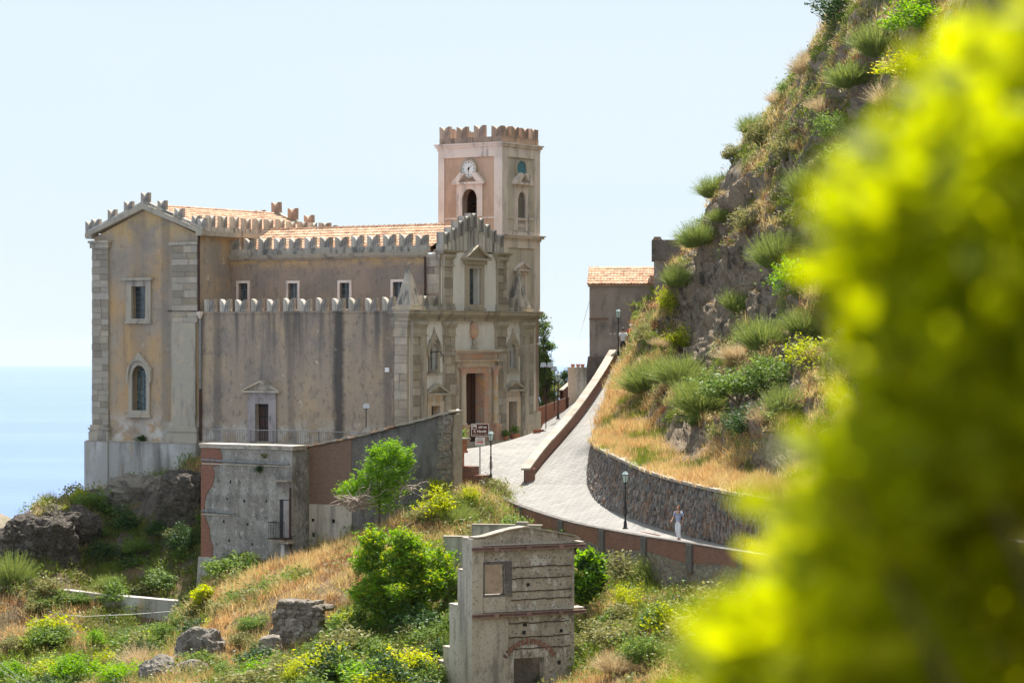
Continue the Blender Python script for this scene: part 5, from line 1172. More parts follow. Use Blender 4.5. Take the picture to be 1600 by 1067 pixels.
mb = MB(T); mb.ring([(WIN[0]-.13,WIN[2]-.08),(WIN[0]-.13,WIN[3]+.12),(WIN[1]+.32,WIN[3]+.12),(WIN[1]+.32,WIN[2]-.08)], [(WIN[0],WIN[2]),(WIN[0],WIN[3]),(WIN[1],WIN[3]),(WIN[1],WIN[2])], -.25, .055)
mb.build('window_frame', V['dark_render'], ru)
for zz in (B1, B2):                                          # channel beams with brackets
    bm_ = MB(T); bm_.box(-.05, 5.55, .11, .14, zz-.09, zz+.07); bm_.box(-.05, 5.55, .141, .24, zz+.035, zz+.07); bm_.box(-.05, 5.55, .141, .24, zz-.09, zz-.055)
    bo = bm_.build('steel_beam', V['beam'], ru)
    for x in (1.1, 2.7, 4.3): MB(T).box(x-.12, x+.12, .0, .26, zz-.11, zz+.09).build('beam_bracket', V['beam'], bo)
    MB(T).box(0.55, 5.5, -.6, .10, zz+.12, zz+.17).build('ledge_slab', V['concrete'], bo)
MB().tube([(5.1,-.2,B1),(5.2,1.2,B1+.05)], .05, 6).build('tie_rod', V['beam'], ru)
for k, py in enumerate((887, 905, 925, 938, 975, 997, 1015)):
    mb = MB(T); a = 1.9 if py < 945 else 1.8; z = zt(py); pts = [(a+i*.25, z+random.uniform(-.02,.02)) for i in range(13)]
    for i in range(12): mb.box(pts[i][0], pts[i+1][0], .001, .025+random.random()*.02, pts[i][1]-.02, pts[i][1]+.02)
    mb.build('timber_course', V['rust'], ru)
for i in range(14):                                          # brick relieving arch, brick by brick
    t = R(35+i*8.4); c = (2.8, zt(1034)); r0, r1 = 1.35, 1.58
    q = [(c[0]+r*math.cos(t+s_), c[1]-0.62+r*math.sin(t+s_)) for r, s_ in ((r0,-.045),(r1,-.045),(r1,.045),(r0,.045))]
    MB(T).prism(q, .001, .05).build('brick', V['brick'], ru)
holes_dark(ru, T, [(2.55,zt(990)),(4.4,zt(990)),(2.75,zt(915)),(2.6,zt(978)),(4.3,zt(1040))], .16)
MB(T).box(DR[0]-.3, DR[1]+.9, -1.1, -.9, -.8, DR[3]+.2).build('doorway_dark_wall', V['dark_render'], ru)  # dark wall set close behind the doorway to keep it dark
MB(T).box(WIN[0]+.45, WIN[1]+.72, -1.9, -1.6, -1, WIN[3]+.5).build('inner_pier', V['capstone'], ru)
a = 0.1; rg = random.Random(3)
top_ = lambda a: float(np.interp(a, [0,.5,1.7,2.6,3.3,5.05,5.3], [E0,E0,AP-.42,AP-.30,AP-.42,E0-.05,E0-.2]))
while a < 5.2:
    b = a+rg.uniform(.2,.3); mb = MB(T); mb.prism([(a,top_(a)+.012),(b,top_(b)+.012),(b,top_(b)+.07),(a,top_(a)+.075)], -.55+rg.uniform(-.04,.04), .10+rg.uniform(-.04,.05)); mb.build('coping_tile', V['capstone'], ru); a = b+.01

# low walls and broken masonry on the slope
def box_thing(name, label, cat, loc, rz, boxes, mt, part='wall'):
    r = empty(name, loc, rz, label, cat)
    for i, bx in enumerate(boxes): MB().box(*bx).build(part if i == 0 else 'wall_top', mt if i == 0 else V['capstone'], r)
    return r
box_thing('concrete_wall', 'low pale concrete wall on the bank behind the ruin facade', 'wall', P(738,829,131), R(-12), [(0,3.6,-.15,.15,-2.5,0.3),(0,3.65,-.2,.2,.301,.36),(2.3,2.9,-.22,.22,.361,.5)], V['concrete'])
box_thing('concrete_block_wall', 'short concrete wall end left of the ruin roofline', 'wall', P(694,848,127), R(-10), [(0,1.2,-.2,.2,-3,0.3),(-.03,1.23,-.23,.23,.301,.36)], V['plinth'])
box_thing('concrete_trough_wall', 'low grey concrete wall at the foot of the terrace house', 'wall', P(334,922,146), R(-6), [(0,2.6,-.2,.2,-1.5,.35),(-.03,2.63,-.23,.23,.351,.42)], V['plinth'])
# broken rubble masonry stub
def lumpy(name, mt, size, seed, sub=4, amp=.28, freq=.9, flat=0.0, boxy=0.55):
    """rock or broken masonry: a box pulled between cube and ball and broken up by ridged noise"""
    bm = bmesh.new(); bmesh.ops.create_cube(bm, size=2.0); bmesh.ops.subdivide_edges(bm, edges=bm.edges[:], cuts=2**sub-1, use_grid_fill=True)
    v = np.array([x.co[:] for x in bm.verts]); nrm_ = v/np.linalg.norm(v, axis=1, keepdims=True)
    v = v*boxy+nrm_*(1-boxy)*1.15; v = v*np.array(size)
    d = fbm(v+seed*7.3, freq, 5, .55, seed, True)*amp*min(size)+fbm(v+seed*3, freq*3, 3, .5, seed+5)*amp*.3*min(size)
    v = v+nrm_*d[:, None]
    for x, c in zip(bm.verts, v): x.co = c
    me = bpy.data.meshes.new(name); bm.to_mesh(me); bm.free(); me.materials.append(mt); return me
def stone_mesh(seed, mt=None):
    return lumpy('stone', mt or V['rubble_stone'], (.5,.5,.5), seed, 2, .5, 1.9, boxy=.6)
STN = [stone_mesh(60+i) for i in range(5)]
c = P(470, 1050, 128.2); ms = empty('masonry_stub', c, R(-28), 'broken stub of rubble masonry wall jutting from the dry grass', 'wall')
MB().taper(-1.15, 1.25, -.45, .5, -1.0, 3.35, .12, .06).build('core', V['outcrop'], ms)
rg = random.Random(5); z = -.8
while z < 3.5:                                               # rubble courses, stone by stone, stepping down to the left
    hh = rg.uniform(.18,.40); x0 = np.interp(z, [-.8,1.2,2.6,3.5], [-2.0,-1.45,-1.2,-.9])+rg.uniform(-.12,.12); x1 = 1.3+rg.uniform(-.12,.12) if z < 3.2 else .9
    x = x0
    while x < x1:
        w_ = rg.uniform(.26,.55)
        for y in ((-.5,) if x > x0+.01 else (-.5,-.1,.3)):
            o = link('stone', STN[rg.randrange(5)], None, ms); o.location = (x+w_/2, y+rg.uniform(-.05,.05), z+hh/2); o.scale = (w_*1.02, rg.uniform(.35,.5), hh*1.05); o.rotation_euler = (rg.uniform(-.2,.2), rg.uniform(-.25,.25), rg.uniform(-.3,.3))
        if z > 3.1 and rg.random() < .7:
            o = link('stone', STN[rg.randrange(5)], None, ms); o.location = (x+w_/2, .2+rg.uniform(-.1,.1), z+hh/2); o.scale = (w_, .6, hh)
        x += w_
    z += hh*.93
c = P(425, 1025, 126.5); o = link('masonry_stub', lumpy('masonry_stub', V['rubble2'], (.5, .5, 1.0), 13, 4, .4, 1.0, boxy=.5)); o.location = c; o.rotation_euler = (0, -.15, R(10)); tag(o, 'lower broken wall end left of the masonry stub', 'wall')
for i, (px, py, D, sz, lab) in enumerate([(312,1022,129,(.95,.7,1.05),'large pale boulder catching the sun in the dry grass'),(250,1062,126,(.75,.6,.85),'dark boulder at the bottom edge with a shaded face'),
     (298,1062,125.5,(.6,.55,.62),'pointed pale boulder in front of the large sunlit boulder'),(58,856,155.5,(1.9,1.1,1.45),'dark stone outcrop at the far left above the path'),(112,822,158,(1.4,1.0,.8),'small rock knob between outcrop and church rock')]):
    o = link('boulder', lumpy('boulder', V['boulder'] if i < 3 else V['outcrop'], sz, 30+i, 5, .75, .8 if i < 3 else .7, boxy=.25 if i < 3 else .5)); o.location = P(px, py, D); o.rotation_euler = (random.uniform(-.2,.2), random.uniform(-.2,.2), random.uniform(0,3)); tag(o, lab, 'boulder')
# rock knuckles under the transept
for i, (px, py, D, sz, lab) in enumerate([(230,785,162,(2.6,1.6,1.3),'broad pale bedrock shelf under the transept plinth'),(290,795,158.5,(1.3,1.4,2.0),'dark craggy bedrock beside the brick-cornered house'),(170,790,163,(1.6,1.3,.9),'rounded bedrock hump under the church corner')]):
    o = link('bedrock', lumpy('bedrock', V['boulder'] if i == 0 else V['outcrop'], sz, 50+i, 5, .45, .6, boxy=.4)); o.location = P(px, py, D); o.rotation_euler = (0, 0, random.uniform(-.3,.3)); tag(o, lab, 'rock')
# path wall on the left
PW = resample([P(-60,930,152.5),P(0,934,152),P(80,944,152),P(180,955,151.5),P(300,966,150)], .8)
pth = empty('path_wall', tuple(PW[0]), 0, 'long low concrete path edge crossing the grassy slope at left', 'wall')
rows = wall_rows(PW, -1, .7, 0.95, PW[:,2]-2.2); uv_strip('wall', local(rows, PW[0]), V['plinth'], pth)

# far house with tiled roof and the stone block beside it, up the lane
FH = P(921, 600, 176.0); s_ = FPX/176.0
fh = empty('tiled_house', FH, R(-4), 'dark weathered house with orange tiled roof at the top of the lane', 'house')
hw = (445-600)/-s_
mb = MB(T); mb.box(0, 6.0, -5, 0, -3, hw-.12); mb.build('wall', V['far_render'], fh)
mb = MB(T); mb.box(-.1, 6.1, -5, .12, hw-.119, hw+.02); mb.build('eaves', V['capstone'], fh)
mb = MB(T); mb.taper(-.7, 2.0, -2, .5, -3, 1.9, .6, .35); mb.build('rock_footing', V['dark_render'], fh)
sl = 3.3; ca, sa = math.cos(R(22)), math.sin(R(22))
tiles('roof_tiles', lambda a, s, h: (a, -.25+(sl-s)*ca-h*sa, hw+.05+(sl-s)*sa+h*ca), -.15, 6.1, sl, fh, V['tile'], .22, .42, .06)
mb = MB(T); mb.prism([(0,0),(0,.01),(0,.01)], 0, .01) if False else mb.box(-.16, .05, -3.1, .2, hw+.03, hw+.06); mb.build('verge', V['capstone'], fh)
MB(T).box(-.02, 1.3, .001, .06, hw-2.4, hw-2.28).build('brick_band', V['brick2'], fh)
SB = P(1022, 520, 173.0); s_ = FPX/173.0
sb = empty('stone_block_house', SB, R(-3), 'square grey stone building with heavy plain parapet beside the cliff', 'house')
h_ = 145/s_
mb = MB(T); mb.box(0, 4.2, -4, 0, -3, h_-1.35); mb.build('wall', V['rough_plaster'], sb)
mb = MB(T); mb.box(-.16, 4.3, -4.2, .16, h_-1.349, h_); mb.build('parapet', V['dark_render'], sb)
MB(T).taper(-.1, .55, -.5, .1, h_+.001, h_+.22, .12, .1).build('corner_stone', V['rubble2'], sb)
# round concrete tank and brick terrace walls behind the lane wall
tk = empty('concrete_tank', P(902, 612, 171), 0, 'round concrete tank with pots on top behind the ramp wall', 'tank')
MB().lathe((0,0,-1.2), [(.62,0),(.62,2.7),(.66,2.72),(.66,2.85),(.5,2.85)], 20).build('tank_wall', V['concrete'], tk, smooth=False)
for i, x in enumerate((-.3, .05, .35)): MB().lathe((x, -.1, 1.65), [(.10,0),(.14,.15),(.15,.2)], 8).build('pot', V['copper'], tk)
def brick_run(name, label, a, b, h, t=.28):
    A = resample([a, b], .8); r = empty(name, tuple(A[0]), 0, label, 'wall')
    B = A.copy(); B[:,2] += h; uv_strip('brick_face', local(wall_rows(B, -1, t, 0, B[:,2]-h-1.2), A[0]), V['brick_uv'], r)
    C = B.copy(); C[:,2] += .07; uv_strip('cap', local([[q[0],q[1],q[2],q[3],q[0]] for q in wall_rows(C, -1, t+.06, 0, C[:,2]-.068)], A[0]), V['capstone'], r); return r
brick_run('brick_wall', 'low brick wall closing the square right of the bell tower', P(842,655,171), P(884,640,169), .75)
brick_run('brick_wall', 'short brick wall rising beside the round concrete tank', P(880,628,172.5), P(912,600,175), .75)
# ------------------------------------------------------------------ lamps, signs, pots, cables
def lamp(base, h=2.95, label='', sc_=1.0, bulge=True):
    r = empty('street_lamp', base, random.uniform(0, .6), label, 'street lamp', 'black lantern street lamps along the street and lane')
    hp = h-.72
    MB().lathe((0,0,0), [(.14,0),(.14,.05),(.09,.09),(.075,.35),(.05,.42),(.04,.5)]+([(.04,.95),(.065,1.0),(.04,1.05),(.055,1.12),(.05,1.3),(.075,1.35),(.04,1.42)] if bulge else [])+[(.035,hp-.25),(.06,hp-.2),(.035,hp-.1),(.035,hp)], 10).build('post', V['iron'], r)
    if bulge:
        for k in range(4):
            t = k*PI/2; c, s = math.cos(t), math.sin(t)
            MB().tube([(c*.04,s*.04,.62),(c*.13,s*.13,.8),(c*.10,s*.10,1.0),(c*.04,s*.04,1.12)], .014, 4).build('scroll', V['iron'], r)
    MB().lathe((0,0,hp), [(.05,0),(.12,.05),(.12,.08)], 6).build('lantern_base', V['iron'], r)
    MB().lathe((0,0,hp), [(.11,.081),(.19,.42)], 6).build('lantern_glass', V['lamp_glass'], r)
    f = MB()
    for k in range(6):
        t = 2*PI*k/6; f.tube([(.115*math.cos(t),.115*math.sin(t),.08+hp),(.197*math.cos(t),.197*math.sin(t),.425+hp)], .012, 4)
    f.build('lantern_frame', V['iron'], r)
    MB().lathe((0,0,hp), [(.205,.421),(.21,.45),(.19,.47)], 6).build('lantern_rim', V['iron'], r)
    MB().lathe((0,0,hp), [(.185,.471),(.09,.62)], 6).build('lantern_roof', V['lamp_glass'], r)
    MB().lathe((0,0,hp), [(.095,.621),(.05,.66),(.025,.69),(.035,.72),(.0,.76)], 8).build('finial', V['iron'], r)
    return r
lamp(P(977,826,127.2), 2.95, 'black lantern street lamp beside the walking woman at the street parapet')
lamp(P(767,751,147.2), 2.95, 'black lantern street lamp right of the brown church sign')
lamp(P(872,655,162), 3.05, 'black lantern street lamp behind the ramp wall near the flood lights', bulge=False)
lamp(P(966,556,165.0), 3.1, 'black lantern street lamp at the top of the ramp against the dark house', bulge=False)
r = empty('wall_lamp_post', P(715,694,154.5), 0, 'thin brown post with small white lantern left of the church portal', 'street lamp')
MB().tube([(0,0,-.3),(0,0,1.75)], .04, 6).build('post', V['rust'], r); MB().lathe((0,0,1.75), [(.08,0),(.12,.3),(.04,.38)], 6).build('lantern_glass', V['clock'], r)
def flood(base, h, heads, label):
    r = empty('floodlight_pole', base, 0, label, 'floodlight')
    MB().tube([(0,0,0),(0,0,h)], .035, 6).build('pole', V['iron'], r); w = .3*(heads-1)
    MB().tube([(-w/2,0,h),(w/2,0,h)], .03, 6).build('crossbar', V['iron'], r)
    for i in range(heads):
        x = -w/2+i*.42 if heads > 1 else 0
        mb = MB(); mb.taper(x-.2, x+.2, -.12, .22, h+.02, h+.30, .05, .06); o = mb.build('lamp_head', V['flood'], r); o.rotation_euler = (R(-8), 0, 0)
        MB().tube([(x-.2,0,h+.05),(x,0,h-.06),(x+.2,0,h+.05)], .015, 4).build('bracket', V['iron'], o)
    return r
flood(P(853,676,159.5), 4.1, 2, 'tall black pole with two flood lights beside the church tower')
flood(P(866,642,165), 2.6, 1, 'thin black pole with small lamp head behind the flood lights')
q = P(572,668,149); flood(q, 1.1, 1, 'single flood light on a short pole above the ruined house roof')

# brown tourist sign and the white board under it
sg = empty('direction_sign', P(750,740,149.2), R(6), 'brown church sign above a small white board on a post', 'sign')
MB().tube([(0,0.03,0),(0,0.03,2.95)], .035, 8).build('post', V['zinc'], sg)
def rrect(w, h, r_=.05, k=3):
    p = []
    for cx_, cz, t0 in ((w/2-r_,h/2-r_,0),(-w/2+r_,h/2-r_,90),(-w/2+r_,-h/2+r_,180),(w/2-r_,-h/2+r_,270)):
        for i in range(k+1): t = R(t0+90*i/k); p.append((cx_+r_*math.cos(t), cz+r_*math.sin(t)))
    return p
Z1 = 2.55; S_ = SIDE(0)
sh = lambda pts, z: [(a, b+z) for a, b in pts]
MB(S_).prism(sh(rrect(1.04,.74), Z1), .0, .03).build('sign_border', V['sign_white'], sg); MB(S_).prism(sh(rrect(.98,.68,.04), Z1), .031, .034).build('sign_board', V['sign_brown'], sg)
def text(s, size, loc, mt, parent, name='lettering', bold=True):
    cu = bpy.data.curves.new(name, 'FONT'); cu.body = s; cu.size = size; cu.align_x = 'CENTER'; cu.align_y = 'CENTER'; cu.extrude = .002; cu.offset = .006 if bold else 0
    o = bpy.data.objects.new(name, cu); COL.objects.link(o); dg = bpy.context.evaluated_depsgraph_get(); me = bpy.data.meshes.new_from_object(o.evaluated_get(dg))
    bpy.data.objects.remove(o); me.materials.clear(); me.materials.append(mt); r_ = link(name, me, None, parent); r_.location = loc; r_.rotation_euler = (R(90), 0, 0); return r_
text('chiesa', .20, (.14,-.042,Z1+.17), V['sign_white'], sg); text('S. Nicolò', .20, (.0,-.042,Z1-.08), V['sign_white'], sg); 
for w0, w1 in ((-.42,-.10),(-.05,.06),(.11,.16),(.22,.43)): MB(S_).box(w0, w1, .035, .038, Z1-.29, Z1-.235).build('worn_lettering', V['capstone'], sg)
MB(S_).prism(sh(rrect(.24,.24,.02), Z1+.17), .035, .038).build('pictogram_board', V['sign_white'], sg) if False else None
o = MB(S_).prism([(x-.33, z) for x, z in sh(rrect(.25,.25,.02), Z1+.17)], .035, .038).build('pictogram_board', V['sign_white'], sg)
mb = MB(S_); c0 = -.33; zb = Z1+.07
mb.prism([(c0-.09,zb),(c0-.03,zb),(c0-.03,zb+.13),(c0-.06,zb+.19),(c0-.09,zb+.13)], .039, .042); mb.prism([(c0-.028,zb),(c0+.09,zb),(c0+.09,zb+.08),(c0+.03,zb+.13),(c0-.028,zb+.08)], .039, .042); mb.build('church_pictogram', V['sign_brown'], sg)
MB(S_).prism(sh(rrect(.56,.48,.02), Z1-.68), .0, .028).build('white_board', V['sign_white'], sg)
mb = MB(S_); mb.prism([(-.2,Z1-.74),(.08,Z1-.74),(.08,Z1-.78),(.22,Z1-.71),(.08,Z1-.64),(.08,Z1-.68),(-.2,Z1-.68)], .029, .032); mb.build('red_arrow', V['sign_red'], sg)
mb = MB(S_)
for j, (w_, z_) in enumerate(((.30,.17),(.42,.10),(.38,.04),(.44,-.19))): mb.box(-w_/2, w_/2, .029, .031, Z1-.68+z_, Z1-.68+z_+.022)
mb.build('small_print', V['dark_cloth'], sg)

# terracotta pots and planters
def leaf_quads(c, n, r, ln, wd_, up=.3, rng=RNG):
    """leaf blades as 4-corner rhombs round the centres c (m,3)"""
    d = rng.normal(size=(n,3)); d[:,2] = np.abs(d[:,2])*up+rng.normal(size=n)*.3; d /= np.linalg.norm(d, axis=1, keepdims=True)
    s = np.cross(d, rng.normal(size=(n,3))); s /= np.linalg.norm(s, axis=1, keepdims=True)+1e-9
    L_ = ln*rng.uniform(.4,1.45,(n,1)); W_ = wd_*rng.uniform(.7,1.2,(n,1)); b = c
    v = np.stack([b, b+d*L_*.5+s*W_*.5, b+d*L_, b+d*L_*.5-s*W_*.5], 1).reshape(-1,3)
    return v, np.arange(4*n).reshape(-1,4)
def pot(base, h, rad, label, plant=None, cat='plant pot'):
    r = empty('plant_pot', base, 0, label, cat)
    MB().lathe((0,0,0), [(rad*.55,0),(rad*.8,h*.35),(rad*.98,h*.7),(rad*.9,h*.82),(rad*1.02,h*.84),(rad*1.02,h),(rad*.86,h),(rad*.84,h*.9)], 14).build('pot', V['copper'], r)
    if plant:
        n = 260; c = RNG.normal(size=(n,3))*np.array([rad*.5,rad*.5,h*.35])*plant+np.array([0,0,h*(1+.45*plant)]); c[:,2] = np.maximum(c[:,2], h*.92)
        v, f = leaf_quads(c, n, 1, .22*plant, .07*plant, 1.0); link('leaves', np_mesh('leaves', v, f, V['lf_mid']), None, r)
        MB().tube([(0,0,h*.85),(.02,0,h*(1+.4*plant))], .02, 5).build('stem', V['bark'], r)
    return r
pot(P(841,683,158.5), .48, .34, 'large empty terracotta pot at the end of the church step')
pot(ch(1.15,9.9,-0.1), .5, .34, 'terracotta pot with a small plant beside the right church door', .8)
pot(P(716,698,153.2), .4, .28, 'broad-leaved potted plant left of the church portal', 1.5)
pot(P(790,688,161), .28, .18, 'small potted plant on the church step by the portal column', .9)
# planter bench at the left of the square
pb = empty('planter_bench', P(706,742,148.7), R(-33), 'stepped brick planter with terracotta slabs at the left of the square', 'planter')
MB().box(0,1.7,-.5,.3,-.8,.55).build('brick_base', V['brick_parapet'], pb)
for i, (x0, x1, z) in enumerate(((.0,.9,1.3),(.1,1.1,2.05))): MB().box(x0,x1,-.35,.35,z,z+.12).build('slab', V['copper'] if i == 0 else V['capstone'], pb); MB().box(x0+.1,x1-.2,-.25,.25,.551 if i == 0 else 1.421,z-.002).build('slab_support', V['copper'], pb)
MB().box(1.71,2.3,-.4,.5,-.8,.05).build('side_wall', V['brick_parapet'], pb)
sp_st = empty('stone_steps', P(742,765,145.6), R(-30), 'two small weathered stone steps in the grass by the sign', 'steps')
for i in range(3): MB().box(-.55,.55,-.2-i*.3,.15-i*.3,-.5-i*.3,-i*.28).build('step', V['rubble2'], sp_st)

# rope fence along the path at left
RF = resample([P(-10,940,150),P(60,951,150),P(110,962,149.5),P(170,961,149),P(240,957,148.5),P(310,950,148)], 1.2)
rf_ = empty('rope_fence', tuple(RF[0]), 0, 'slack white rope on little crossed stakes along the left path', 'fence')
MB().tube([tuple(p-RF[0]) for p in RF], .02, 5).build('rope', V['wire'], rf_)
for i in range(1, len(RF)-1, 2):
    p = RF[i]-RF[0]
    for s_ in (-1, 1): MB().tube([tuple(p+np.array([s_*.28,0,-.75])), tuple(p+np.array([-s_*.05,0,.06]))], .03, 5).build('stake', V['deadwood'], rf_)
for i, (a, b, lab) in enumerate([((-20,1015,110),(70,1075,108),'upper slack cable in the bottom left corner'),((-20,1030,110),(90,1085,108),'lower slack cable in the bottom left corner')]):
    A, B = Vector(P(*a)), Vector(P(*b)); pts = [A.lerp(B, t)-Vector((0,0,.25*math.sin(PI*t))) for t in np.linspace(0,1,8)]
    o = MB().tube([tuple(p) for p in pts], .009, 4).build('cable', V['zinc']); tag(o, lab, 'cable')
a, b = Vector(P(921,470,175.9)), Vector(P(888,580,171)); o = MB().tube([tuple(a.lerp(b,t)-Vector((0,0,.15*math.sin(PI*t)))) for t in np.linspace(0,1,8)], .014, 4).build('cable', V['wire']); tag(o, 'thin wire hanging from the tiled house to the concrete tank', 'cable')
a, b = Vector(ch(.6,2.2,5.5)), Vector(ch(.6,13.8,6.1)); o = MB().tube([tuple(a.lerp(b,t)-Vector((0,0,.25*math.sin(PI*t)))) for t in np.linspace(0,1,10)], .012, 4).build('cable', V['wire']); tag(o, 'thin cable sagging across the church facade', 'cable')
o = MB().box(-1.3,1.3,-.04,.04,.002,.006).build('red_marking', V['faded_red']); o.location = P(1015,832,127.4); o.rotation_euler = (0,0,R(-60))
tag(o, 'faded red bar lying on the street behind the parapet', 'marking')
MARK = o
# ------------------------------------------------------------------ plants
def rng_(s): return np.random.default_rng(s)
def blades(base, n_per, ln, wd_, lean, spread, rng):
    """thin grass blades: one bent triangle pair each, n_per round every base point"""
    b = np.repeat(base, n_per, 0); n = len(b); b = b+np.concatenate([rng.normal(size=(n,2))*spread, np.zeros((n,1))], 1)
    hgt = 1.0+.75*np.repeat(fbm(base, .9, 3, .6, 5), n_per)
    L_ = ln*rng.uniform(.4, 1.4, (n,1))*np.clip(hgt, .35, 1.9)[:, None]; th = rng.uniform(0, 2*PI, n); le = np.abs(rng.normal(size=n))*lean
    d = np.stack([np.cos(th)*le, np.sin(th)*le, np.ones(n)], 1); d /= np.linalg.norm(d, axis=1, keepdims=True)
    ph = rng.uniform(0, PI, n); s = np.stack([np.cos(ph), np.sin(ph), 0*ph], 1)*wd_*rng.uniform(.7,1.4,(n,1))
    tip = b+d*L_+np.stack([np.cos(th)*le, np.sin(th)*le, -0.3*le], 1)*L_*.35; mid = b+d*L_*.55
    v = np.stack([b-s*1.2, b+s*1.2, tip], 1).reshape(-1,3); i = np.arange(n)[:, None]*3
    return v, i+np.array([[0,1,2]])
def stuff(name, v, f, mt, label, cat):
    o = link(name, np_mesh(name, v, f, mt)); tag(o, label, cat, kind='stuff'); return o

# ---- samples on the hillside and the cliff
def sample_grid(G, nr, nc, n, rng, weight=None):
    A = G.reshape(nr, nc, 3); a, b, c = A[:-1,:-1], A[:-1,1:], A[1:,:-1]
    ar = np.linalg.norm(np.cross(b-a, c-a), axis=-1)
    if weight is not None: ar = ar*weight
    p = ar.ravel()/ar.sum(); k = rng.choice(len(p), n, p=p); i, j = k//(nc-1), k % (nc-1); u, w = rng.random((2, n, 1))
    return A[i,j]*(1-u)*(1-w)+A[i,j+1]*u*(1-w)+A[i+1,j]*(1-u)*w+A[i+1,j+1]*u*w, i, j
rg = rng_(11)
gxm, gym = np.meshgrid(xs[:-1], ys[:-1])
cellpx = gxm/np.maximum(gym, 1)*FPX+CX
cellz = HV[:,2].reshape(len(ys), len(xs))[:-1,:-1]; cellpy = CY-cellz/np.maximum(gym, 1)*FPX
wgt = ((gym > 95) & (gym < 172) & (cellpx > -80) & (cellpx < 1300) & (cellpy < 1130)).astype(float)*np.clip(150/np.maximum(gym, 60), .8, 1.5)
hp, _, _ = sample_grid(HV, len(ys), len(xs), 44000, rg, wgt)
cov = h_cover(hp[:, :2])+fbm(hp, .45, 3, .5, 61)*.42; var = fbm(hp, .8, 3, .5, 71)
hpx, hpy = proj(hp)
bare = np.zeros(len(hp), bool)
bare |= (fbm(hp, .7, 3, .6, 15) > .22) & (rg.random(len(hp)) < .8)
for cx_, cy_, rx, ry in ((240,780,80,32),(60,845,48,40),(290,800,25,50)): bare |= (((hpx-cx_)/rx)**2+((hpy-cy_)/ry)**2) < rg.uniform(.3,1.0,len(hp))
green = cov > .50; rust = ~green & (var > .16); straw = ~green & (var < -.14); dry = ~green & ~rust & ~straw
for msk, mt, nm, lab, ln, per in ((dry,'gr_dry','dry_grass','dry golden grass covering the sunny hillside',.52,9),(straw,'gr_straw','straw_grass','pale straw grass in patches on the hillside',.62,9),
                                  (rust,'gr_rust','rusty_grass','rusty brown dead grass in patches on the hillside',.36,8),(green,'gr_green','green_grass','rough green grass and weeds on the hillside',.55,9)):
    v, f = blades(hp[msk & ~bare], per, ln, .016, .55, .16, rg); stuff(nm, v, f, V[mt], lab, 'grass')
# low leafy ground cover
gi = np.where((cov > .34) & ~bare)[0]; gi = rg.choice(gi, 3800, replace=False)
def clump_leaves(centres, n, rad, lsz, rng, up=.5, flat=.6):
    c = np.repeat(centres, n, 0); r = np.repeat(rad, n)[:, None]
    d = rng.normal(size=c.shape); d /= np.linalg.norm(d, axis=1, keepdims=True); d[:,2] = np.abs(d[:,2])
    c = c+d*r*rng.uniform(.35,1,(len(c),1))**.6*np.array([1,1,flat]); return leaf_quads(c, len(c), 1, lsz, lsz*.5, up, rng)
v, f = clump_leaves(hp[gi], 42, rg.uniform(.25,1.0,len(gi))**1.1, .18, rg, flat=1.0); sel = rg.random(len(v)//4) < .5
def pick(v, f, m): m4 = np.repeat(m, 4); return v[m4], np.arange(m.sum()*4).reshape(-1,4)
k = len(gi); m = np.repeat(rg.random(k) < .5, 42)
stuff('low_weeds', *pick(v, f, m), V['lf_mid'], 'low green weeds scattered through the hillside grass', 'weeds'); stuff('low_weeds', *pick(v, f, ~m), V['lf_olive'], 'low olive-coloured weeds scattered through the hillside grass', 'weeds')

# cliff cover
rg = rng_(12)
rowc = rowt[:-1,:-1]; colc = colt[:-1,:-1]; nz = cn[:-1,:-1,2]
wq = ((rowc < 5.7) & (colc < 12.2)).astype(float)*np.clip(.55+nz, .25, 1.4)
cp, ci, cj = sample_grid(CVf, NR, NCc, 60000, rg, wq)
cpx, cpy = proj(cp); row_ = rowt[ci, cj]
cov = fbm(cp, .42, 3, .55, 81); var = fbm(cp, 1.3, 4, .6, 91)
ROCKS = [(1105,470,62,95),(1085,560,38,38),(1190,455,42,80),(1175,420,45,60),(1075,690,48,38),(1215,715,34,48),(1150,300,22,60),(1120,350,25,45),(1235,560,30,60),(1160,640,45,36),(1210,610,30,36)]
bare = np.zeros(len(cp), bool)
for cx_, cy_, rx, ry in ROCKS: bare |= (((cpx-cx_)/rx)**2+((cpy-cy_)/ry)**2) < rg.uniform(.45,1.15,len(cp))
bare |= (fbm(cp, .8, 3, .6, 16) > .30) & (rg.random(len(cp)) < .7)
bare |= (cn[ci,cj,2] < .02) & (rg.random(len(cp)) < .7)
bench = (row_ < 1.15) & (cpy > 560)
green = (~bench & (cov > .04)) | (bench & (cov > .26)); dry = ~green & ((bench & (var > -.02)) | (~bench & (var > .05))); straw = (~green & ~dry)
for msk, mt, nm, lab, ln, per in ((dry & bench,'gr_dry','dry_grass','dry golden grass on the bank above the stone retaining wall',.50,11),(dry & ~bench,'gr_rust','rusty_grass','rusty dry grass in tufts on the cliff',.42,9),
                                  (straw,'gr_straw','straw_grass','pale straw grass in tufts on the cliff and its bank',.50,9),(green,'gr_green','green_grass','green grass tufts growing on the cliff',.40,8)):
    v, f = blades(cp[msk & ~bare], per, ln, .016, .6, .15, rg); stuff(nm, v, f, V[mt], lab, 'grass')
gi = np.where(~bench & ~bare)[0]; gi = rg.choice(gi, 6000, replace=False)
v, f = clump_leaves(cp[gi], 38, rg.uniform(.2,.75,len(gi)), .13, rg, flat=.95); kk = rg.random(len(gi)); 
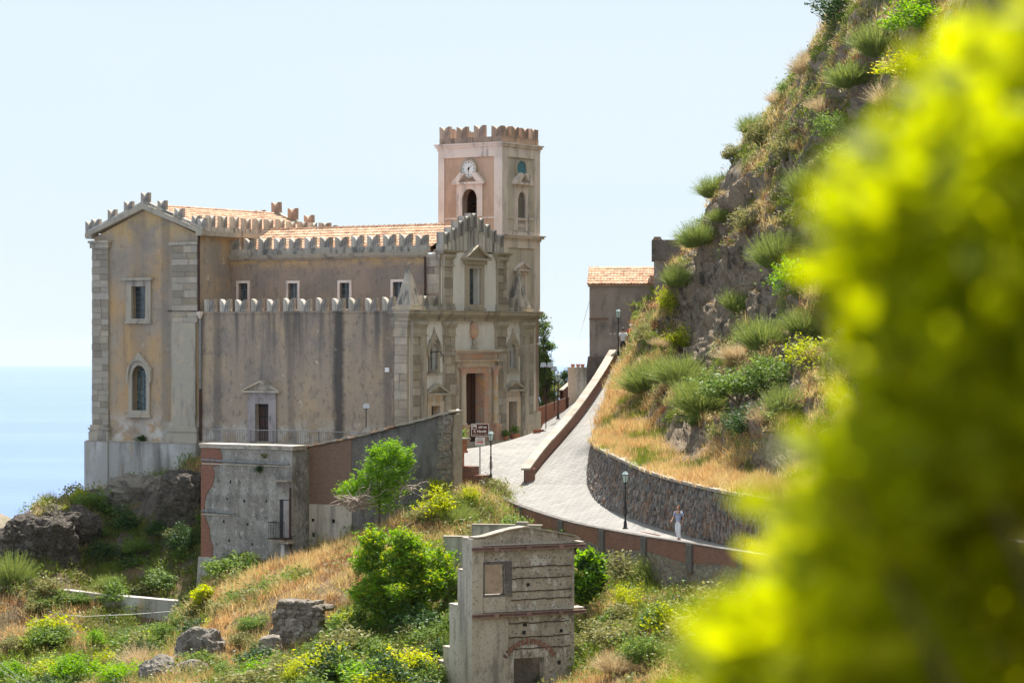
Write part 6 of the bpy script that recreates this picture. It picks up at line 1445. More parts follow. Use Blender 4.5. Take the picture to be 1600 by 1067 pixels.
stuff('cliff_scrub', *pick(v, f, np.repeat(kk < .40, 38)), V['lf_mid'], 'green scrub matting the face of the cliff', 'scrub'); stuff('cliff_scrub', *pick(v, f, np.repeat((kk >= .4) & (kk < .68), 38)), V['lf_olive'], 'olive scrub matting the face of the cliff', 'scrub')
stuff('cliff_scrub', *pick(v, f, np.repeat(kk >= .68, 38)), V['lf_pale'], 'pale dead scrub matting the face of the cliff', 'scrub')

# ---- shrub prototypes (unit size), shared mesh data
def broom_mesh(seed, mt, n=520, up=1.0, wd_=.013):
    g = rng_(seed); th = g.uniform(0, 2*PI, n); le = np.abs(g.normal(size=n))*.75+.05; le = np.minimum(le, 1.9)
    b = np.stack([np.cos(th), np.sin(th), 0*th], 1)*g.uniform(0,.42,(n,1)); L_ = g.uniform(.35,1.0,(n,1))*(1.05-.2*np.minimum(le,1.5))[:, None]
    d = np.stack([np.cos(th)*le, np.sin(th)*le, np.full(n, up)], 1); d /= np.linalg.norm(d, axis=1, keepdims=True)
    p1 = b+d*L_*.5; p2 = b+d*L_+np.stack([np.cos(th), np.sin(th), -.2+0*th], 1)*L_*.16*le[:, None]
    s = np.cross(d, g.normal(size=(n,3))); s /= np.linalg.norm(s, axis=1, keepdims=True); s *= wd_
    v = [np.stack([b-s*.8, b+s*.8, p1+s, p1-s, p2+s*.4, p2-s*.4], 1).reshape(-1,3)]
    i = np.arange(n)[:, None]*6; f = [np.concatenate([i+np.array([[0,1,2,3]]), i+np.array([[3,2,4,5]])], 0)]
    m = n*4; t = g.uniform(.3,1,(m,1)); k = g.integers(0, n, m); c = np.where(t < .5, b[k]+(p1[k]-b[k])*t*2, p1[k]+(p2[k]-p1[k])*(t*2-1))
    lv, lf = leaf_quads(c, m, 1, .085, .012, 1.2, g); v.append(lv); f.append(lf+n*6)
    return np_mesh('stems', np.concatenate(v), np.concatenate(f), mt)
def bush_mesh(seed, mt, n=2600, blobs=16, lsz=.085, tall=1.0, name='foliage'):
    g = rng_(seed); c = g.normal(size=(blobs,3)); c /= np.linalg.norm(c, axis=1, keepdims=True); c *= g.uniform(.25,.62,(blobs,1)); c[:,2] = np.abs(c[:,2])*tall+.25
    k = g.integers(0, blobs, n); d = g.normal(size=(n,3)); d /= np.linalg.norm(d, axis=1, keepdims=True); rr_ = g.uniform(.14,.34,blobs)[k][:, None]
    ext = np.where(g.random((n,1)) < .22, g.uniform(1.0,1.9,(n,1)), g.uniform(.3,1,(n,1))**.5); sp8 = g.normal(size=(blobs,7,3)); sp8 /= np.linalg.norm(sp8, axis=2, keepdims=True); sp8[:,:,2] = np.abs(sp8[:,:,2])
    d = np.where(ext > 1, sp8[k, g.integers(0,7,n)]+g.normal(size=(n,3))*.06, d)
    p = c[k]+d*rr_*ext; p[:,2] = np.maximum(p[:,2], .02)
    v, f = leaf_quads(p, n, 1, lsz, lsz*.55, .5, g); return np_mesh(name, v, f, mt), c
def stem_mesh(seed, c, r=.02):
    mb = MB(); g = random.Random(seed)
    for q in c[:9]: mb.tube([(0,0,-.15),(q[0]*.4,q[1]*.4,q[2]*.35),(q[0],q[1],q[2])], [r*1.5, r, r*.5], 5)
    return mb.mesh('stems', V['bark'])
PRO = {}
for i in range(3):
    PRO['broom', i] = (broom_mesh(100+i, V['lf_broom'], 1500, .9, .0065), None); PRO['drybroom', i] = (broom_mesh(110+i, V['lf_pale'], 1100, .8, .006), None)
    for kind, mt, n in (('leafy','lf_mid',2600),('bright','lf_green',2600),('olive','lf_olive',2400),('yellow','lf_yellow',2400),('dark','lf_dark',2600)):
        me, c = bush_mesh(200+i*10+len(kind), V[mt], n); PRO[kind, i] = (me, stem_mesh(i, c))
fl = {}
def flowers(seed, n=140):
    g = rng_(seed); d = g.normal(size=(n,3)); d /= np.linalg.norm(d, axis=1, keepdims=True); d[:,2] = np.abs(d[:,2]); p = d*np.array([.8,.8,.75])*g.uniform(.85,1.1,(n,1))+np.array([0,0,.25])
    v, f = leaf_quads(p, n, 1, .07, .06, 1, g); return np_mesh('flowers', v, f, V['lf_flower'])
FLW = flowers(5)
NM = {'broom':'broom_bush','drybroom':'dry_bush','leafy':'leafy_bush','bright':'green_bush','olive':'olive_bush','yellow':'yellow_green_bush','dark':'dark_bush'}
_n = [0]
def shrub(kind, base, size, label, group=None, tall=1.0, flower=False, name=None):
    _n[0] += 1; i = _n[0] % 3; me, st = PRO[kind, i]
    r = empty(name or NM[kind], (base[0], base[1], base[2]-.05*size), random.uniform(0, 6.28), label, 'bush', group); r.scale = (size*random.uniform(.8,1.25), size*random.uniform(.8,1.2), size*tall*random.uniform(.85,1.15)); r.rotation_euler = (random.uniform(-.25,.25), random.uniform(-.25,.25), random.uniform(0, 6.28))
    link('stems' if kind in ('broom','drybroom') else 'foliage', me, None, r)
    if st is not None: link('stems', st, None, r)
    if flower: link('flowers', FLW, None, r)['kind'] = 'stuff'
    return r
CL = [  # kind, px, py, size, tall, label
 ('broom',1108,285,1.5,1.1,'blue-green broom bush jutting against the sky from the middle of the cliff edge'),('broom',1085,360,1.6,1.1,'feathery broom bush on the cliff edge just above the stone block building'),
 ('broom',1172,190,1.5,1.0,'dark broom bush on the skyline where the cliff edge steepens'),('dark',1300,18,2.0,.9,'dark round bush at the very top of the cliff edge'),('olive',1190,215,1.4,.9,'olive bush just below the skyline broom'),
 ('broom',1375,60,1.9,1.0,'rounded green broom high on the cliff near the top of the picture'),('broom',1330,120,1.6,1.0,'broom bush in the dry grass below the cliff-top bush'),('bright',1440,30,2.2,.8,'bright green bush spreading near the top right of the cliff'),
 ('drybroom',1255,95,1.3,1.0,'pale dry bush on the upper skyline of the cliff'),('drybroom',1215,150,1.2,.9,'pale dry bush between skyline broom and upper skyline'),('broom',1260,280,1.7,1.1,'dark green broom in the middle of the upper cliff'),
 ('drybroom',1390,150,1.9,.8,'feathery pale bush next to the blurred foliage on the upper cliff'),('leafy',1310,210,1.5,.9,'mid-green bush in a hollow of the upper cliff'),('olive',1230,245,1.3,.9,'olive bush left of the dark green broom on the upper cliff'),
 ('yellow',1410,110,1.4,.7,'yellowish bush with flowers high on the right of the cliff'),('broom',1215,395,2.0,1.0,'large broom bush overhanging the rock face'),('olive',1170,350,1.4,.9,'olive bush above the brown rock face'),
 ('broom',1190,520,2.3,.9,'wide grassy broom bush halfway down the cliff'),('broom',1150,470,1.4,.9,'small broom bush clinging left of the wide broom'),('drybroom',1150,545,1.4,.7,'dry tangle beneath the wide broom bush'),
 ('broom',1015,590,1.9,1.2,'dense bright broom bush beside the top of the lane'),('broom',1062,575,1.7,1.1,'upright broom bush at the foot of the brown rock face'),('broom',1095,620,2.0,1.1,'drooping green broom above the dark lower rock'),
 ('leafy',1150,600,1.9,.8,'leafy bush in the middle of the cliff ledge'),('leafy',1200,585,1.7,.8,'leafy bush at the right end of the cliff ledge'),('yellow',1060,535,1.2,.8,'yellow-green bush at the base of the left rock edge'),
 ('drybroom',1032,532,.8,.8,'pale feathery bush right of the walkers on the lane'),('olive',1014,572,.65,.7,'olive bush at the lane edge below the walkers'),('yellow',1044,482,1.1,1.0,'light green bush in front of the stone block building'),
 ('broom',1058,430,1.3,1.2,'thin broom growing up the side of the stone block building'),('drybroom',1205,650,1.3,1.1,'orange-dry bush right of the lower rock'),('dark',1165,665,1.5,.8,'dark bush in the cleft of the lower rocks'),
 ('broom',1225,630,1.5,1.1,'grey-green broom next to the blurred foliage on the lower cliff'),('leafy',1100,655,1.1,.7,'small leafy bush over the lower dark rock'),('olive',1130,230,1.1,.9,'little olive bush on the skyline above the jutting broom'),
 ('bright',1250,440,1.6,.9,'green bush against the blurred foliage in the middle of the cliff'),('broom',1255,505,1.6,1.0,'broom bush by the blurred foliage below the rock face'),('yellow',1265,560,1.5,.8,'yellow-green bush by the blurred foliage at ledge height'),
 ('drybroom',1290,165,1.5,.8,'straw-coloured bush in the middle of the upper slope'),('leafy',1340,250,1.7,.8,'leafy bush lowest on the upper slope before the blurred foliage'),('broom',1130,330,1.1,.9,'small broom in a crack of the steep cliff edge')]
for kind, px, py, size, tall, lab in CL:
    shrub(kind, spot(px, py+size*10, 'c'), size*(1.05 if 'broom' in kind else 1.35), lab, 'bushes growing on the cliff', tall, flower=('flower' in lab))
HL = [('yellow',505,1045,2.6,.9,'yellow-green bush in front of the masonry stub'),('yellow',640,1050,2.6,.7,'yellow flowering bush left of the ruin base at the bottom'),('leafy',580,1010,2.0,.8,'leafy bramble under the big green bush'),
 ('leafy',690,985,1.6,.9,'small bramble bush against the stepped buttress'),('bright',560,1060,2.0,.7,'bright green bramble at the bottom centre'),('dark',625,1015,2.2,.6,'dark bramble in the shade below the big green bush'),
 ('yellow',80,1035,2.6,.6,'bright yellow-green weeds bush at the bottom left'),('bright',185,1045,2.4,.6,'leafy green bramble along the bottom left'),('bright',20,1050,2.2,.8,'green bush in the very corner at the bottom left'),
 ('drybroom',220,1015,1.9,.9,'pale feathery dry bush beside the boulders'),('leafy',262,985,1.6,.9,'green bush behind the pale feathery dry bush'),('broom',18,890,1.9,1.4,'light green sapling at the far left edge'),
 ('bright',120,1062,2.4,.8,'leafy bright weeds at the bottom edge left of the dark boulder'),('yellow',45,1000,1.6,.7,'pale yellow-green tuft in the golden grass at far left'),('bright',150,985,1.7,.7,'green bramble in the middle of the shaded lower slope'),('leafy',205,975,2.0,.6,'broad weed patch below the rope fence'),('bright',410,1055,1.8,.8,'bright green weeds left of the yellow-green bush at the bottom'),('yellow',460,1062,1.6,.8,'low yellow-green weeds at the bottom in front of the masonry stub'),('leafy',350,1040,1.6,.7,'green weeds right of the pointed pale boulder'),('olive',380,1000,1.5,.8,'olive bramble between the boulder and the masonry stub'),('olive',75,845,1.0,1.0,'olive tuft growing on the stone outcrop'),('drybroom',65,800,.9,.9,'pale grass tuft on top of the stone outcrop'),('yellow',100,795,.9,1.0,'yellow-green tuft on the skyline left of the church'),('yellow',125,778,1.2,1.3,'leafy weed against the church corner on the skyline'),
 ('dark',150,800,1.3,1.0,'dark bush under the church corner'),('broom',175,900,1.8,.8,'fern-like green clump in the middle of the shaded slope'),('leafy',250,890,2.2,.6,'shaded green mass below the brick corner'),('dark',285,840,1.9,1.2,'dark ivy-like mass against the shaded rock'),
 ('dark',200,850,2.2,.6,'dark green thicket in the shaded slope'),('dark',255,820,1.8,.9,'dark bush added against the bedrock to deepen the bank shade'),('leafy',225,840,2.0,.7,'leafy bush midway down the shaded slope'),('dark',160,850,2.0,.7,'dark bramble added right of the outcrop to deepen the shade'),('leafy',130,930,1.6,.6,'grey-green bush at the sunlit edge of the shaded slope'),('leafy',75,970,1.2,.6,'greyish bush beside the rope fence'),  # dark bushes added here to darken the bank under the church
 ('leafy',395,965,1.8,.7,'green scrub left of the masonry stub'),('olive',345,950,1.7,.8,'olive scrub below the concrete wall end'),('leafy',420,905,1.2,.7,'low scrub at the foot of the terrace house'),
 ('broom',715,800,1.5,1.0,'grey-green broom on the bank below the stone steps'),('yellow',735,775,1.1,1.0,'pale yellow-green weeds around the stone steps'),('olive',660,790,2.0,.6,'olive scrub on the crest below the dark rendered wall'),('yellow',690,760,1.4,.8,'sunlit yellow-green scrub at the rubble pier'),
 ('leafy',560,890,.9,1.0,'small leafy sprig in front of the dark opening'),('leafy',965,880,1.3,1.2,'bushy weed growing out of the street wall'),('broom',1025,890,2.0,1.3,'tall grey-green broom against the street wall'),('olive',1065,880,1.9,1.1,'yellow flowering shrub under the parapet'),
 ('leafy',1065,960,2.0,.9,'blue-green bush at the foot of the street wall'),('drybroom',975,870,.9,1.0,'dry tuft on the street wall'),('olive',940,985,2.0,.8,'olive scrub right of the ruin base'),('leafy',1020,1010,2.4,.8,'soft green scrub beside the blurred foliage'),
 ('yellow',975,940,1.4,1.0,'yellow-green weed spike below the street wall'),('drybroom',960,1030,1.8,.7,'straw-coloured scrub at the bottom right of the ruin'),('olive',905,1010,1.4,.8,'olive weeds against the right edge of the ruin'),('dark',850,1055,1.2,.7,'dark weeds inside the ruin doorway')]
for kind, px, py, size, tall, lab in HL:
    shrub(kind, spot(px, min(py+size*11, 1064)), size*.80, lab, 'bushes on the lower hillside', tall, flower=('flower' in lab))
# weeds on the church plinth ledge and walls
shrub('dark', ch(-21.0,-.3,-.28), .75, 'dark weed tuft on the church plinth ledge below the arched window', None, .6)
q = Vector(H1)+Matrix.Rotation(CHR, 4, 'Z')@Vector((4.4,-.1,6.0)); shrub('dark', q, .45, 'small weed growing out of the terrace house wall', None, 1.0)
q = Vector(H1)+Matrix.Rotation(CHR, 4, 'Z')@Vector((4.7,-.05,6.9)); shrub('olive', q, .35, 'tiny weed under the terrace house roof edge', None, 1.0)

# scrub thickets too many and tangled to tell apart
def thicket(pts, kinds, smin, smax, rng, nl=1000):
    for (kind, mt, nm, lab) in kinds:
        V4 = []; me0 = [bush_mesh(300+j*7+len(kind), V[mt], nl, 12, .12)[0] if kind != 'dry' else broom_mesh(300+j, V[mt], 260, .8, .008) for j in range(3)]
        arr = []
        for me in me0:
            co = np.empty(len(me.vertices)*3, np.float32); me.vertices.foreach_get('co', co); arr.append(co.reshape(-1,3)); bpy.data.meshes.remove(me)
        sel = pts[kind]
        for j, p in enumerate(sel):
            a = arr[j % 3]; t = rng.uniform(0, 6.28); s_ = rng.uniform(smin, smax); c_, s2 = math.cos(t), math.sin(t)
            q_ = np.stack([a[:,0]*c_-a[:,1]*s2, a[:,0]*s2+a[:,1]*c_, a[:,2]*rng.uniform(.6,1.1)], 1)*s_*np.array([rng.uniform(.8,1.3),1,1]); V4.append(q_+p)
        vv = np.concatenate(V4); stuff(nm, vv, np.arange(len(vv)).reshape(-1,4), V[mt], lab, 'scrub')
_rs = rng_(77); _cv = h_cover(hp[:, :2])+fbm(hp, .3, 2, .5, 63)*.5
_ok = (hpy > 765) & (hpx < 1150) & ~((hpx > 400) & (hpx < 580) & (hpy < 935))
def _pick(m, n): i = np.where(m & _ok)[0]; return hp[_rs.choice(i, min(n, len(i)), replace=False)]-np.array([0,0,.1])
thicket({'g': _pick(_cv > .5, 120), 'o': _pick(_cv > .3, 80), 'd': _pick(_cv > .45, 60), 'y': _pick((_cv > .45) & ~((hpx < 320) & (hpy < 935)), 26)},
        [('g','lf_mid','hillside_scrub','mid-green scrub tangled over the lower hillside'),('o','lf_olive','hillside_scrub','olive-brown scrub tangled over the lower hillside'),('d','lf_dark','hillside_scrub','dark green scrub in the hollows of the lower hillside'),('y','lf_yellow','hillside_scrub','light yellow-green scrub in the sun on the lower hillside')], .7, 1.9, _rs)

_ck = np.where(~bench & ~bare & (row_ > 1.2) & (cpx < 1420))[0]; _cs = _rs.choice(_ck, 190, replace=False); _cp4 = cp[_cs]-np.array([0,0,.08])
thicket({'g': _cp4[:80], 'o': _cp4[80:140], 'd': _cp4[140:]}, [('g','lf_mid','cliff_thicket','green thickets crowding the ledges of the cliff'),('o','lf_olive','cliff_thicket','olive thickets crowding the ledges of the cliff'),('d','lf_broom','cliff_thicket','grey-green thickets crowding the ledges of the cliff')], .4, 1.15, _rs, 620)

# ---- trees and large bushes
def crown(seed, blobs, leaves, lsz, mt, name='crown', droop=.4, asp=.5):
    """leaves through the volume of many clumps; clumps: (x, y, z, r)"""
    g = rng_(seed); B = np.array(blobs); w = B[:,3]**2; k = g.choice(len(B), leaves, p=w/w.sum())
    d = g.normal(size=(leaves,3)); d /= np.linalg.norm(d, axis=1, keepdims=True)
    ext = np.where(g.random((leaves,1)) < .2, g.uniform(.9,1.7,(leaves,1)), g.uniform(.25,1.0,(leaves,1))**.45); sp8 = g.normal(size=(len(B),9,3)); sp8 /= np.linalg.norm(sp8, axis=2, keepdims=True); sp8[:,:,2] = np.abs(sp8[:,:,2])*1.2-.2
    d = np.where(ext > .9, np.where(g.random((leaves,1)) < .8, sp8[k, g.integers(0,9,leaves)]+g.normal(size=(leaves,3))*.07, d), d)
    p = B[k,:3]+d*B[k,3:4]*ext*np.array([1,1,.85])
    v, f = leaf_quads(p, leaves, 1, lsz, lsz*asp, droop, g); return np_mesh(name, v, f, mt)
def limbs(mb, blobs, base, r0, seed, every=1):
    g = random.Random(seed)
    for b in blobs[::every]:
        m = Vector(base).lerp(Vector(b[:3]), .5)+Vector((g.uniform(-.2,.2), g.uniform(-.2,.2), g.uniform(0,.3))); mb.tube([tuple(base), tuple(m), tuple(b[:3])], [r0, r0*.6, r0*.2], 5)
def tree(name, base, blobs, leaves, lsz, mt, label, cat='tree', trunk_h=1.0, r0=.12, seed=1, asp=.5, droop=.4, mt2=None):
    r = empty(name, base, 0, label, cat); mb = MB(); mb.tube([(0,0,-.6),(.03,.02,trunk_h*.5),(0,0,trunk_h)], [r0*1.3, r0, r0*.85], 7); limbs(mb, blobs, (0,0,trunk_h*.9), r0*.55, seed)
    mb.build('trunk', V['bark'], r); link('crown', crown(seed, blobs, leaves, lsz, mt, asp=asp, droop=droop), None, r)
    if name == 'big_green_bush': link('crown', crown(seed+90, [(b[0]*1.04, b[1]*1.04-.1, b[2]+.12, b[3]*.9) for b in blobs], leaves//5, lsz*.9, V['lf_yellow'], asp=asp), None, r)  # brighter outer leaves put highlights into the crown's colour
    if mt2: link('crown', crown(seed+50, [(b[0]*.96, b[1]*.96-.05, b[2]-.1, b[3]*.85) for b in blobs], leaves//2, lsz*1.1, mt2, asp=asp), None, r)
    return r
def blobs_in(seed, n, c, rad, rmin, rmax, shell=.55):
    g = rng_(seed); d = g.normal(size=(n,3)); d /= np.linalg.norm(d, axis=1, keepdims=True); p = np.array(c)+d*np.array(rad)*g.uniform(shell,1,(n,1)); return [(*q, r) for q, r in zip(p, g.uniform(rmin, rmax, n))]
b0 = P(626, 992, 125.5)
tree('big_green_bush', b0, blobs_in(1, 70, (0,0,2.9), (2.5,2.0,2.65), .3, .8, .3), 46000, .16, V['lf_green'], 'big dense bright green bush left of the ruin facade', 'bush', 1.0, .12, 3, mt2=V['lf_mid'])
b0 = P(592, 800, 142.5)
bl_ = [(.3,0,3.1,.75),(.9,.1,2.9,.65),(1.35,0,3.2,.55),(-.2,.1,2.6,.7),(.6,-.1,2.2,.8),(-.6,0,2.0,.6),(1.1,0,1.9,.6),(0,0,1.5,.8),(.8,.1,1.2,.7),(-1.5,0,1.4,.55),(-1.9,0,1.0,.5),(-1.2,.1,.8,.6),(-.5,0,.7,.7),(.3,0,.4,.7),(1.4,.1,2.5,.45),(.7,0,3.6,.5),(0,.1,3.4,.45),(-.9,0,1.5,.45),(1.7,0,2.8,.35)]
tree('ailanthus_tree', b0, bl_, 15000, .17, V['lf_green'], 'young tree with bright feathery leaves in front of the ruined house', 'tree', 1.3, .06, 8, asp=.32, droop=.15)
b0 = P(915, 945, 120.5); tree('fig_bush', b0, blobs_in(4, 22, (0,0,1.3), (.8,.7,1.15), .25, .5), 5200, .2, V['lf_green'], 'round leafy green bush right of the ruin against the street wall', 'bush', .5, .06, 5, asp=.7, mt2=V['lf_dark'])
b0 = spot(318, 962); tree('sapling', b0, blobs_in(6, 14, (0,0,.95), (.6,.5,.75), .14, .3), 900, .2, V['lf_yellow'], 'small bright lime sapling in front of the concrete trough wall', 'tree', .5, .03, 6, asp=.75)
b0 = P(856, 668, 178); tree('cypress_tree', (b0[0]-.2, b0[1], b0[2]-1), blobs_in(7, 60, (0,0,4.9), (.62,.62,4.2), .25, .5, .2), 16000, .14, V['lf_mid'], 'tall narrow dark green tree behind the bell tower', 'tree', 1.6, .12, 7, mt2=V['lf_dark'])
b0 = P(868, 640, 182); tree('small_tree', (b0[0], b0[1], b0[2]-1), blobs_in(8, 16, (0,0,1.9), (1.0,.8,1.2), .25, .5), 3200, .15, V['lf_olive'], 'small olive-green tree behind the flood lights', 'tree', .8, .06, 9)
b0 = P(884, 605, 178); tree('small_tree', (b0[0], b0[1], b0[2]-.8), blobs_in(9, 9, (0,0,1.2), (.5,.5,.8), .2, .35), 1400, .14, V['lf_dark'], 'small dark tree left of the round concrete tank', 'tree', .5, .05, 10)
# dead brush in front of the ruined house
g = random.Random(21)
for (px, py, D, n, sp_, lab) in ((555,785,141.6,60,1.5,'grey tangle of dead branches in front of the ruined house'),(628,768,142.3,14,1.8,'long bare dead branches arching right of the young tree')):
    c = P(px, py, D); r = empty('dead_brush', c, 0, lab, 'dead brush'); mb = MB()
    for i in range(n):
        t = g.uniform(0, 2*PI); l_ = g.uniform(.5,1)*sp_; z0 = g.uniform(-.5,.2); p = Vector((g.uniform(-.4,.4), g.uniform(-.4,.4), z0)); pts = [tuple(p)]; dr = Vector((math.cos(t), math.sin(t)*.5, g.uniform(.1,.9)))
        for k in range(5): p = p+dr*l_/5; dr = (dr+Vector((g.uniform(-.5,.5), g.uniform(-.3,.3), g.uniform(-.55,.25)))).normalized(); pts.append(tuple(p))
        mb.tube(pts, [.045,.036,.03,.024,.018,.01], 4)
    mb.build('branches', V['deadwood'], r)

# ---- the bush right beside the camera, far out of focus
def near_bush():
    g = rng_(42); edge_y = [-80,0,120,170,250,330,420,520,620,700,760,820,880,940,1000,1067,1150]; edge_x = [1660,1580,1480,1400,1320,1275,1245,1275,1280,1265,1235,1210,1195,1150,1110,1060,1000]
    r = empty('near_bush', (.95, 2.6, -1.72), 0, 'blurred lime green bush filling the right foreground', 'bush'); o = np.array([.95,2.6,-1.72])
    cl = []
    while len(cl) < 290:
        py = g.uniform(-160, 1250); ex = np.interp(py, edge_y, edge_x); px = ex+70+900*g.random()**1.15
        if px > 1980: continue
        D = g.uniform(2.2, 2.8); cl.append(P(px, py, D))
    cl = np.array(cl); n = 42
    c = np.repeat(cl, n, 0); dd = g.normal(size=c.shape); dd /= np.linalg.norm(dd, axis=1, keepdims=True); c = c+dd*.055*g.random((len(c),1))**.5
    v, f = leaf_quads(c, len(c), 1, .045, .025, .6, g); link('foliage', np_mesh('foliage', v-o, f, V['lf_near']), None, r)
    mb = MB()
    for q in cl[::9]:
        e = Vector(q-o); m = e*.5+Vector((.05,0,.1)); mb.tube([(0,0,0), tuple(m), tuple(e)], [.012,.007,.003], 5)
    mb.build('branches', V['bark'], r)
near_bush()
# ------------------------------------------------------------------ people
def skin_mesh(name, pts, edges, radii, mt, sub=2, root=0):
    me = bpy.data.meshes.new(name); me.from_pydata(pts, edges, []); o = bpy.data.objects.new(name, me); COL.objects.link(o)
    md = o.modifiers.new('s', 'SKIN'); md.use_smooth_shade = True; md.branch_smoothing = .6
    for i, r_ in enumerate(radii):
        d = me.skin_vertices[0].data[i]; d.radius = r_ if isinstance(r_, tuple) else (r_, r_); d.use_root = (i == root)
    s = o.modifiers.new('u', 'SUBSURF'); s.levels = sub; s.render_levels = sub
    bpy.context.view_layer.update(); dg = bpy.context.evaluated_depsgraph_get()
    out = bpy.data.meshes.new_from_object(o.evaluated_get(dg)); bpy.data.objects.remove(o); out.name = name; out.materials.clear(); out.materials.append(mt)
    out.polygons.foreach_set('use_smooth', [True]*len(out.polygons)); return out
def person(base, rz, h, label, pose, top_m, leg_m, hair_m, hair_len=.10, cap=None, pack=None, sleeve=.55, shorts=False):
    """figure facing -y; pose gives hand, elbow, knee and foot points at 1.7 m scale"""
    k = h/1.7; r = empty('person', base, rz, label, 'person'); r.scale = (k, k, k)
    J = dict(pel=(0,0,.93), spi=(0,.01,1.10), che=(0,.0,1.30), nek=(0,.01,1.46), chin=(0,-.02,1.53), hed=(0,-.005,1.60), top=(0,.01,1.67), nose=(0,-.105,1.59),
             shL=(.18,0,1.40), shR=(-.18,0,1.40), hiL=(.09,0,.90), hiR=(-.09,0,.90)); J.update(pose)
    names = ['pel','spi','che','nek','chin','hed','top','nose','shL','elL','wrL','paL','shR','elR','wrR','paR','hiL','knL','anL','toL','hiR','knR','anR','toR']
    ed = [('pel','spi'),('spi','che'),('che','nek'),('nek','chin'),('chin','hed'),('hed','top'),('hed','nose'),('che','shL'),('shL','elL'),('elL','wrL'),('wrL','paL'),('che','shR'),('shR','elR'),('elR','wrR'),('wrR','paR'),
          ('pel','hiL'),('hiL','knL'),('knL','anL'),('anL','toL'),('pel','hiR'),('hiR','knR'),('knR','anR'),('anR','toR')]
    rad = dict(pel=(.15,.11), spi=(.13,.10), che=(.15,.11), nek=.055, chin=.062, hed=(.078,.092), top=(.06,.07), nose=.014, shL=.06, elL=.042, wrL=.028, paL=(.035,.018), shR=.06, elR=.042, wrR=.028, paR=(.035,.018),
               hiL=.09, knL=.058, anL=.04, toL=.035, hiR=.09, knR=.058, anR=.04, toR=.035)
    ix = {n: i for i, n in enumerate(names)}
    body = skin_mesh('body', [J[n] for n in names], [(ix[a], ix[b]) for a, b in ed], [rad[n] for n in names], V['skin'])
    bm = bmesh.new(); bm.from_mesh(body); mb = MB()
    for sd in ('L', 'R'):                                    # five fingers on each palm, unequal and slightly curled
        w_, p_ = Vector(J['wr'+sd]), Vector(J['pa'+sd]); d = (p_-w_).normalized(); sx = 1 if sd == 'L' else -1; side = d.cross(Vector((sx,0,0))); side = side.normalized() if side.length > .1 else Vector((0,-1,0)); curl = Vector((-sx,0,0))
        for i, ln in enumerate((.07,.08,.075,.06)):
            b = p_+side*(.027-.018*i); mb.tube([tuple(b), tuple(b+d*ln*.5+curl*.008), tuple(b+d*ln*.85+curl*.03)], [.009,.0085,.007], 6)
        b = w_+d*.03+side*.025; mb.tube([tuple(b), tuple(b+side*.03+d*.03), tuple(b+side*.035+d*.06+curl*.01)], [.011,.01,.008], 6)
    off = len(bm.verts); vs = [bm.verts.new(v) for v in mb.v]
    for f in mb.f: bm.faces.new([vs[i] for i in f])
    for f in bm.faces: f.smooth = True
    bm.to_mesh(body); bm.free(); bo = link('body', body, None, r)
    def lerp(a, b, t): return tuple(Vector(J[a]).lerp(Vector(J[b]), t))
    el = lambda s_: lerp('sh'+s_, 'el'+s_, sleeve+.25)
    pts = [lerp('pel','spi',-.05), J['spi'], J['che'], lerp('che','nek',.75), J['shL'], el('L'), J['shR'], el('R')]
    link('shirt', skin_mesh('shirt', pts, [(0,1),(1,2),(2,3),(2,4),(4,5),(2,6),(6,7)], [(.185,.145),(.175,.14),(.185,.14),.075,.09,.068,.09,.068], top_m, 2, 1), None, r)
    kn = .45 if shorts else 1.0
    def leg(s_): return [lerp('hi'+s_,'kn'+s_,.0), lerp('hi'+s_,'kn'+s_,min(1,kn*1.6))]+([] if shorts else [lerp('kn'+s_,'an'+s_,.95)])
    L1, L2 = leg('L'), leg('R'); pts = [(0,0,1.0), (0,0,.93)]+L1+L2; n1 = len(L1); e = [(0,1),(1,2)]+[(2+i,3+i) for i in range(n1-1)]+[(1,2+n1)]+[(2+n1+i,3+n1+i) for i in range(n1-1)]
    rr_ = [(.155,.12),(.165,.13)]+[.105,.082,.066][:n1]+[.105,.082,.066][:n1]
    link('trousers', skin_mesh('trousers', pts, e, rr_, leg_m, 2, 0), None, r)
    for s_ in ('L','R'):
        a, t = Vector(J['an'+s_]), Vector(J['to'+s_]); mb = MB(); d = (t-a); d.z = 0; d.normalize()
        link('shoe', skin_mesh('shoe', [tuple(a-d*.05+Vector((0,0,-.03))), tuple(a+d*.05+Vector((0,0,-.035))), tuple(t+Vector((0,0,-.005)))], [(0,1),(1,2)], [(.045,.045),(.05,.05),(.042,.032)], V['shoe'], 2), None, r)
    hd = Vector(J['hed']); hp_ = [tuple(hd+Vector((0,-.03,.085))), tuple(hd+Vector((0,.03,.08))), tuple(hd+Vector((0,.06,.0))), tuple(hd+Vector((0,.06,-hair_len)))]
    link('hair', skin_mesh('hair', hp_, [(0,1),(1,2),(2,3)], [(.075,.045),(.088,.075),(.095,.075),(.07,.05)], hair_m, 2), None, r)
    for sx in (-.03, .03): MB().lathe((sx, hd.y-.088, hd.z+.012), [(.004,-.008),(.01,0),(.004,.008)], 6).build('eye', V['black'], r)
    MB().box(-.025,.025,hd.y-.088,hd.y-.075,hd.z-.052,hd.z-.044).build('mouth', V['copper'], r)
    if cap:
        mb = MB(); mb.lathe((0,hd.y+.01,hd.z+.04), [(.10,0),(.098,.05),(.07,.095),(.02,.11)], 12); mb.box(-.07,.07,hd.y-.19,hd.y-.08,hd.z+.04,hd.z+.055); mb.build('cap', cap, r)
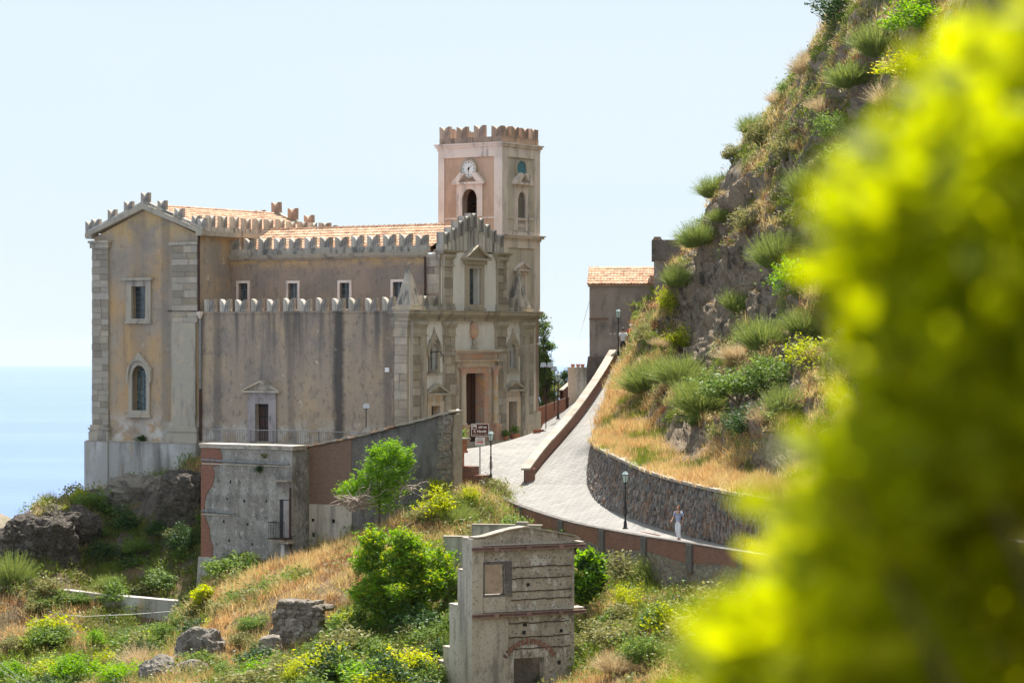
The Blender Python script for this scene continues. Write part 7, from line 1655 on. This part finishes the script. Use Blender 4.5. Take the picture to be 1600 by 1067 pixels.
    if pack:
        me = lumpy('backpack', pack, (.15,.085,.22), 5, 3, .06, 2.0, boxy=.7); o = link('backpack', me, None, r); o.location = (0, .215, 1.22); o['label'] = 'backpack worn on the back'
        for s_ in (-.10, .10): MB().tube([(s_,.16,1.12),(s_,.0,1.16),(s_*1.15,-.14,1.28),(s_*1.2,-.03,1.47),(s_,.17,1.40)], .014, 5).build('strap', pack, o).parent = r
    return r
walk = dict(elL=(.25,.07,1.13), wrL=(.26,-.02,.90), paL=(.26,-.05,.82), elR=(-.26,-.02,1.14), wrR=(-.27,-.20,.96), paR=(-.27,-.27,.92),
            knL=(.10,-.10,.50), anL=(.10,-.02,.09), toL=(.11,-.17,.04), knR=(-.09,-.03,.49), anR=(-.09,.16,.11), toR=(-.09,.03,.05))
still = dict(elL=(.26,.05,1.14), wrL=(.27,-.02,.89), paL=(.27,-.04,.81), elR=(-.26,.05,1.14), wrR=(-.27,-.02,.89), paR=(-.27,-.04,.81),
             knL=(.10,-.06,.50), anL=(.10,.05,.09), toL=(.11,-.10,.04), knR=(-.10,-.02,.50), anR=(-.10,-.10,.08), toR=(-.11,-.25,.04))
raised = dict(still, elR=(-.30,-.12,1.42), wrR=(-.20,-.22,1.62), paR=(-.17,-.22,1.69))
def on_street(px, D):                                        # stand on the paving, at its height
    A = np.concatenate([RL, RRt, (RL+RRt)/2, RL*.75+RRt*.25, RL*.25+RRt*.75]); x = (px-CX)/FPX*D
    d = (A[:,0]-x)**2+(A[:,1]-D)**2; k = np.argsort(d)[:4]; w = 1/(d[k]+1e-3); return (x, D, float((A[k,2]*w).sum()/w.sum()))
def on_ramp(px, D):
    A = np.concatenate([AL, AR, (AL+AR)/2]); x = (px-CX)/FPX*D; d = (A[:,0]-x)**2+(A[:,1]-D)**2; k = np.argsort(d)[:4]; w = 1/(d[k]+1e-3); return (x, D, float((A[k,2]*w).sum()/w.sum()))
person(on_street(1060,123.6), R(-38), 1.68, 'woman in light blue shirt and white trousers walking with a navy backpack', walk, V['shirt_blue'], V['white_cloth'], V['hair_red'], .12, None, V['navy'])
person(on_ramp(973.5,167.0), R(178), 1.82, 'man in white shirt and dark trousers walking up the lane, seen from behind', still, V['white_cloth'], V['dark_cloth'], V['hair_dark'], .02)
person(on_ramp(986,169.5), R(160), 1.78, 'person in red with white cap and red backpack at the top of the lane', raised, V['red_cloth'], V['dark_cloth'], V['hair_dark'], .04, V['white_cloth'], V['red_cloth'])

q = on_street(1016,127.3); MARK.location = (q[0], q[1], q[2]+.03); MARK.rotation_euler = (0, 0, math.atan2(RL[40][1]-RL[36][1], RL[40][0]-RL[36][0]))
# ------------------------------------------------------------------ summer haze over the sea
def haze():
    me = MB().box(-125000, 125000, -125000, 125000, -2800, 45).mesh('haze', []) if False else None
    mb = MB(); mb.box(-125000, 125000, -125000, 125000, -2800, 45)
    m = bpy.data.materials.new('haze_air'); m.use_nodes = True; nt = m.node_tree
    for n in list(nt.nodes):
        if n.type == 'BSDF_PRINCIPLED': nt.nodes.remove(n)
    pv = nt.nodes.new('ShaderNodeVolumePrincipled'); pv.inputs['Color'].default_value = (0.66, 0.80, 1.0, 1); pv.inputs['Density'].default_value = 1.6e-5; pv.inputs['Anisotropy'].default_value = 0.3
    nt.links.new(pv.outputs[0], nt.nodes['Material Output'].inputs['Volume'])
    o = mb.build('haze', m); tag(o, 'thin pale summer haze lying over the sea and coast', 'haze', kind='stuff')
haze()
